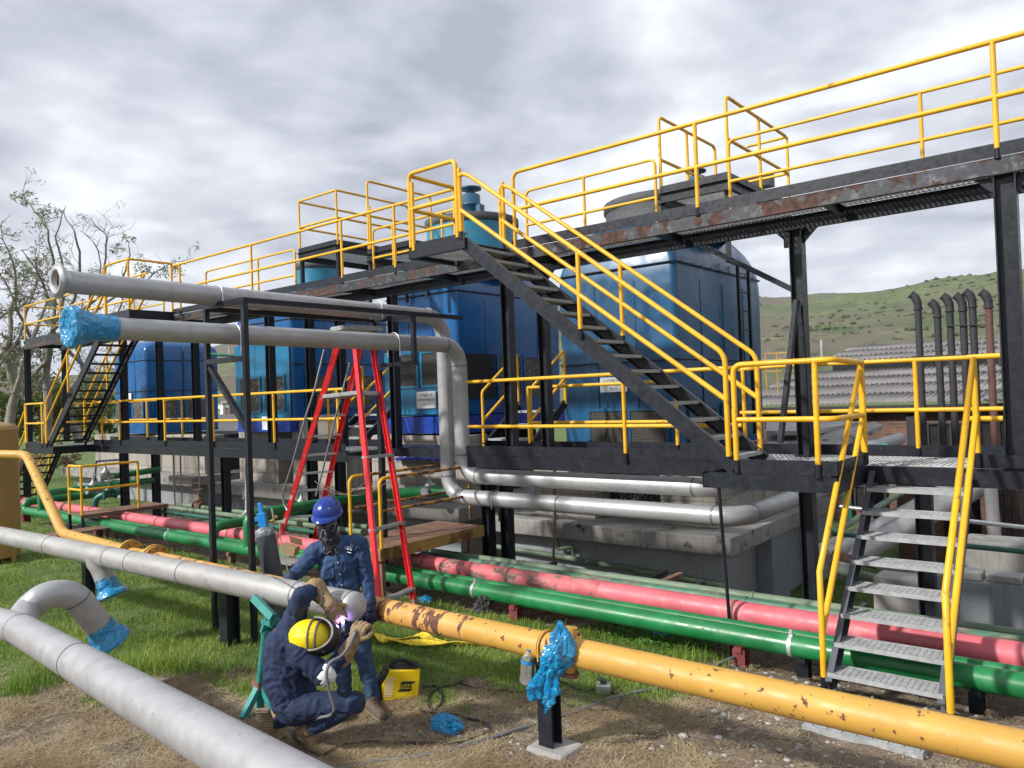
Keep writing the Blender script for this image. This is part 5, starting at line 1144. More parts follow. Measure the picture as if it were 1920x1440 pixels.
col = gx(gr(hn(.03, off=77), .64, .72, 0, .6), col, (0.25, 0.22, 0.17))
hv = N.new('ShaderNodeMixRGB'); hv.inputs[0].default_value = 0.0
L.new(col, p.inputs['Base Color']); p.inputs['Roughness'].default_value = 1.0; p.inputs['Specular IOR Level'].default_value = 0.1
me.materials.append(m); o = bpy.data.objects.new('hills', me); COL.objects.link(o); o['kind'] = 'structure'
random.seed(77); hs_ = MB(); cnt = 0
while cnt < 2600:
    i = random.randint(int(NB*.45), NB-35); j = random.randint(int(NR*.25), int(NR*.7)); k = i*(NR+1)+j; p_ = V(*vs[k])
    if mnoise.noise(V(p_.x*.006, p_.y*.006, 2)) + mnoise.noise(V(p_.x*.02, p_.y*.02, 9))*.6 < random.uniform(-.15, .55): continue
    p_ += V(random.uniform(-5, 5), random.uniform(-5, 5), 0); s_ = random.uniform(.6, 1.9); q_ = MB(); q_.sphere((0, 0, 0), s_, 6, 4, 0, (random.uniform(.8, 1.6), 1, random.uniform(.5, .9)))
    hs_.add([v_+V(random.uniform(-.3, .3), random.uniform(-.3, .3), random.uniform(-.2, .2))*s_+p_ for v_ in q_.v], q_.f); cnt += 1
def hill_point(u, v, D): return at(u, v, D=D)
def clump(b, c, r, n, size, flat=1.0, lens=(2.2, .8), droop=0.0):
    for _ in range(n):
        while True:
            q = V(random.uniform(-1, 1), random.uniform(-1, 1), random.uniform(-1, 1))
            if q.length < 1: break
        p_ = c+V(q.x*r, q.y*r, q.z*r*flat)
        a = V(random.gauss(0, 1), random.gauss(0, 1), random.gauss(0, .7)-droop).normalized(); s_ = a.cross(V(random.gauss(0, 1), random.gauss(0, 1), random.gauss(0, 1))).normalized()
        l = size*random.uniform(.6, 1.3); w = l*lens[1]/lens[0]
        b.add([p_-s_*w/2, p_+a*l*.5-s_*w*.3, p_+a*l, p_+a*l*.5+s_*w*.3, p_+s_*w/2], [(0, 1, 2, 3, 4)])
o = hs_.build('hill_scrub', Mt['bush']); o['kind'] = 'stuff'
for k, (u, v, s_) in enumerate([(1697, 548, 7), (1704, 546, 6), (1737, 545, 6), (1790, 534, 8), (1797, 532, 9), (1803, 536, 8), (1766, 550, 11), (1850, 528, 5), (1434, 588, 9), (1560, 570, 5)]):
    t_ = thing('hill_tree', 'tiny dark tree on the skyline of the green hill', 'tree', tuple(hill_point(u, v+s_*.6, 950)), 'tiny trees along the ridge of the hill')
    b = MB(); c = hill_point(u, v, 950); R_ = s_*.55
    for _ in range(5): clump(b, c+V(random.uniform(-1, 1)*R_*.6, random.uniform(-1, 1)*R_*.6, random.uniform(-.4, .5)*R_), R_*.6, 60, R_*.35)
    b.build('crown', Mt['bush'], t_); b = MB(); b.tube([c-V(0, 0, R_*1.6), c], R_*.1, 5); b.build('trunk', Mt['twig'], t_)
# ------------------------------------------------------------------ brick factory with corrugated roofs
fb = thing('factory_building', 'old brick factory with wavy grey corrugated roofs behind the short staircase', 'building', (-1, 22, -1.8))
def corrugated(name, x0, x1, y0, z0, y1, z1, mat, par, pitch_=.26, amp=.045, rows=3, th=.02):
    vs = []; fs = []; n = int((x1-x0)/pitch_*6); R_ = rows*2
    for j in range(R_):
        t0 = (j//2)/rows; t = t0+(1/rows)*(1.03 if j % 2 else 0); zl = (0.0 if j % 2 else 0.045)
        for i in range(n+1):
            x = x0+(x1-x0)*i/n; jog = 0.012*mnoise.noise(V(x*3, j*3, 1))
            vs.append(V(x, y0+(y1-y0)*t+.03*mnoise.noise(V(x*1.1, j, 5)), z0+(z1-z0)*t+amp*math.sin(2*math.pi*x/pitch_)+zl*0+ (0.03 if j % 2 == 0 else -.0)+jog))
    for j in range(R_-1):
        if j % 2: continue
        for i in range(n): a = j*(n+1)+i; fs.append((a, a+1, a+n+2, a+n+1))
    b = MB(); b.add(vs, fs, 0, True); o = b.build(name, Mt[mat], par)
    s_ = o.modifiers.new('thickness', 'SOLIDIFY'); s_.thickness = th; return o
b = MB(); b.box2((-8.2, 20.35, -2.2), (9, 20.7, 1.86)); b.build('wall', Mt['brick'], fb)
corrugated('roof', -8.6, 9.5, 20.0, 2.0, 25.2, 2.93, 'roof', fb, .13, .020, 4)
b = MB(); b.box2((-8.4, 20.05, 1.78), (9.2, 20.2, 1.95)); b.build('gutter', Mt['exhaust'], fb)
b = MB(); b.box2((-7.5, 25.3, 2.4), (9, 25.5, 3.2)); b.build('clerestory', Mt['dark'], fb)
corrugated('upper_roof', -7.9, 9.5, 25.4, 3.22, 29.5, 3.86, 'roof', fb, .15, .03, 3)
for x in (-6.4, -2.9): b = MB(); b.tube([(x, 24.6, 2.8), (x, 24.6, 3.1)], .05, 8); b.box((x, 24.6, 3.14), (.35, .3, .03)); b.build('roof_vent', Mt['exhaust'], fb)
p_ = at(1541, 650, Y=28.5); b = MB(); b.tube([(p_.x, 28.5, 3.5), (p_.x, 28.5, p_.z+.25)], .06, 8); b.build('flue', Mt['concrete_lt'], fb)
for x0, x1, z0, z1 in ((-3.9, -3.2, -0.4, 1.5), (-3.1, -1.2, -1.0, 1.55), (-.9, .6, -1.0, 1.55), (-5.6, -4.9, -.6, .5)):
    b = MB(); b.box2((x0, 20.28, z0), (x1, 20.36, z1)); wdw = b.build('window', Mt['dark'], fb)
    b = MB()
    for k in range(4): xx = x0+(x1-x0)*k/3; b.box2((xx-.02, 20.24, z0), (xx+.02, 20.275, z1))
    for k in range(3): zz_ = z0+(z1-z0)*k/2; b.box2((x0, 20.23, zz_-.02), (x1, 20.24, zz_+.02))
    b.build('frame', Mt['exhaust'], wdw)
for x in (-5.9, -4.35, 1.0): b = MB(); b.box2((x, 20.2, -2), (x+.22, 20.34, 1.8)); b.build('pier', Mt['teal_dark'] if x < -5 else Mt['exhaust'], fb)
# six exhaust stacks
for k, (u, v, mt) in enumerate([(1707, 560, 'exhaust'), (1743, 574, 'exhaust'), (1766, 563, 'exhaust'), (1790, 562, 'exhaust'), (1808, 555, 'exhaust'), (1838, 556, 'exhaust_rust')]):
    t_ = at(u, v, Y=18.6); labels = ['leftmost tall exhaust stack, standing apart on the left of the row', 'shortest exhaust stack, second in the row of six', 'third dark exhaust stack from the left of the row', 'fourth dark exhaust stack, linked by a thin tie to its neighbours', 'fifth exhaust stack from the left, with the highest hooked outlet', 'rust-red exhaust stack at the right end of the row']
    s_ = thing('exhaust_stack', labels[k], 'exhaust pipe', (t_.x, 18.6, -1.5), 'row of hooked exhaust stacks'); x = t_.x+.14; zt2 = t_.z-.02
    b = MB(); b.tube([(x, 18.6, -1.7), (x, 18.6, zt2-.22)], .072, 16); b.build('pipe', Mt[mt], s_)
    b = MB(); b.lathe([(.10, 0), (.10, .025)], (x, 18.6, zt2-.24), seg=16); b.build('collar', Mt['exhaust'], s_)
    b = MB(); b.tube([(x, 18.6, zt2-.22), (x, 18.6, zt2-.08), (x-.05, 18.6, zt2+.05), (x-.13, 18.58, zt2+.12)], [.08, .085, .09, .085], 16, bend=.05, caps=False); b.build('outlet_hook', Mt['exhaust'], s_)
b = MB(); a = at(1775, 611, Y=18.5); c = at(1842, 609, Y=18.5); b.tube([a, c], .015, 6); b.tube([at(1712, 669, Y=18.5), at(1812, 666, Y=18.5)], .018, 6); tag(b.build('tie_bar', Mt['exhaust']), 'thin tie bars joining the tall exhaust stacks', 'bar')
# pipes and yard clutter seen under and over the deck on the right
def simple_pipe(label, pts, r, mat, name='yard_pipe', grp='pipes in the yard behind the walkway', bend=.2, cat='pipe'):
    b = MB(); b.tube(pts, r, 14, bend=bend); return tag(b.build(name, Mt[mat]), label, cat, grp)
simple_pipe('silver duct lying level behind the walkway, at the foot of the exhaust stacks', [at(1650, 846, Y=17.5), at(1930, 848, Y=17.5)], .09, 'silver')
simple_pipe('upper fat white pipe slanting behind the short staircase treads', [at(1560, 1065, Y=11.5), at(1700, 985, Y=13), at(1860, 900, Y=16)], .17, 'silver_dull')
simple_pipe('lower fat white pipe slanting behind the short staircase treads', [at(1540, 1040, Y=11.2), at(1680, 975, Y=13.5), at(1800, 905, Y=16.5)], .15, 'silver_dull')
simple_pipe('thin pale green pipe rising steeply behind the top treads', [at(1560, 1000, Y=11), at(1690, 925, Y=15)], .05, 'green_pale')
simple_pipe('thin galvanised pipe crossing level behind the short staircase', [at(1575, 950, Y=10.2), at(1930, 990, Y=10.2)], .025, 'zinc')
simple_pipe('thin dark green pipe crossing level below the galvanised one', [at(1560, 1000, Y=10.4), at(1930, 1035, Y=10.4)], .032, 'teal_dark')
simple_pipe('rusty brown pipe lying behind the middle treads', [at(1560, 1040, Y=10.8), at(1710, 1075, Y=10.9)], .06, 'hose_brown')
simple_pipe('grey pipe end lying on the dirt behind the treads', [at(1560, 1065, Y=10.5), at(1680, 1095, Y=10.5)], .06, 'green_pale')
simple_pipe('white upright pipe against the dark doorway on the right', [at(1857, 905, Y=15), at(1866, 1030, Y=15)], .10, 'silver')
simple_pipe('thin teal pipe crossing the gap between two left towers', [at(395, 664, Y=12.5), at(452, 667, Y=12.5)], .05, 'teal_dark', bend=0)
b = MB(); a = at(1655, 1085, Y=9.9); a2 = at(1960, 1100, Y=9.9); b.box2((a.x, 9.9, -1.6), (2.6, 10.15, at(1800, 1084, Y=9.9).z)); lwall = b.build('low_wall', Mt['basin_wall'], None, bevel=.03)
tag(lwall, 'low grey plastered wall with a broken crest behind the short staircase', 'wall')
b = MB()
for k in range(9):
    x = a.x+.1+k*.38; b.box((x, 10.02, lwall.data.vertices[0].co.z*0+at(1800, 1084, Y=9.9).z+.035), (.34, .27, .07+.03*random.random()), Matrix.Rotation(random.uniform(-.03, .03), 3, 'Z'))
o = b.build('crest', Mt['concrete_lt'], lwall, bevel=.015)
b = MB(); q = at(1690, 1120, Y=9.5); b.box((q.x, 9.5, q.z-.2), (.5, .4, .9)); tag(b.build('concrete_block', Mt['concrete_lt'], None, bevel=.03), 'pale concrete block on the dirt behind the lower treads', 'block')
b = MB(); q = at(1878, 1065, Y=12.5); b.box((q.x, 12.5, q.z-.55), (.85, .6, 1.9)); tag(b.build('concrete_block', Mt['concrete'], None, bevel=.03), 'mossy concrete stub below the white upright pipe', 'block')
b = MB(); b.box2((-3.9, 17.0, -2), (4, 17.4, at(1700, 895, Y=17).z)); b.build('yard_wall', Mt['brick']); yw_ = bpy.data.objects['yard_wall']; tag(yw_, 'sooty brick wall seen under the deck behind the short staircase', 'wall')
for k, (u0, u1, v0, v1) in enumerate(((1775, 1845, 905, 1060), (1640, 1655, 890, 1000), (1720, 1760, 885, 960))):
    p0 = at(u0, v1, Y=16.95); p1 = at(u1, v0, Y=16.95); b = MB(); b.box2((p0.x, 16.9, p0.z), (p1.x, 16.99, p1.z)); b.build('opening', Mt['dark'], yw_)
p0 = at(1845, 1090, Y=16.3); p1 = at(1960, 890, Y=16.3); b = MB(); b.box2((p0.x, 16.3, -2), (p1.x+2, 16.8, p1.z)); b.build('pier', Mt['brick'], yw_)
for k in range(4):
    p0 = at(1870+k*14, 915, Y=16.2); b = MB(); b.tube([(p0.x, 16.2, -1.5), (p0.x, 16.2, p0.z)], .025, 6); b.build('conduit', Mt['exhaust'], yw_)
# concrete trough roofs beyond the deck rail
tr = thing('trough_slab', 'pale ribbed concrete trough slabs beyond the deck rail', 'slab', tuple(at(1530, 820, Y=15)))
def q4(b, pts, th=.08, m=0):
    pts = [Vector(p) for p in pts]; lo = [p-V(0, 0, th) for p in pts]; b.add(pts+lo, [(0, 1, 2, 3), (7, 6, 5, 4), (0, 4, 5, 1), (1, 5, 6, 2), (2, 6, 7, 3), (3, 7, 4, 0)], m)
for (v0, v1) in ((788, 808), (806, 829)):
    b = MB(); q4(b, [at(1437, v1, Y=14), at(1520, v1, Y=14), at(1618, v0+2, Y=16), at(1437, v0, Y=16)]); b.build('slab', Mt['concrete_lt'], tr)
b = MB(); q4(b, [at(1440, 838, Y=13.5), at(1560, 838, Y=13.5), at(1655, 797, Y=15), at(1640, 790, Y=15.5)]); tag(b.build('ramp_beam', Mt['concrete']), 'grey concrete ramp edge rising to the right beyond the deck', 'ramp')
b = MB(); q4(b, [at(1598, 836, Y=14), at(1680, 840, Y=14), at(1640, 822, Y=15.5), at(1612, 824, Y=15.5)]); tag(b.build('canopy', Mt['stand_green']), 'small faded teal canopy beyond the deck beside the brick pier', 'canopy')
# thin far yellow rail over the ramp
b = MB(); pa, pb = at(1435, 663, Y=17), at(1500, 661, Y=17)
for dz in (0, -.18, -.4): b.tube([pa+V(0, 0, dz), pb+V(0, 0, dz)], .012, 6)
for t in (0, .33, .66, 1): b.tube([pa.lerp(pb, t), pa.lerp(pb, t)-V(0, 0, .9)], .012, 6)
tag(b.build('far_railing', Mt['yellow_old']), 'thin faded yellow railing far behind the nearest tower', 'railing')
# shed and town beyond the left towers
sh = thing('shed', 'long low shed with a grey sheet roof seen between the two left towers', 'shed', tuple(at(400, 830, D=34)))
b = MB(); A = at(325, 824, D=32); B = at(475, 812, D=30); C_ = at(475, 775, D=42); D_ = at(400, 778, D=44)
vs = []; fs = []; n = 80
for i in range(n+1):
    t = i/n; lo = A.lerp(B, t); hi = D_.lerp(C_, t); off = V(0, 0, .05*math.sin(i*2*math.pi/4)); vs += [lo+off, hi+off]
for i in range(n): fs.append((2*i, 2*i+2, 2*i+3, 2*i+1))
b.add(vs, fs); o = b.build('roof', Mt['roof_grey'], sh); s_ = o.modifiers.new('t', 'SOLIDIFY'); s_.thickness = .03
b = MB(); q4(b, [A-V(0, 0, .05), B-V(0, 0, .05), C_-V(0, 0, .05), D_-V(0, 0, .05)], 1.2); b.build('wall', Mt['brick'], sh)
for k, (u, v, w, h, lab) in enumerate([(424, 768, 5, 3, 'small white house on the far slope between the left towers'), (438, 770, 6, 2.2, 'long grey-roofed house beside the small white house'), (413, 776, 4, 2.5, 'pale low house left of the small white house'), (430, 760, 3, 2, 'tiny brick-brown house above the white one')]):
    c = at(u, v, D=230); hs = thing('hill_house', lab, 'house', tuple(c), 'far houses between the left towers')
    b = MB(); b.box(c, (w, w, h)); b.build('wall', Mt['white'] if k in (0, 2) else Mt['brick'], hs); b = MB(); b.box(c+V(0, 0, h*.55), (w*1.1, w*1.1, .4)); b.build('roof', Mt['roof_grey'], hs)
# ------------------------------------------------------------------ eucalyptus trees at the left
random.seed(11)
def limb(b, px, D, r0, r1, wig=.0, sub=0, tips=None):
    pts = []
    for i, (u, v) in enumerate(px):
        pts.append(at(u, v, D=D+wig*math.sin(i*1.7)))
    # subdivide + wiggle
    out = []
    for i in range(len(pts)-1):
        for k in range(4):
            t = k/4; q = pts[i].lerp(pts[i+1], t); out.append(q+V(mnoise.noise(q*1.3), mnoise.noise(q*1.3+V(5, 0, 0)), mnoise.noise(q*1.3+V(0, 7, 0)))*.16)
    out.append(pts[-1]); n = len(out); b.tube(out, [r0+(r1-r0)*i/(n-1) for i in range(n)], 6, caps=False)
    return out
def twig(b, p, d, l, r, depth, tips):
    pts = [p]; d = d.normalized(); n = 5
    for k in range(n):
        d = (d+V(random.gauss(0, .28), random.gauss(0, .28), random.gauss(0.04, .25))).normalized(); pts.append(pts[-1]+d*l/n)
    b.tube(pts, [r*(1-.75*i/n) for i in range(n+1)], 4, caps=False)
    tips.append(pts[-1])
    if depth > 0:
        for _ in range(random.choice((2, 3))):
            q = random.choice(pts[1:]); twig(b, q, d+V(random.gauss(0, .8), random.gauss(0, .8), random.gauss(.1, .6)), l*random.uniform(.45, .75), r*.55, depth-1, tips)
def tree(label, D, limbs, tufts, twn=6, twl=.9, lsize=.17, gen=True, tl=.3, mat='leaf'):
    base = at(*limbs[0][0][0], D=D); t_ = thing('eucalyptus_tree', label, 'tree', (base.x, base.y, 0), 'trees at the left edge'); b = MB(); tips = []
    for px, r0, r1 in limbs:
        out = limb(b, px, D+random.uniform(-1, 1), r0, r1, .4)
        for k in range(twn):
            q = random.choice(out[len(out)//3:]); twig(b, q, V(random.gauss(0, 1), random.gauss(0, 1), random.gauss(.5, .7)), twl*random.uniform(.5, 1.3), r1*.9+.006, 2, tips)
    b.build('trunk', Mt['twig'] if gen else Mt['bark'], t_)
    b = MB()
    for u, v, rp_, n in tufts:
        c = at(u, v, D=D+random.uniform(-1.5, 1.5)); R_ = rp_*D/1440
        for _ in range(max(3, n//60)):
            q = c+V(random.gauss(0, .45), random.gauss(0, .45), random.gauss(0, .35))*R_; clump(b, q, R_*.42, int(.32*n)//max(3, n//60), lsize, 1.0, (3.2, .75), .5)
    for q in tips:
        if random.random() < tl: clump(b, q, .16, random.randint(4, 12), lsize*.8, 1.0, (3.2, .75), .5)
    b.build('crown', Mt[mat], t_); return t_
tree('tall, nearly bare eucalyptus with twisting branches and two leafy tufts high above the pipes', 27,
     [([(90, 830), (88, 700), (100, 620)], .16, .10), ([(100, 620), (105, 560), (100, 500), (88, 430), (60, 385), (42, 372)], .07, .012), ([(100, 620), (120, 560), (116, 490), (104, 440), (112, 400), (122, 385)], .06, .008),
      ([(100, 620), (140, 560), (150, 500), (145, 440), (125, 410), (112, 392)], .07, .008), ([(100, 640), (160, 590), (190, 520), (198, 450), (180, 420), (172, 408)], .06, .008), ([(190, 520), (185, 470), (165, 450), (150, 432)], .03, .006),
      ([(195, 460), (203, 440), (212, 425)], .02, .006), ([(130, 600), (220, 530), (248, 480), (240, 450)], .05, .008), ([(150, 600), (260, 530), (330, 490)], .05, .01)],
     [(40, 372, 20, 420), (90, 405, 20, 420), (240, 450, 12, 120), (222, 465, 10, 110), (215, 478, 9, 80), (290, 505, 26, 300), (335, 515, 30, 340), (270, 510, 20, 180), (110, 540, 22, 200)], 5, .8, tl=.05)
tree('bushy eucalyptus with grey limbs and olive foliage hanging at the very left edge', 24,
     [([(20, 840), (30, 740), (10, 650)], .16, .12), ([(10, 650), (30, 560), (20, 500), (2, 430)], .08, .01), ([(30, 740), (60, 640), (30, 560), (5, 520)], .08, .015), ([(60, 640), (90, 560), (70, 500), (40, 470)], .06, .01), ([(30, 700), (80, 600), (115, 610), (130, 580)], .05, .01), ([(0, 690), (45, 600), (70, 520), (68, 465)], .05, .01), ([(0, 600), (60, 560), (100, 540)], .04, .01)],
     [(25, 510, 30, 520), (60, 500, 24, 320), (10, 570, 30, 500), (50, 520, 26, 360), (20, 620, 34, 600), (90, 590, 22, 240), (15, 680, 40, 900), (60, 660, 34, 620), (90, 630, 28, 380), (110, 560, 20, 220), (40, 720, 40, 900), (10, 465, 16, 120)], 10, .85, tl=.28, gen=False)
tree('low leaning eucalyptus with pale peeling limbs behind the far staircase', 30,
     [([(150, 830), (120, 760), (60, 720), (0, 745)], .2, .08), ([(120, 760), (150, 700), (140, 640), (155, 560)], .1, .02), ([(60, 720), (20, 700), (0, 720)], .1, .05), ([(150, 700), (210, 620), (230, 560)], .07, .02), ([(100, 750), (170, 720), (260, 640)], .06, .02)],
     [(60, 690, 34, 500), (110, 680, 40, 600), (160, 640, 34, 460), (190, 690, 34, 460), (150, 720, 40, 700), (230, 600, 30, 380), (250, 560, 24, 240), (215, 660, 26, 260), (150, 590, 24, 260)], 9, 1.1, tl=.3, gen=False)
def shrub(label, cs, D, mat='bush', lsize=.16):
    c0_ = at(cs[0][0], cs[0][1]+30, D=D); t_ = thing('shrub', label, 'shrub', (c0_.x, c0_.y, 0), 'scrub behind the left stairs'); b = MB()
    for u, v, rp_, n in cs:
        c = at(u, v, D=D+random.uniform(-1.5, 1.5)); R_ = rp_*D/1440
        for _ in range(max(4, n//70)):
            q = c+V(random.gauss(0, .5), random.gauss(0, .5), random.gauss(0, .38))*R_; clump(b, q, R_*.4, n//max(4, n//70), lsize, .8, (2.2, .9))
    b.build('foliage', Mt[mat], t_)
    for k in range(3):
        b = MB(); u, v, rp_, n = random.choice(cs); b.tube([at(u, v+rp_*.9, D=D), at(u+random.uniform(-8, 8), v, D=D)], .03, 5); b.build('stem', Mt['twig'], t_)
shrub('dense green scrub behind the leftmost post', [(20, 760, 44, 1700), (30, 715, 40, 1300), (75, 725, 34, 900), (60, 790, 40, 1200), (100, 760, 40, 1300), (10, 810, 40, 1000), (80, 740, 38, 1000)], 30)
shrub('olive green scrub between the two flights of the far staircase', [(140, 790, 40, 1300), (180, 760, 40, 1300), (200, 800, 36, 1000), (130, 750, 36, 1000), (170, 725, 30, 700)], 33)
shrub('dry brush under the far staircase', [(90, 860, 26, 500), (130, 870, 22, 400), (60, 880, 24, 400)], 32, 'straw')
shrub('dark bushes beyond the gap between the towers', [(430, 840, 22, 400), (415, 800, 16, 300)], 40)
shrub('sunlit bushes behind the rusty platform', [(945, 985, 14, 350), (760, 845, 12, 200)], 22, 'clover', .12)
# ------------------------------------------------------------------ red stepladder
ld = thing('stepladder', 'tall red fibreglass platform ladder standing open behind the worker', 'ladder', (-7.5, 6.3, 0))
NL0, NR0 = at(712, 1166, Z=0), at(779, 1133, Z=0.01)
FL0, FR0 = at(512, 1050, Z=-.16), at(583, 1045, Z=-.16)
NL1, NR1 = at(663, 640, X=-8.12), at(700, 645, X=-8.08); FL1, FR1 = at(634, 640, X=-8.25), at(680, 640, X=-8.22)
def lrail(p, q, fl, w=.075): b = MB(); b.channel(p, q, .04, w, .006, (1, 0, .3), 0, fl); b.build('rail', Mt['ladder_red'], ld)
lrail(NL0, NL1, 1); lrail(NR0, NR1, -1); lrail(FL0, FL1, 1); lrail(FR0, FR1, -1)
for p in (NL0, NR0): b = MB(); b.box(p+V(0, 0, .03), (.06, .06, .07)); b.build('foot', Mt['alu'], ld)
def lstep(v, d=.10, nm='step', side='N', brace=True):
    a0, a1, c0__, c1__ = (NL0, NL1, NR0, NR1) if side == 'N' else (FL0, FL1, FR0, FR1)
    a = a0.lerp(a1, v); c = c0__.lerp(c1__, v); b = MB(); sd = (c-a).normalized(); fw = V(-sd.y, sd.x, 0).normalized()
    b.beam(a, c, d, .03); 
    for k in range(3): b.beam(a+V(0, 0, .017)-fw*d*.3+fw*d*.3*k, c+V(0, 0, .017)-fw*d*.3+fw*d*.3*k, .012, .004)
    if brace:
        for e, s_ in ((a, 1), (c, -1)): b.beam(e+sd*s_*.14-V(0, 0, .015), e+(a0-a1).normalized()*.14, .012, .004)
    b.build(nm, Mt['alu'], ld)
for v in (.055, .29, .545): lstep(v)
for v in (.10, .235, .37, .455, .54, .625, .71, .785): lstep(v, .045, 'rung', 'F', v in (.625, .71))
a = NL0.lerp(NL1, .80); c = NR0.lerp(NR1, .80); e = FL0.lerp(FL1, .80); g_ = FR0.lerp(FR1, .80)
b = MB(); vs = [a, c, g_, e]; q4(b, vs, .05); b.build('platform_step', Mt['alu'], ld)
b = MB(); ctr = (NL1+NR1+FL1+FR1)/4+V(0, 0, .17); sdv = (NR1-NL1).normalized(); rot = Matrix.Rotation(math.atan2(sdv.y, sdv.x), 3, 'Z')
b.box(ctr, (.62, .34, .05), rot); b.box(ctr+V(0, 0, .03), (.60, .32, .012), rot); b.build('top_cap', Mt['alu'], ld, bevel=.006)
b = MB(); b.tube([at(608, 655, X=-8.4), at(590, 730, X=-8.5), at(572, 785, X=-8.6), at(548, 870, X=-8.9), at(530, 925, X=-9.1), at(532, 945, X=-9.1), at(539, 957, X=-9.0)], .014, 8); b.tube([at(572, 785, X=-8.6), at(591, 791, X=-8.55)], .012, 8); b.build('side_tube', Mt['alu_tube'], ld)
b = MB(); b.tube([at(656, 680, X=-8.4), at(630, 780, X=-8.6), at(603, 890, X=-8.9), at(592, 930, X=-9.0)], .013, 8); b.build('side_tube', Mt['alu_tube'], ld)
# lettering and stickers down the rails
d_ = (FL1-FL0).normalized()
for u, v, h, mt in ((550, 932, .10, 'white'), (529, 986, .12, 'white')):
    p = at(u, v, X=FL0.x+(FL1.x-FL0.x)*.35); t = (p.z-FL0.z)/(FL1.z-FL0.z); p = FL0.lerp(FL1, t); b = MB(); b.beam(p-d_*h/2-Fh*.045, p+d_*h/2-Fh*.045, .035, .002, (-Fh)); b.build('sticker', Mt[mt], ld)
p = FL0.lerp(FL1, .93); text_mesh('LADDER', .06, 'lettering', Mt['ink'], ld, p-Fh*.05, d_, R0, .001)
dn = (NL1-NL0).normalized(); text_mesh('A - 1 2 3', .045, 'lettering', Mt['ink'], ld, NL0.lerp(NL1, .2)-Fh*.045, dn, R0.cross(dn).cross(R0)*0+(-R0), .001)
# chain across the platform rails
b = MB(); pts = []
for k in range(17):
    t = k/16; u = 590+t*100; v = 902+ (26*math.sin(math.pi*t)) - t*2; pts.append(at(u, v, Y=6.6))
b.tube(pts, .006, 5); pts = [at(600+k*8.5, 905+28*math.sin(math.pi*k/16)-k*.5, Y=6.7) for k in range(17)]; b.tube(pts, .006, 5)
tag(b.build('rope', Mt['hose_brown']), 'thin sagging brown rope strung across behind the ladder', 'rope')
# ------------------------------------------------------------------ gas cylinder
cb = at(515, 1100, Y=4.75); ct = at(505, 992, Y=5.0)
gc = thing('gas_cylinder', 'dark grey gas cylinder with chipped white shoulder and light blue valve guard', 'gas cylinder', (cb.x, cb.y, 0))
ax = (at(497, 1000, Y=4.78)-at(517, 1110, Y=4.82)).normalized(); base = at(517, 1110, Y=4.80)-ax*.60; lt = (at(499, 1000, Y=4.78)-base).length; rc_ = .105
b = MB(); b.lathe([(.0, 0), (rc_*.9, 0), (rc_, .03), (rc_, lt)], base, ax, 28, caps=False); b.build('body', Mt['cyl'], gc)
b = MB(); b.lathe([(rc_+.0005, lt-.02)]+[(rc_*math.cos(math.radians(a_))+.0005, lt+rc_*.75*math.sin(math.radians(a_))) for a_ in range(0, 76, 15)], base, ax, 28, caps=False); b.build('shoulder', Mt['cyl_top'], gc)
tp_ = base+ax*(lt+.07); b = MB(); sdx = (R0-ax*R0.dot(ax)).normalized()
b.beam(tp_, tp_+ax*.16, .09, .07, -Fh); b.beam(tp_+ax*.10-sdx*.09, tp_+ax*.10+sdx*.04, .07, .05, ax); b.beam(tp_+ax*.15-sdx*.0, tp_+ax*.27, .045, .04, -Fh); b.build('valve_guard', Mt['cyan_plastic'], gc, bevel=.008)
b = MB(); q = tp_+ax*.05+sdx*.05; b.tube([q, q+sdx*.08], .012, 8); b.tube([q+sdx*.07-ax*.02, q+sdx*.07+ax*.14], .009, 8, m=1); b.lathe([(.02, 0), (.02, .03)], q+sdx*.04, sdx, 10); b.lathe([(.022, 0), (.022, .02)], q+sdx*.09+ax*.03, sdx, 10)
b.build('regulator', [Mt['brass'], Mt['alu']], gc)
b = MB(); b.tube([at(524, 980, Y=4.75), at(526, 1010, Y=4.65), at(533, 1045, Y=4.5), at(540, 1070, Y=4.3), at(548, 1085, Y=4.0), at(560, 1090, Y=3.75)], .006, 6); tag(b.build('gas_hose', Mt['green_pale']), 'thin pale hose hanging from the cylinder regulator', 'hose')
# cardboard box beside the cylinder on a small step
b = MB(); c = at(543, 1030, Y=5.7); rot = Matrix.Rotation(.5, 3, 'Z') @ Matrix.Rotation(.25, 3, 'Y'); b.box(c, (.2, .14, .11), rot); b.box(c+V(0, .1, .09), (.17, .005, .12), rot @ Matrix.Rotation(.6, 3, 'X')); tag(b.build('cardboard_box', Mt['board']), 'open cardboard box between the gas cylinder and the worker', 'box')
b = MB(); c = at(540, 1046, Y=5.6); b.box(c+V(0, 0, -.03), (.55, .3, .02)); 
for dx in (-.25, .25): b.box2((c.x+dx-.015, c.y-.015, -.1), (c.x+dx+.015, c.y+.015, c.z-.035))
tag(b.build('small_step', Mt['alu']), 'little grey step stool carrying the cardboard box', 'stool')
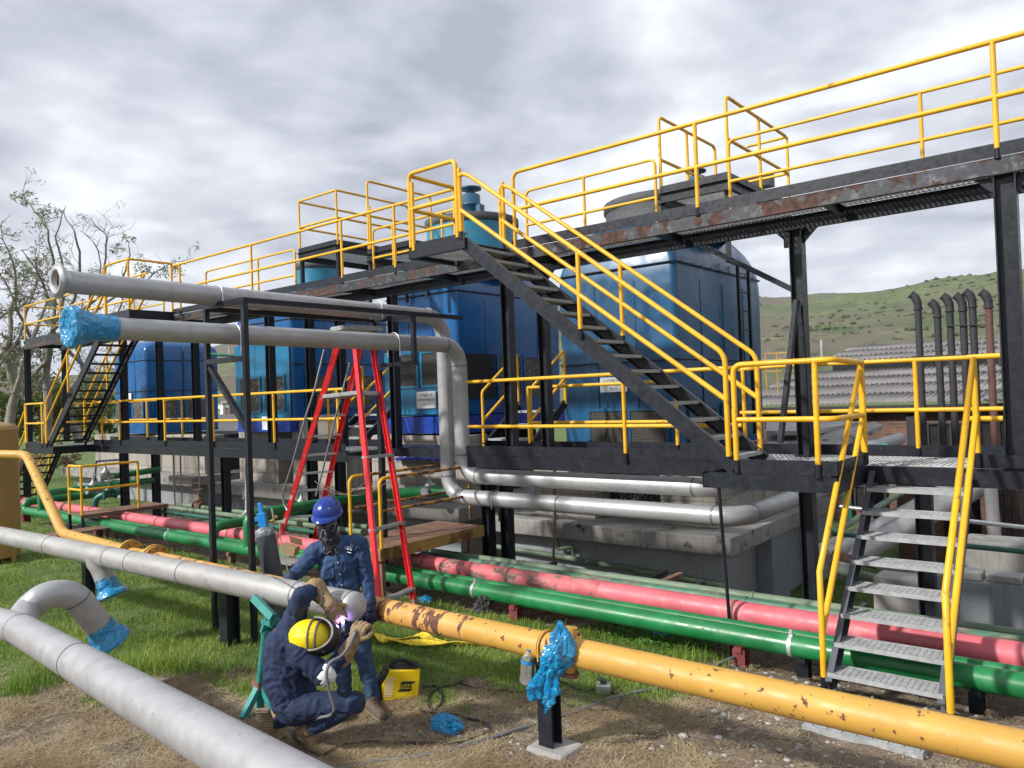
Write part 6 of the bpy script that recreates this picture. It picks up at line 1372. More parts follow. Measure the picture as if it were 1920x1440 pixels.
# ------------------------------------------------------------------ green pipe jack
js = thing('pipe_jack', 'sea-green pipe stand with a vee head holding up the silver pipe', 'pipe stand', (-5.75, 3.55, 0))
col_t = at(500, 1178, Y=3.45); col_b = at(488, 1285, Y=3.55); 
b = MB(); b.tube([col_b-(col_t-col_b)*.02, col_t], .036, 14); b.tube([col_b.lerp(col_t, .93), col_t], .045, 14); b.build('column', Mt['stand_green'], js)
b = MB(); b.beam(at(476, 1120, Y=3.43), at(512, 1158, Y=3.43), .06, .045, -Fh); b.beam(at(512, 1158, Y=3.44), at(508, 1166, Y=3.85), .05, .04); b.box(at(508, 1165, Y=3.45), (.12, .1, .04)); b.build('vee_head', Mt['stand_green'], js)
b = MB(); b.beam(at(503, 1160, Y=3.43), at(496, 1180, Y=3.43), .012, .05); b.beam(at(500, 1158, Y=3.41), at(490, 1185, Y=3.41), .02, .02); b.build('pin', Mt['stand_green'], js)
for u, v, Y in ((455, 1350, 3.36), (487, 1336, 3.9), (520, 1345, 3.3)):
    q = at(u, v, Z=0.0); b = MB(); b.beam(col_b+(col_t-col_b)*.03, V(q.x, q.y, .015), .05, .05); b.build('leg', Mt['stand_green'], js)
b = MB(); b.box(col_b+V(0, 0, .01), (.1, .1, .07)); b.build('hub', Mt['rusty'], js)
# ------------------------------------------------------------------ welding machine
wm = thing('welding_machine', 'yellow box-shaped welding machine with black handle sitting on the grass edge', 'welder', (-4.75, 4.35, 0))
A = at(707, 1316, Z=0.02); B = at(784, 1331, Z=0.02); A2 = at(717, 1256, X=A.x+.03); 
A = at(713, 1315, Z=0.01); ex = (R0-V(0, 0, .13)+Fh*.30).normalized(); Lw = .315; ey = V(-ex.y, ex.x, 0).normalized(); uz = ex.cross(ey).normalized(); uz = uz if uz.z > 0 else -uz; hh = .25; dp = .17
fr_ = [(0, .0), (.0, .0), (Lw, 0), (Lw-.0, hh*.9), (Lw-.02, hh), (.07, hh), (.03, hh*.97), (0.0, hh*.45)]
fr_ = [(0.02, 0), (Lw, 0), (Lw+.0, hh*.88), (Lw-.0, hh), (.06, hh), (0.0, hh*.50)]
def wpt(x, z, y=0): return A+ex*x+uz*z+ey*y
b = MB(); n = len(fr_); b.add([wpt(x, z) for x, z in fr_]+[wpt(x, z, dp) for x, z in fr_], [tuple(range(n)), tuple(range(n, 2*n))[::-1]]+[(i, (i+n), (i+1) % n+n, (i+1) % n) for i in range(n)]); b.build('casing', Mt['machine'], wm, bevel=.008)
b = MB(); 
for k in range(13): z = .04+k*.0125; b.beam(wpt(.028+max(0, (hh*.5-z))*0, z, -.002), wpt(.098-(.0), z, -.002), .003, .0035)
b.build('vent_slots', Mt['white'], wm)
b = MB(); b.tube([wpt(.06, hh, dp/2), wpt(.09, hh+.045, dp/2), wpt(.16, hh+.065, dp/2), wpt(.24, hh+.045, dp/2), wpt(.30, hh+.005, dp/2)], .017, 10, bend=.03); b.box(wpt(.19, hh+.01, dp/2), (.24, .12, .02), Matrix.Rotation(math.atan2(ex.y, ex.x), 3, 'Z')); b.build('handle', Mt['rubber'], wm)
b = MB(); b.add([wpt(-.012, .03, .01), wpt(-.025, hh*.55, .01), wpt(.045, hh*1.03, .01), wpt(-.012, .03, dp-.01), wpt(-.025, hh*.55, dp-.01), wpt(.045, hh*1.03, dp-.01), wpt(.018, .0, .012), wpt(.018, .0, dp-.012)],
                [(0, 1, 4, 3), (1, 2, 5, 4), (6, 0, 3, 7), (0, 6, 2, 1), (3, 4, 5, 7)]); b.build('front_panel', Mt['rubber'], wm)
for q_ in (((.150, .138), (.255, .138), (.285, .160), (.170, .160)), ((.130, .076), (.240, .076), (.262, .098), (.155, .098))):
    b = MB(); b.add([wpt(x, z, -.0015) for x, z in q_], [(0, 1, 2, 3)])
    o = b.build('logo_bar', Mt['ink'], wm); so_ = o.modifiers.new('t', 'SOLIDIFY'); so_.thickness = .002
text_mesh('ESAB', .044, 'lettering', Mt['ink'], wm, wpt(.205, .118, -.003), ex, uz, .001, bold=.0008)
# cables around it
def cable(name, label, px, r, mat='rubber', cat='cable', Z=.012, grp=None):
    b = MB(); pts = [at(u, v, Z=Z) for u, v in px]; out = []
    for i in range(len(pts)-1):
        p0 = pts[max(i-1, 0)]; p1 = pts[i]; p2 = pts[i+1]; p3 = pts[min(i+2, len(pts)-1)]
        for k in range(6):
            t = k/6; out.append(.5*((2*p1)+(-p0+p2)*t+(2*p0-5*p1+4*p2-p3)*t*t+(-p0+3*p1-3*p2+p3)*t**3)+V(0, 0, .006*math.sin(i*2.3+k)))
    out.append(pts[-1]); b.tube(out, r, 8); return tag(b.build(name, Mt[mat]), label, cat, grp)
cable('power_cable', 'black cable looping on the ground right of the yellow welding machine', [(793, 1290), (815, 1287), (828, 1300), (826, 1322), (812, 1332), (803, 1320), (806, 1302), (822, 1290), (850, 1285), (875, 1272)], .011)
cable('welding_lead', 'thick black lead curling past the blue film scrap', [(786, 1333), (810, 1338), (840, 1338), (870, 1346), (895, 1350), (915, 1362), (918, 1372), (880, 1386), (845, 1395), (700, 1392), (640, 1398), (600, 1418), (560, 1395), (547, 1372)], .011)
cable('extension_cable', 'thin black cable from the grass to the small grey junction box', [(860, 1282), (900, 1290), (960, 1296), (1000, 1298)], .007)
cable('box_cable', 'thin cable curving below the junction box toward the post', [(1052, 1278), (1090, 1294), (1115, 1292), (1140, 1296), (1165, 1310), (1150, 1330), (1110, 1332), (1070, 1322), (1045, 1312)], .007)
cable('hose', 'long straight grey hose lying diagonally across the dry grass', [(600, 1452), (700, 1428), (820, 1412), (940, 1378), (1060, 1340), (1160, 1305), (1240, 1288), (1330, 1250), (1380, 1232)], .014, 'conduit')
cable('dark_cable', 'dark cable lying across the grass beneath the ladder', [(560, 1255), (700, 1262), (760, 1272)], .006)
cable('green_rope', 'green string lying in the dirt under the short staircase', [(1505, 1245), (1560, 1250), (1620, 1262), (1690, 1270), (1730, 1262)], .005, 'teal_dark')
jb = thing('junction_box', 'small grey metal junction box with a black plug lying on the grass', 'junction box', tuple(at(1132, 1290, Z=0)))
c = at(1132, 1290, Z=.04); rot = Matrix.Rotation(.5, 3, 'Z'); b = MB(); b.box(c, (.12, .10, .075), rot); b.build('box', Mt['alu'], jb, bevel=.008); b = MB(); b.box(c+V(0, 0, .05), (.05, .05, .04), rot); b.tube([c+V(0, 0, .05), c+V(-.06, .02, .07)], .018, 8); b.build('plug', Mt['rubber'], jb)
# ------------------------------------------------------------------ film scraps, strap, bottle, bags
def crumple(name, label, c, size, n=26, cat='film', mat='film', seed=1, amp=.35, par=None):
    """crumpled sheet: a noisy flattened ball with sharp folds"""
    b = MB(); vs = []; fs = []; S, Rr = n*2, n
    for i in range(Rr+1):
        t = math.pi*i/Rr
        for k in range(S):
            a = 2*math.pi*k/S; d = V(math.sin(t)*math.cos(a), math.sin(t)*math.sin(a), math.cos(t))
            j = 1+amp*(abs(mnoise.noise(d*2.2+V(seed, 0, 0)))*1.2-.3)+amp*.5*mnoise.noise(d*6+V(0, seed, 0))+amp*.35*abs(mnoise.noise(d*14+V(0, 0, seed)))
            vs.append(Vector(c)+V(d.x*size[0], d.y*size[1], d.z*size[2])*j)
    for i in range(Rr):
        for k in range(S): fs.append((i*S+k, (i+1)*S+k, (i+1)*S+(k+1) % S, i*S+(k+1) % S))
    b.add(vs, fs, 0, False); o = b.build(name, Mt[mat], par)
    if label: tag(o, label, cat)
    return o
c = at(838, 1358, Z=.05); crumple('film_scrap', 'crumpled bright blue film scrap lying beside the welding lead', c, (.14, .09, .065), seed=3)
c = at(1243, 1190, Z=-.1); crumple('film_scrap', 'small blue plastic scrap in the weeds under the green pipe', c, (.13, .1, .07), seed=5)
c = at(798, 1125, Z=-.1); crumple('film_scrap', 'dark blue plastic scrap on the grass at the foot of the red ladder', c, (.09, .08, .05), seed=8)
c = at(352, 1403, Z=.03); crumple('film_scrap', 'tiny blue scrap beside the foreground silver pipe', c, (.045, .03, .02), seed=9)
c = at(908, 1140, Y=6.75); crumple('plastic_bag', 'black plastic bag tied under the green pipe', c, (.12, .1, .14), seed=2, cat='bag', mat='rubber')
# torn film tied to the gas pipe tapping, hanging down in two tails
def hang_film(label, outline, Y, seed):
    """a hanging crumpled tail: closed tube of film following a row of (u, v, half-width px)"""
    b = MB(); rings = []; S = 44
    pts = []
    for i in range(len(outline)-1):
        for k in range(10):
            t = k/10; pts.append(tuple(outline[i][j]*(1-t)+outline[i+1][j]*t for j in range(3)))
    pts.append(outline[-1])
    for i, (u, v, w) in enumerate(pts):
        c = at(u, v, Y=Y); rr = max(.004, w*.0036)
        ring = []
        for k in range(S):
            a = 2*math.pi*k/S; d = V(math.cos(a)*.775, math.cos(a)*.632, 0)*rr+V(.632, -.775, 0)*math.sin(a)*rr*.55
            q = c+d; j = mnoise.noise(V(q.x*30, q.y*30, q.z*11)+V(seed, 0, 0))*.030+mnoise.noise(V(q.x*75, q.y*75, q.z*28)+V(0, seed, 0))*.014+mnoise.noise(q*120)*.005
            q = q+d.normalized()*j*min(1, rr/.03)+V(0, 0, .03*mnoise.noise(q*16+V(0, 0, seed)))*min(1, rr/.03); ring.append(q)
        rings.append(ring)
    ring_mesh(b, rings, smooth=False); b.add(rings[0], [tuple(range(S))[::-1]])
    return b
b = hang_film('', [(1052, 1168, 8), (1052, 1182, 15), (1055, 1200, 20), (1050, 1225, 33), (1045, 1245, 30), (1030, 1262, 24), (1012, 1285, 22), (1003, 1305, 14), (998, 1312, 4)], GY-.14, 3)
b2 = hang_film('', [(1040, 1250, 14), (1036, 1275, 13), (1035, 1300, 14), (1028, 1320, 9), (1020, 1338, 2)], GY-.17, 7)
o_ = len(b.v); b.v += b2.v; b.f += [[i+o_ for i in f] for f in b2.f]; b.m += b2.m; b.sm += b2.sm
tag(b.build('torn_film', Mt['film']), 'torn blue film knotted round the gas pipe tapping, hanging in ragged tails', 'film')
# bottle
bt = thing('water_bottle', 'clear ribbed plastic bottle hanging upside down at the black post', 'bottle', tuple(at(988, 1250, Y=4.27)))
b0_ = at(987, 1281, Y=4.27); b1_ = at(992, 1222, Y=4.27); axb = (b1_-b0_).normalized(); hb = (b1_-b0_).length; rb = .052
pr = [(0.001, 0), (rb*.9, .004), (rb, .02)]
for k in range(7): pr += [(rb, .03+k*.022), (rb*.93, .041+k*.022)]
pr += [(rb, hb-.05), (rb*.6, hb-.02), (.015, hb), (.015, hb+.02)]
b = MB(); b.lathe(pr, b0_, axb, 24); b.build('body', Mt['clear'], bt)
b = MB(); b.lathe([(rb+.001, hb-.075), (rb+.001, hb-.055)], b0_, axb, 24, caps=False); b.lathe([(.017, hb+.005), (.017, hb+.02)], b0_, axb, 12); b.build('label_band', Mt['cyan_plastic'], bt)
# lifting strap
def ribbon(name, label, px, w, mat, Z=.02):
    pts = [at(u, v, Z=Z+zz_) for u, v, zz_ in px]; b = MB(); vs = []; fs = []
    fine_ = []
    for i in range(len(pts)-1):
        for k in range(5): fine_.append(pts[i].lerp(pts[i+1], k/5))
    fine_.append(pts[-1])
    for i, p in enumerate(fine_):
        d = (fine_[min(i+1, len(fine_)-1)]-fine_[max(i-1, 0)]).normalized(); s_ = d.cross(V(0, 0, 1)).normalized()*w/2
        tw = V(0, 0, .02*math.sin(i*.5)); vs += [p-s_-tw, p+s_+tw]
    for i in range(len(fine_)-1): fs.append((2*i, 2*i+2, 2*i+3, 2*i+1))
    b.add(vs, fs); o = b.build(name, Mt[mat]); m_ = o.modifiers.new('t', 'SOLIDIFY'); m_.thickness = .008; return tag(o, label, 'strap')
ribbon('lifting_strap', 'yellow webbing lifting strap lying in folds on the grass', [(690, 1190, .0), (705, 1188, .03), (720, 1200, .02), (760, 1198, .01), (790, 1190, .03), (806, 1196, .02), (850, 1208, .0), (900, 1204, .01), (905, 1202, .03), (870, 1204, .03), (830, 1206, .03), (770, 1205, .02), (725, 1200, .03)], .075, 'strap')
# brown dry hoses under the pipes
b = MB(); random.seed(5)
for k in range(16):
    pts = []; u0 = random.uniform(880, 1000)
    for j in range(6):
        u = u0+j*random.uniform(14, 26); pts.append(at(u, 1125+12*mnoise.noise(V(j*.8, k*3, 1))+(u-950)*.12+k*1.6, Z=-.13+.02*random.random()))
    b.tube(pts, .011, 5, bend=.06)
o = b.build('dry_stalks', Mt['hose_brown']); tag(o, kind='stuff')
# corrugated blue sheet edge and pale things in the ladder gap
b = MB(); vs = []; fs = []
pA, pB = at(735, 862, Y=10.3), at(830, 861, Y=10.3)
for i in range(61):
    p = pA.lerp(pB, i/60)+V(0, 0, .025*math.sin(i*2*math.pi/10)); vs += [p, p+V(0, .8, .15)]
for i in range(60): fs.append((2*i, 2*i+2, 2*i+3, 2*i+1))
b.add(vs, fs); o = b.build('sheet_roof', Mt['royal']); m_ = o.modifiers.new('t', 'SOLIDIFY'); m_.thickness = .01; tag(o, 'blue corrugated sheet edge under the middle tower', 'roof sheet')
# ------------------------------------------------------------------ people
def organic(name, chains, balls, vox, mats, par, pick=None, wrinkle=0.0, wscale=16, smooth=6, loc=None):
    """one continuous body surface: tapered limbs and masses fused by a voxel remesh, then smoothed"""
    b = MB()
    for ch in chains:
        pts = [Vector(p) for p, r in ch]; rs = [r for p, r in ch]
        P_, Q_ = [], []
        for i in range(len(pts)-1):
            for k in range(4): t = k/4; P_.append(pts[i].lerp(pts[i+1], t)); Q_.append(rs[i]*(1-t)+rs[i+1]*t)
        P_.append(pts[-1]); Q_.append(rs[-1])
        b.tube(P_, Q_, 16); b.sphere(pts[0], rs[0], 16, 10); b.sphere(pts[-1], rs[-1], 16, 10)
        for p, r in ch[1:-1]: b.sphere(p, r, 16, 10)
    for c, r, sq, rot in balls:
        q = MB(); q.sphere((0, 0, 0), r, 20, 14, 0, sq); b.add([rot @ v+Vector(c) if rot else v+Vector(c) for v in q.v], q.f)
    me = bpy.data.meshes.new('tmp'); me.from_pydata([tuple(v) for v in b.v], [], b.f); o = bpy.data.objects.new('tmp', me); COL.objects.link(o)
    m_ = o.modifiers.new('r', 'REMESH'); m_.mode = 'VOXEL'; m_.voxel_size = vox; s_ = o.modifiers.new('s', 'SMOOTH'); s_.factor = .6; s_.iterations = smooth
    bpy.context.view_layer.update(); dg = bpy.context.evaluated_depsgraph_get(); out = bpy.data.meshes.new_from_object(o.evaluated_get(dg)); bpy.data.objects.remove(o); out.name = name
    if wrinkle > 0:
        nr = [v.normal.copy() for v in out.vertices]
        for v, n_ in zip(out.vertices, nr):
            p = v.co; f_ = mnoise.noise(V(p.x*wscale, p.y*wscale, p.z*wscale*1.7)+V(2*mnoise.noise(p*7), 0, 2*mnoise.noise(p*6)))
            g2 = mnoise.noise(p*wscale*2.3); v.co = p+n_*wrinkle*(1.1*(1-abs(f_)*2.6)+.35*g2)
    off = ROOT.get(par.name, V(0, 0, 0)) if par else V(0, 0, 0)
    cents = None
    for mt in mats: out.materials.append(mt)
    for pl in out.polygons:
        pl.use_smooth = True
        if pick: pl.material_index = pick(pl.center)
    for v in out.vertices: v.co -= off
    oo = bpy.data.objects.new(name, out); COL.objects.link(oo)
    if par: oo.parent = par; ROOT[oo.name] = off
    return oo
def glove(name, wrist, palm_dir, palm_n, curl, mat, par, side=1, s=1.0, cuff=None, spread=.22, r=.0108):
    """palm with five separate bent fingers; palm_n points out of the back of the hand"""
    d = Vector(palm_dir).normalized(); n_ = Vector(palm_n); n_ = (n_-d*n_.dot(d)).normalized(); a = d.cross(n_).normalized()*side; w = Vector(wrist)
    ch = []
    for k, (off, ln) in enumerate(((-.033, .072), (-.011, .082), (.011, .078), (.032, .062))):
        root = w+d*.085*s+a*off*s; dd = (d+a*spread*(k-1.5)*.5).normalized(); p = [root-d*.03*s, root]; ang = 0
        for j, f in enumerate((.45, .32, .25)):
            ang += curl*(.7 if j == 0 else 1.0)*(1+.12*k); q = p[-1]+(dd*math.cos(ang)-n_*math.sin(ang))*ln*f*s; p.append(q)
        ch.append([(p[0], r*1.05*s), (p[1], r*1.1*s), (p[2], r*s), (p[3], r*.95*s), (p[4], r*.8*s)])
    t0 = w+d*.025*s-a*.028*s; t1 = t0+(d*.6-a*.75-n_*.2).normalized()*.045*s; t2 = t1+(d*.9-a*.15-n_*(.25+curl*.4)).normalized()*.032*s; t3 = t2+(d*.8+a*.1-n_*(.4+curl*.4)).normalized()*.024*s
    ch.append([(t0, .015*s), (t1, .013*s), (t2, .012*s), (t3, .010*s)])
    rot = Matrix((a, d, n_)).transposed()
    balls = [(w+d*.05*s, .05*s, (.86, 1.05, .38), rot), (w+d*.015*s, .034*s, (.95, 1.1, .75), rot)]
    if cuff: ch.append([(w+d*.01, .036*s), (Vector(cuff), .052*s)])
    return organic(name, ch, balls, .0034, [mat], par, None, .0012, 40, 2)
def boot(heel, toe, ankle, par, mat='boot', s=1.0, solez=None):
    heel = Vector(heel); toe = Vector(toe); ank = Vector(ankle); d = (toe-heel).normalized(); m_ = heel.lerp(toe, .45)+V(0, 0, .035)
    o = organic('boot', [[(heel+V(0, 0, .04), .038*s), (heel.lerp(toe, .35)+V(0, 0, .05), .044*s), (heel.lerp(toe, .7)+V(0, 0, .035), .043*s), (toe-d*.04+V(0, 0, .03), .038*s)], [(heel+d*.03+V(0, 0, .05), .046*s), (ank, .052*s)]], [], .010, [Mt[mat]], par, None, .002, 30, 4)
    b = MB(); up = V(0, 0, 1); sd = d.cross(up).normalized(); out = []
    for t, w in ((0, .030), (.08, .036), (.35, .034), (.7, .045), (.9, .038), (1.0, .020)): out.append((t, w))
    L_ = (toe-heel).length; vs = [heel+d*(t*L_-.02)+sd*w*s for t, w in out]+[heel+d*(t*L_-.02)-sd*w*s for t, w in reversed(out)]
    n = len(vs); b.add([v+V(0, 0, .0) for v in vs]+[v+V(0, 0, .024) for v in vs], [tuple(range(n))[::-1], tuple(range(n, 2*n))]+[(i, (i+1) % n, n+(i+1) % n, n+i) for i in range(n)]); b.build('sole', Mt['sole'], o)
    b = MB()
    for k in range(4):
        q = heel.lerp(toe, .42+.1*k)+V(0, 0, .098-.012*k); b.tube([q-sd*.022, q+V(0, 0, .006), q+sd*.022], .003, 5)
    b.build('laces', Mt['ink_grey'], o); return o
def frame_from(up, front):
    u = Vector(up).normalized(); f = Vector(front); f = (f-u*f.dot(u)).normalized(); r = f.cross(u).normalized(); return r, f, u
def helmet(c, up, front, par, mat, s=1.0, brim=.045):
    r, f, u = frame_from(up, front); c = Vector(c); vs = []; fs = []; S, Rg = 40, 12
    W, Ln, H_ = .115*s, .138*s, .118*s
    for i in range(Rg+1):
        t = math.pi/2*i/Rg
        for k in range(S):
            a = 2*math.pi*k/S; x = math.cos(a)*math.cos(t)**.85; y = math.sin(a)*math.cos(t)**.85; z = math.sin(t)
            ridge = .006*math.exp(-(x*W/.012)**2)*(1 if z > .25 else 0)+.004*math.exp(-((abs(x)*W-.035)/.008)**2)*(1 if z > .3 else 0)
            vs.append(c+r*x*W+f*y*Ln+u*(z*H_+ridge))
    for i in range(Rg):
        for k in range(S): fs.append((i*S+k, i*S+(k+1) % S, (i+1)*S+(k+1) % S, (i+1)*S+k))
    b = MB(); b.add(vs, fs, 0, True)
    # brim, deeper at the front
    ring1 = []; ring2 = []; 
    for k in range(S):
        a = 2*math.pi*k/S; e = brim*s*(max(0, math.sin(a))**2)+.012*s
        ring1.append(c+r*math.cos(a)*W+f*math.sin(a)*Ln); ring2.append(c+r*math.cos(a)*(W+e*.6)+f*math.sin(a)*(Ln+e)-u*(.012*s+.012*s*max(0, math.sin(a))))
    low1 = [p-u*.004 for p in ring1]; low2 = [p-u*.005 for p in ring2]
    ring_mesh(b, [ring1, ring2, low2, low1], cap=False); b.m = [0]*len(b.f)
    return b.build('helmet', Mt[mat], par)
# -------- standing worker in denim, blue helmet
D1 = 6.45
def W_(u, v, o=0.0): return at(u, v, D=D1-o)
w1 = thing('person', 'standing person in a blue hard hat and denim, one hand on the silver pipe', 'person', tuple(at(672, 1335, D=D1)*1))
hipL, hipR = W_(632, 1142), W_(668, 1142)
kneeL, ankL = W_(640, 1225, .02), W_(648, 1306, .0)
kneeR, ankR = W_(680, 1225, .03), W_(702, 1312, .05)
shL, shR = W_(592, 1034, .02), W_(674, 1020, .02)
elL, wrL = W_(563, 1068, .12), at(541, 1087, Y=3.66)
elR, wrR = W_(688, 1080, -.02), W_(694, 1138, .06)
headc = W_(614, 976, .06); neck = W_(625, 1013, .0)
def legs(off): return [[(hipL, .092+off), (kneeL, .066+off), (ankL, .05+off)], [(hipR, .092+off), (kneeR, .066+off), (ankR, .050+off)]]
faceup = V(-.05, .02, 1); 
shoulders = [[(shL, .068), (neck-V(0, 0, .03), .075), (shR, .068)]]
torso = [(W_(634, 1060), .155, (1.05, .72, 1.15), Matrix.Rotation(math.radians(39), 3, 'Z')), (W_(640, 1100), .145, (1.05, .72, 1.25), Matrix.Rotation(math.radians(39), 3, 'Z')), (W_(648, 1138), .14, (1.1, .75, .9), Matrix.Rotation(math.radians(39), 3, 'Z'))]
# the continuous body
organic('body', legs(-.012)+[[(shL, .05), (elL, .038), (wrL, .028)], [(shR, .05), (elR, .038), (wrR, .028)], [(neck-V(0, 0, .1), .06), (neck, .055), (headc-V(0, 0, .05), .055)], [(hipL, .08), (W_(640, 1060), .09)], [(hipR, .08), (W_(636, 1060), .09)], [(shL, .05), (neck-V(0, 0, .05), .05), (shR, .05)]],
        [(headc+V(0, 0, .01), .094, (.82, 1.0, 1.15), Matrix.Rotation(math.radians(39), 3, 'Z')), (headc+(-Fh)*.088+V(0, 0, -.015), .018, (.8, 1, 1.3), None)], .013, [Mt['skin']], w1, None, 0, 10, 5)
organic('shirt', shoulders+[[(shL, .075), (elL, .057), (wrL.lerp(elL, .12), .045)], [(shR, .073), (elR, .055), (wrR.lerp(elR, .08), .045)]], torso, .011, [Mt['denim']], w1, None, .008, 13, 5)
organic('jeans', legs(.006)+[[(hipL, .1), (hipR, .1)]], [(W_(649, 1135), .135, (1.12, .78, .8), Matrix.Rotation(math.radians(39), 3, 'Z'))], .012, [Mt['jeans']], w1, None, .008, 14, 4)
boot(at(692, 1332, Z=0.0), at(722, 1347, Z=0.0)+V(.06, -.05, 0), ankR+V(0, 0, -.02), w1)
boot(at(645, 1330, Z=0.0), at(650, 1352, Z=0.0)+V(.03, -.04, 0), ankL+V(0, 0, -.02), w1)
glove('glove', wrL, V(.15, -.55, -.25)-R0*.35, V(0, 0, 1)-Fh*.2, .55, Mt['navy_glove'], w1, 1, 1.15, wrL+(elL-wrL)*.2)
glove('glove', wrR, V(.05, -.02, -1), -Fh+R0*.3, .5, Mt['navy_glove'], w1, -1, 1.1, wrR+(elR-wrR)*.15)
hu = (V(0, 0, 1)-Fh*.22).normalized(); hf = (-Fh*1-V(0, 0, .35)-R0*.05).normalized()
hc = headc+V(0, 0, .072)-Fh*-.008
helmet(hc, hu, hf, w1, 'helmet_blue', 1.03, .05)
r_, f_, u_ = frame_from(hu, hf)
b = MB(); b.lathe([(.0, .0), (.028, .0), (.028, .003)], hc+f_*.118*.93+u_*.062+r_*(-.025), (f_*.85+u_*.5-r_*.15), 20); 
# gaiter over nose, mouth and neck
organic('neck_gaiter', [[(headc+V(0, 0, -.048)-Fh*.01, .088), (headc+V(0, 0, -.095)-Fh*.02, .078), (neck-V(0, 0, .005)-Fh*.035, .086), (neck-V(0, 0, .04)-Fh*.02, .098)]], [(headc-Fh*.09+V(0, 0, -.035), .024, (.8, 1, 1.1), None)], .008, [Mt['bandana']], w1, None, .004, 26, 3)
sticker = b.build('helmet_badge', Mt['white'], w1)
r_h, f_h, u_h = frame_from(V(0, 0, 1), -Fh-R0*.12)
b = MB(); 
for s_ in (-1, 1): b.box(headc+f_h*.102+r_h*s_*.034+V(0, 0, .022), (.056, .014, .03), Matrix((r_h, f_h, u_h)).transposed())
b.box(headc+f_h*.106+V(0, 0, .028), (.03, .008, .008), Matrix((r_h, f_h, u_h)).transposed()); b.build('glasses', Mt['mask_black'], w1, bevel=.005)
# collar, placket, pockets, emblem on the shirt front
fn = (-Fh).normalized(); 
def shirt_pt(u, v, lift=.004):
    """point on the shirt front surface under a pixel (ray cast on the shirt mesh)"""
    o = [x for x in w1.children if x.name.startswith('shirt')][0]
    org = V(0, 0, CAM_H); d = (at(u, v, D=1)-org).normalized(); off = ROOT[o.name]
    ok, loc, nrm, _ = o.ray_cast(org-off, d)
    return (loc+off-d*lift, nrm) if ok else (W_(u, v, .15), fn)
bpy.context.view_layer.update()
def patch(name, pix, mat, lift=.004, th=.004, par=w1):
    b = MB(); b.add([shirt_pt(u, v, lift)[0] for u, v in pix], [tuple(range(len(pix)))[::-1]]); o = b.build(name, Mt[mat], par); s_ = o.modifiers.new('t', 'SOLIDIFY'); s_.thickness = th; s_.offset = 1; return o
pk1 = [(600, 1062), (612, 1059), (624, 1054), (626, 1070), (627, 1082), (614, 1087), (603, 1088), (601, 1075)]
pk2 = [(645, 1048), (657, 1046), (669, 1045), (670, 1060), (669, 1072), (658, 1076), (648, 1070), (646, 1058)]
for pk in (pk1, pk2):
    patch('pocket', pk, 'denim', .006, .004)
    fl = [pk[0], pk[1], pk[2], (pk[2][0]+.5, pk[2][1]+6), ((pk[0][0]+pk[2][0])/2, (pk[0][1]+pk[2][1])/2+9), (pk[0][0]+.5, pk[0][1]+6)]; patch('pocket_flap', fl, 'denim', .012, .004)
b = MB(); pl = [shirt_pt(u, v, .006)[0] for u, v in ((628, 1028), (631, 1045), (634, 1060), (637, 1075), (640, 1090), (642, 1102))]; b.tube(pl, .005, 6); b.build('placket', Mt['denim'], w1)
for u, v in ((634, 1055), (638, 1077), (641, 1097)): b = MB(); p, n_ = shirt_pt(u, v, .010); b.sphere(p, .006, 8, 6); b.build('button', Mt['zinc'], w1)
patch('collar', [(606, 1022), (612, 1016), (626, 1028), (620, 1034)], 'denim', .014, .006); patch('collar', [(641, 1012), (646, 1020), (634, 1034), (628, 1028)], 'denim', .014, .006)
p, n_ = shirt_pt(652, 1030, .006); em = MB()
for k in range(7):
    a = math.radians(20+k*23); em.tube([p+(R0*math.cos(a)+V(0, 0, 1)*math.sin(a))*.018, p+(R0*math.cos(a)+V(0, 0, 1)*math.sin(a))*.026], .0025, 5)
em.box(p+V(0, 0, .004), (.018, .004, .014)); em.box(p+R0*.022+V(0, 0, -.004), (.03, .004, .006)); em.box(p+R0*.01+V(0, 0, -.026), (.055, .004, .005)); em.build('shirt_emblem', Mt['white'], w1)
# -------- crouching welder
D2 = 5.52
def K_(u, v, o=0.0): return at(u, v, D=D2-o)
w2 = thing('person', 'crouching person welding, in navy denim with a yellow hard hat and raised visor', 'person', tuple(at(560, 1385, Z=0)))
pel = K_(553, 1318, .0); chest = K_(537, 1200, .0)
sA = K_(548, 1170, -.10); eA = K_(566, 1118, .06); wA = at(594, 1106, Y=3.42)
sB = K_(568, 1232, .16); eB = K_(606, 1268, .20); wB = K_(646, 1228, .10)
hB, kB, aB = K_(560, 1325, .08), K_(664, 1318, .14), K_(590, 1362, .06)
hA, kA, aA = K_(545, 1325, -.10), K_(620, 1322, -.2), K_(520, 1352, -.05)
hd = K_(588, 1192, .06)
def wch(off):
    return [[(hB, .10+off), (kB, .072+off), (aB, .052+off)], [(hA, .10+off), (kA, .072+off), (aA, .052+off)]]
organic('body', wch(-.02)+[[(sA, .055), (eA, .042), (wA, .032)], [(sB, .055), (eB, .044), (wB, .032)], [(pel, .12), (K_(542, 1260), .13), (chest, .12)], [(sA, .06), (chest, .08), (sB, .06)], [(chest+V(0, 0, .05), .06), (hd, .07)]],
        [(hd, .09, (1, 1, 1.1), None)], .013, [Mt['skin']], w2, None, 0, 10, 5)
organic('jacket', [[(sA, .078), (eA, .066), (wA.lerp(eA, .1), .05)], [(sB, .082), (eB, .066), (wB.lerp(eB, .15), .05)], [(sA, .085), (K_(548, 1190), .11), (sB, .09)], [(K_(556, 1318), .150), (K_(540, 1268), .170), (K_(537, 1215), .158), (K_(548, 1180), .10)]],
        [(K_(543, 1250), .175, (1.0, .9, 1.35), Matrix.Rotation(.1, 3, 'Y')), (K_(550, 1312), .15, (1.15, 1, .8), None)], .012, [Mt['denim_dark']], w2, None, .010, 10, 5)
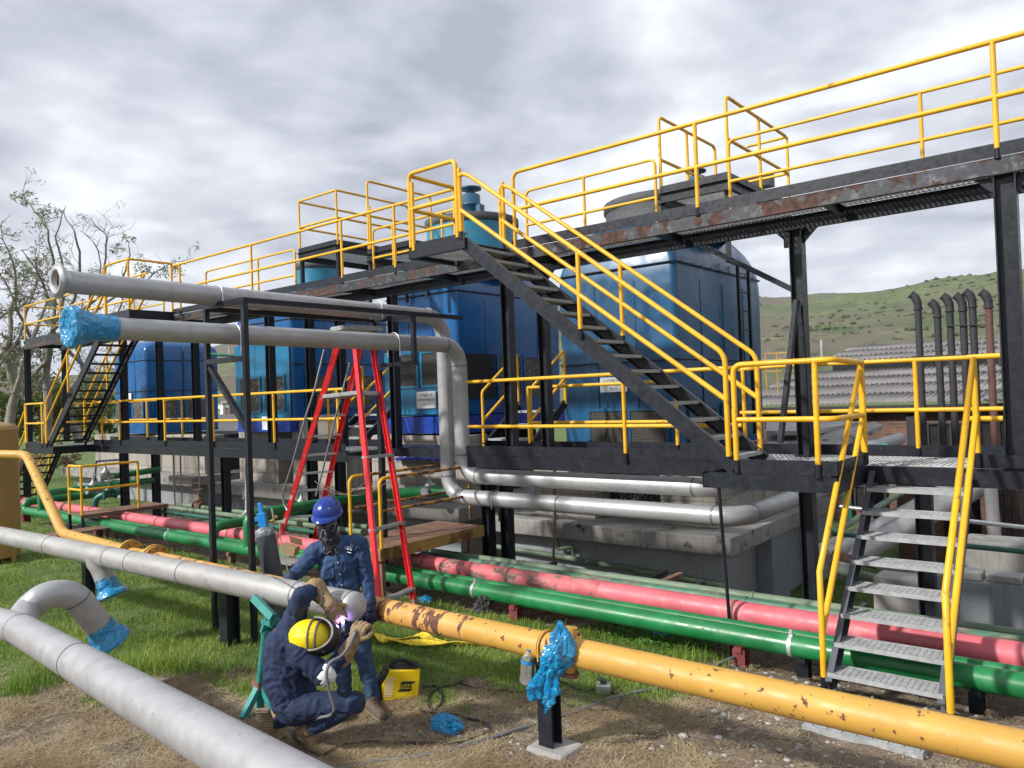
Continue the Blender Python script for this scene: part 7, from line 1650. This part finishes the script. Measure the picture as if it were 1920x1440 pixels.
organic('jeans', wch(.004)+[[(hA, .105), (hB, .105)]], [(pel, .135, (1.1, 1, .8), None)], .012, [Mt['denim_dark']], w2, None, .008, 13, 4)
boot(at(566, 1383, Z=0.0), at(592, 1396, Z=.0)+V(.02, -.02, 0), aB, w2, 'leather')
o = boot(at(492, 1352, Z=.05), at(519, 1372, Z=.0), aA+V(0, 0, .02), w2, 'leather')
b = MB(); q = K_(498, 1348, .04); rotb = Matrix.Rotation(math.radians(40), 3, 'Z') @ Matrix.Rotation(math.radians(-55), 3, 'X')
b.box(q, (.10, .24, .022), rotb)
for k in range(7): b.box(q+rotb @ V(-.0, -.1+k*.033, -.014), (.09, .016, .012), rotb)
b.build('boot_sole', Mt['sole'], w2, bevel=.006)
# gloves
gA = at(604, 1118, Y=3.44)
organic('gauntlet', [[(wA-(gA-wA)*.25, .074), (gA, .058), (at(618, 1135, Y=3.42), .046)]], [], .008, [Mt['leather']], w2, None, .004, 20, 3)
glove('glove', at(616, 1132, Y=3.43), at(633, 1160, Y=3.47)-at(616, 1132, Y=3.43), -Fh+V(0, 0, .4), .95, Mt['leather'], w2, 1, 1.35, None, .2, .0125)
gB = K_(662, 1205, .12)
organic('gauntlet', [[(wB+(wB-gB)*.3, .062), (gB, .048)]], [], .008, [Mt['leather']], w2, None, .004, 20, 3)
glove('glove', gB, K_(676, 1172, .08)-gB, -Fh-R0*.4, .95, Mt['leather'], w2, -1, 1.3, None, .2, .0125)
b = MB(); b.tube([K_(616, 1244, .27), K_(609, 1259, .275), K_(602, 1274, .27)], .030, 10); 
organic('sleeve_band', [[(eB.lerp(wB, .06), .078), (eB.lerp(wB, .12), .077)]], [], .008, [Mt['white']], w2, None, .003, 20, 3)
# helmet, straps and visor
hup = (-Fh*.85+V(0, 0, .6)-R0*.12).normalized(); hfr = (R0*.9+Fh*.1-V(0, 0, .15)).normalized()
hcen = K_(578, 1193, .10)
helmet(hcen-hup*.02, hup, hfr, w2, 'helmet_yellow', 1.06, .02)
r_, f_, u_ = frame_from(hup, hfr)
def arc(b, tilt, off, r, m, w1_=.118, l1=.142, h1=.124):
    pts = []
    for k in range(17):
        t = math.pi*k/16; x = math.cos(t); z = math.sin(t); fx_ = off; sc = math.sqrt(max(.02, 1-(fx_/l1)**2)); pts.append(hcen-hup*.02+r_*x*w1_*1.06*sc+u_*z*h1*1.05*sc+f_*(fx_+tilt*z))
    b.tube(pts, r, 6, caps=True, m=m)
b = MB(); arc(b, .0, .035, .0075, 0); arc(b, .01, .075, .008, 0); b.build('strap', Mt['ink_grey'], w2)
b = MB(); pts = []
for k in range(25): a = 2*math.pi*k/24; pts.append(hcen-hup*.012+r_*math.cos(a)*.128+f_*math.sin(a)*.152)
b.tube(pts, .007, 6, caps=False); b.build('head_band', Mt['conduit'], w2)
b = MB(); b.sphere(hcen-r_*-.122-f_*.03, .02, 12, 8, 0, (.6, .6, 1)); b.build('knob', Mt['red_plastic'], w2)
# visor: curved shell in front of the face
vs = []; fs = []; S, T = 26, 12
vc = hcen+f_*.055-u_*.03
for j in range(T+1):
    zz_ = -.06+.15*j/T
    for k in range(S+1):
        a = math.radians(-95+190*k/S); rr = .135+.035*(math.cos(a)); bul = 1-.18*((j/T-.5)*2)**2
        vs.append(vc+(r_*math.sin(a)*.14+f_*math.cos(a)*.175)*bul+u_*zz_)
for j in range(T):
    for k in range(S): a = j*(S+1)+k; fs.append((a, a+1, a+S+2, a+S+1))
b = MB(); b.add(vs, fs, 0, True); o = b.build('visor', [Mt['mask_edge'], Mt['mask_black']], w2); s_ = o.modifiers.new('t', 'SOLIDIFY'); s_.thickness = .006; s_.material_offset = 1; s_.offset = 1
b = MB(); b.tube([p for p in vs[T*(S+1):(T+1)*(S+1)]], .0075, 8); b.build('visor_rim', Mt['mask_edge'], w2)
# torch and the arc
th = thing('welding_torch', 'slim welding torch with a pink glowing cup under the pipe cap', 'torch', tuple(K_(643, 1172, .1)))
tipp = at(643, 1166, Y=3.50); b = MB(); b.tube([tipp-V(0, 0, .075), tipp-V(0, 0, .02)], .012, 12); b.build('cup', Mt['clear'], th)
b = MB(); b.tube([tipp-V(0, 0, .07), tipp-V(0, 0, .11), K_(668, 1182, .12)], .010, 8, bend=.02); b.build('handle', Mt['rubber'], th)
b = MB(); b.tube([K_(668, 1182, .12), K_(655, 1212, .2), K_(640, 1232, .24), K_(618, 1240, .28), K_(611, 1262, .30), K_(618, 1300, .28), K_(628, 1330, .27), K_(620, 1342, .25), K_(600, 1345, .2), at(560, 1362, Z=.12), at(547, 1378, Z=.03)], .011, 8, bend=.06); b.build('torch_hose', Mt['conduit'], th)
m, nt, p = mk('welding arc'); p.inputs['Emission Color'].default_value = (.72, .55, 1, 1); p.inputs['Emission Strength'].default_value = 30
b = MB(); b.sphere(tipp, .010, 12, 8); b.build('arc', m, th)
al = bpy.data.lights.new('arc_light', 'POINT'); al.energy = .5; al.color = (.45, .3, 1); al.shadow_soft_size = .01; ao = bpy.data.objects.new('arc_light', al); COL.objects.link(ao); ao.location = tipp-Fh*.02
b = MB(); b.tube([at(441, 1055, Y=4.0), at(470, 1070, Y=3.8), at(520, 1085, Y=3.55), at(540, 1096, Y=3.52), at(575, 1118, Y=3.40), at(610, 1140, Y=3.3)], .003, 5); tag(b.build('wire', Mt['rubber']), 'thin dark wire stretched over the silver pipe past the worker\'s hand', 'wire')
b = MB(); b.tube([K_(600, 1095, .3), K_(603, 1110, .3), K_(603, 1130, .3), K_(590, 1142, .28), K_(578, 1140, .26)], .004, 5); b.build('cord', Mt['conduit'], w2)
# ------------------------------------------------------------------ grass, straw and weeds
def blades(name, pts, mat, hfun, wfun, lean=.35, lay=False):
    """one mesh of bent blades; pts = (x, y, z, density)"""
    rng = np.random.default_rng(3); n = len(pts); P = np.array(pts)[:, :3]
    a = rng.uniform(0, 2*np.pi, n); h = hfun(P, rng); w = wfun(P, rng); ln = rng.normal(0, lean, n)
    dirx, diry = np.cos(a), np.sin(a); sx, sy = -diry, dirx
    V_ = np.zeros((n, 5, 3)); side = np.stack([sx, sy, np.zeros(n)], 1)*w[:, None]/2
    if lay:
        d = np.stack([dirx, diry, rng.uniform(-.02, .16, n)], 1); mid = P+d*h[:, None]*.5+np.stack([rng.normal(0, .015, n), rng.normal(0, .015, n), rng.uniform(0, .02, n)], 1); tip = P+d*h[:, None]
    else:
        b_ = np.abs(ln)+.15; mid = P+np.stack([dirx*b_*h*.25, diry*b_*h*.25, h*.55], 1); tip = P+np.stack([dirx*b_*h, diry*b_*h, h*(1-.25*np.minimum(b_, 1))], 1)
    V_[:, 0] = P-side; V_[:, 1] = P+side; V_[:, 2] = mid+side*.8; V_[:, 3] = mid-side*.8; V_[:, 4] = tip
    me = bpy.data.meshes.new(name); me.vertices.add(n*5); me.vertices.foreach_set('co', V_.reshape(-1)); 
    base = (np.arange(n)*5)[:, None]; quad = base+np.array([[0, 1, 2, 3]]); tri = base+np.array([[3, 2, 4]])
    loops = np.concatenate([quad, tri], 1).reshape(-1); me.loops.add(len(loops)); me.loops.foreach_set('vertex_index', loops.astype(np.int32))
    me.polygons.add(n*2); st = (np.arange(n)*7)[:, None]+np.array([[0, 4]]); me.polygons.foreach_set('loop_start', st.reshape(-1).astype(np.int32)); me.polygons.foreach_set('loop_total', np.tile([4, 3], n).astype(np.int32))
    me.update(calc_edges=True); me.validate(); me.materials.append(Mt[mat]); o = bpy.data.objects.new(name, me); COL.objects.link(o); o['kind'] = 'stuff'; return o
random.seed(21)
# coarse lookup of grassiness
GX0, GX1, GY0, GY1, GS = -34.0, 3.0, -1.0, 15.0, 0.07
gnx, gny = int((GX1-GX0)/GS)+1, int((GY1-GY0)/GS)+1
def cell(x, y): return grassiness(x, y)
look = {}
def gl_(x, y):
    k = (int((x-GX0)/GS), int((y-GY0)/GS)); v = look.get(k)
    if v is None: v = look[k] = grassiness(x, y)
    return v
def visible_xy():
    """random ground position inside the camera's view, denser close by"""
    while True:
        u = random.uniform(-30, 1950); v = random.uniform(790, 1480); p = at(u, v, Z=-.05)
        if p.length > 0 and -60 < p.x < 3 and p.y < 16: return p
gp_, sp_, cp_ = [], [], []
def depth(p): return p.x*Fh.x+p.y*Fh.y
for _ in range(330000):
    p = visible_xy(); D_ = depth(p)
    if D_ > 45: continue
    g = gl_(p.x, p.y)
    # jitter so density is even on the ground rather than in the frame
    z = ground_z(p.x, p.y)
    if g > .05:
        if random.random() < min(1, .35+g): gp_.append((p.x, p.y, z-.01, g))
        if random.random() < .03: sp_.append((p.x, p.y, z+.004, g))
    else:
        if random.random() < max(0, .10+g*.25): gp_.append((p.x, p.y, z-.01, g))
        if p.y < 6.3 and mnoise.noise(V(p.x*1.5, p.y*1.5, 8))+.5*mnoise.noise(V(p.x*5, p.y*5, 2)) > random.uniform(-.3, .2) and random.random() < .75 and p.x < -2.0+.6*mnoise.noise(V(p.x*2, p.y*2, 1)): sp_.append((p.x, p.y, z+.004, g))
        elif random.random() < .04: sp_.append((p.x, p.y, z+.004, g))
def gh(P, rng):
    h = rng.uniform(.02, .075, len(P))*rng.choice([.7, 1, 1, 1.7], len(P)); 
    cl = np.array([mnoise.noise(V(x*1.6, y*1.6, 3)) for x, y, z in P[::1]]); h *= 1+1.1*np.clip(cl, -.3, 1)
    tall = np.array([1.9 if (seg_d(x, y, (-7.9, 2.9), (-6.2, 3.9)) < .45) else 1.0 for x, y, z in P]); return h*tall
def gw(P, rng): d = np.abs(P[:, 0]*Fh.x+P[:, 1]*Fh.y); return rng.uniform(.0035, .006, len(P))*np.clip(d/6.5, 1, 4)
blades('grass', gp_, 'grass', gh, gw, .5)
blades('dry_straw', sp_, 'straw', lambda P, r: r.uniform(.05, .19, len(P)), lambda P, r: r.uniform(.0018, .0042, len(P))*np.clip((P[:, 0]*Fh.x+P[:, 1]*Fh.y)/6, 1, 3), lay=True)
# broad-leaved weeds between the pipes
b = MB()
for _ in range(420):
    u, v = random.gauss(1255, 45), random.gauss(1215, 14); p = at(u, v, Z=-.12); clump(b, p+V(0, 0, random.uniform(0, .06)), .035, 6, .035, .8, (1.4, 1.0))
for _ in range(160):
    u, v = random.gauss(1180, 50), random.gauss(1185, 8); p = at(u, v, Z=-.12); clump(b, p+V(0, 0, .03), .03, 5, .035, .8, (1.4, 1.0))
o = b.build('weeds', Mt['clover']); o['kind'] = 'stuff'
# stones and rubble on the dirt
b = MB()
for _ in range(260):
    u, v = random.uniform(1180, 1900), random.uniform(1225, 1440); p = at(u, v, Z=ground_z(-2, 5.5)); 
    if grassiness(p.x, p.y) > 0: continue
    s_ = random.uniform(.006, .028)*(1.5 if random.random() < .1 else 1); q = MB(); q.sphere((0, 0, 0), s_, 7, 5, 0, (1, random.uniform(.6, 1), random.uniform(.35, .6)))
    b.add([v_+V(p.x, p.y, ground_z(p.x, p.y)+s_*.2) for v_ in q.v], q.f)
for _ in range(90):
    u, v = random.uniform(700, 1200), random.uniform(1340, 1440); p = at(u, v, Z=0); s_ = random.uniform(.006, .018); q = MB(); q.sphere((0, 0, 0), s_, 7, 5, 0, (1, .8, .5)); b.add([v_+V(p.x, p.y, s_*.2) for v_ in q.v], q.f)
o = b.build('gravel', Mt['concrete_lt']); o['kind'] = 'stuff'
# ------------------------------------------------------------------ thin air over the valley
b = MB(); b.box2((-3700, -3700, -40), (3700, 3700, 420)); hz_o = b.build('haze', []); hz_o['kind'] = 'stuff'
m = bpy.data.materials.new('haze'); m.use_nodes = True; nt = m.node_tree; nt.nodes.clear()
pv = nt.nodes.new('ShaderNodeVolumePrincipled'); pv.inputs['Density'].default_value = 0.00016; pv.inputs['Color'].default_value = (.93, .95, 1, 1); pv.inputs['Anisotropy'].default_value = 0.2
ou = nt.nodes.new('ShaderNodeOutputMaterial'); nt.links.new(pv.outputs[0], ou.inputs['Volume']); hz_o.data.materials.append(m)
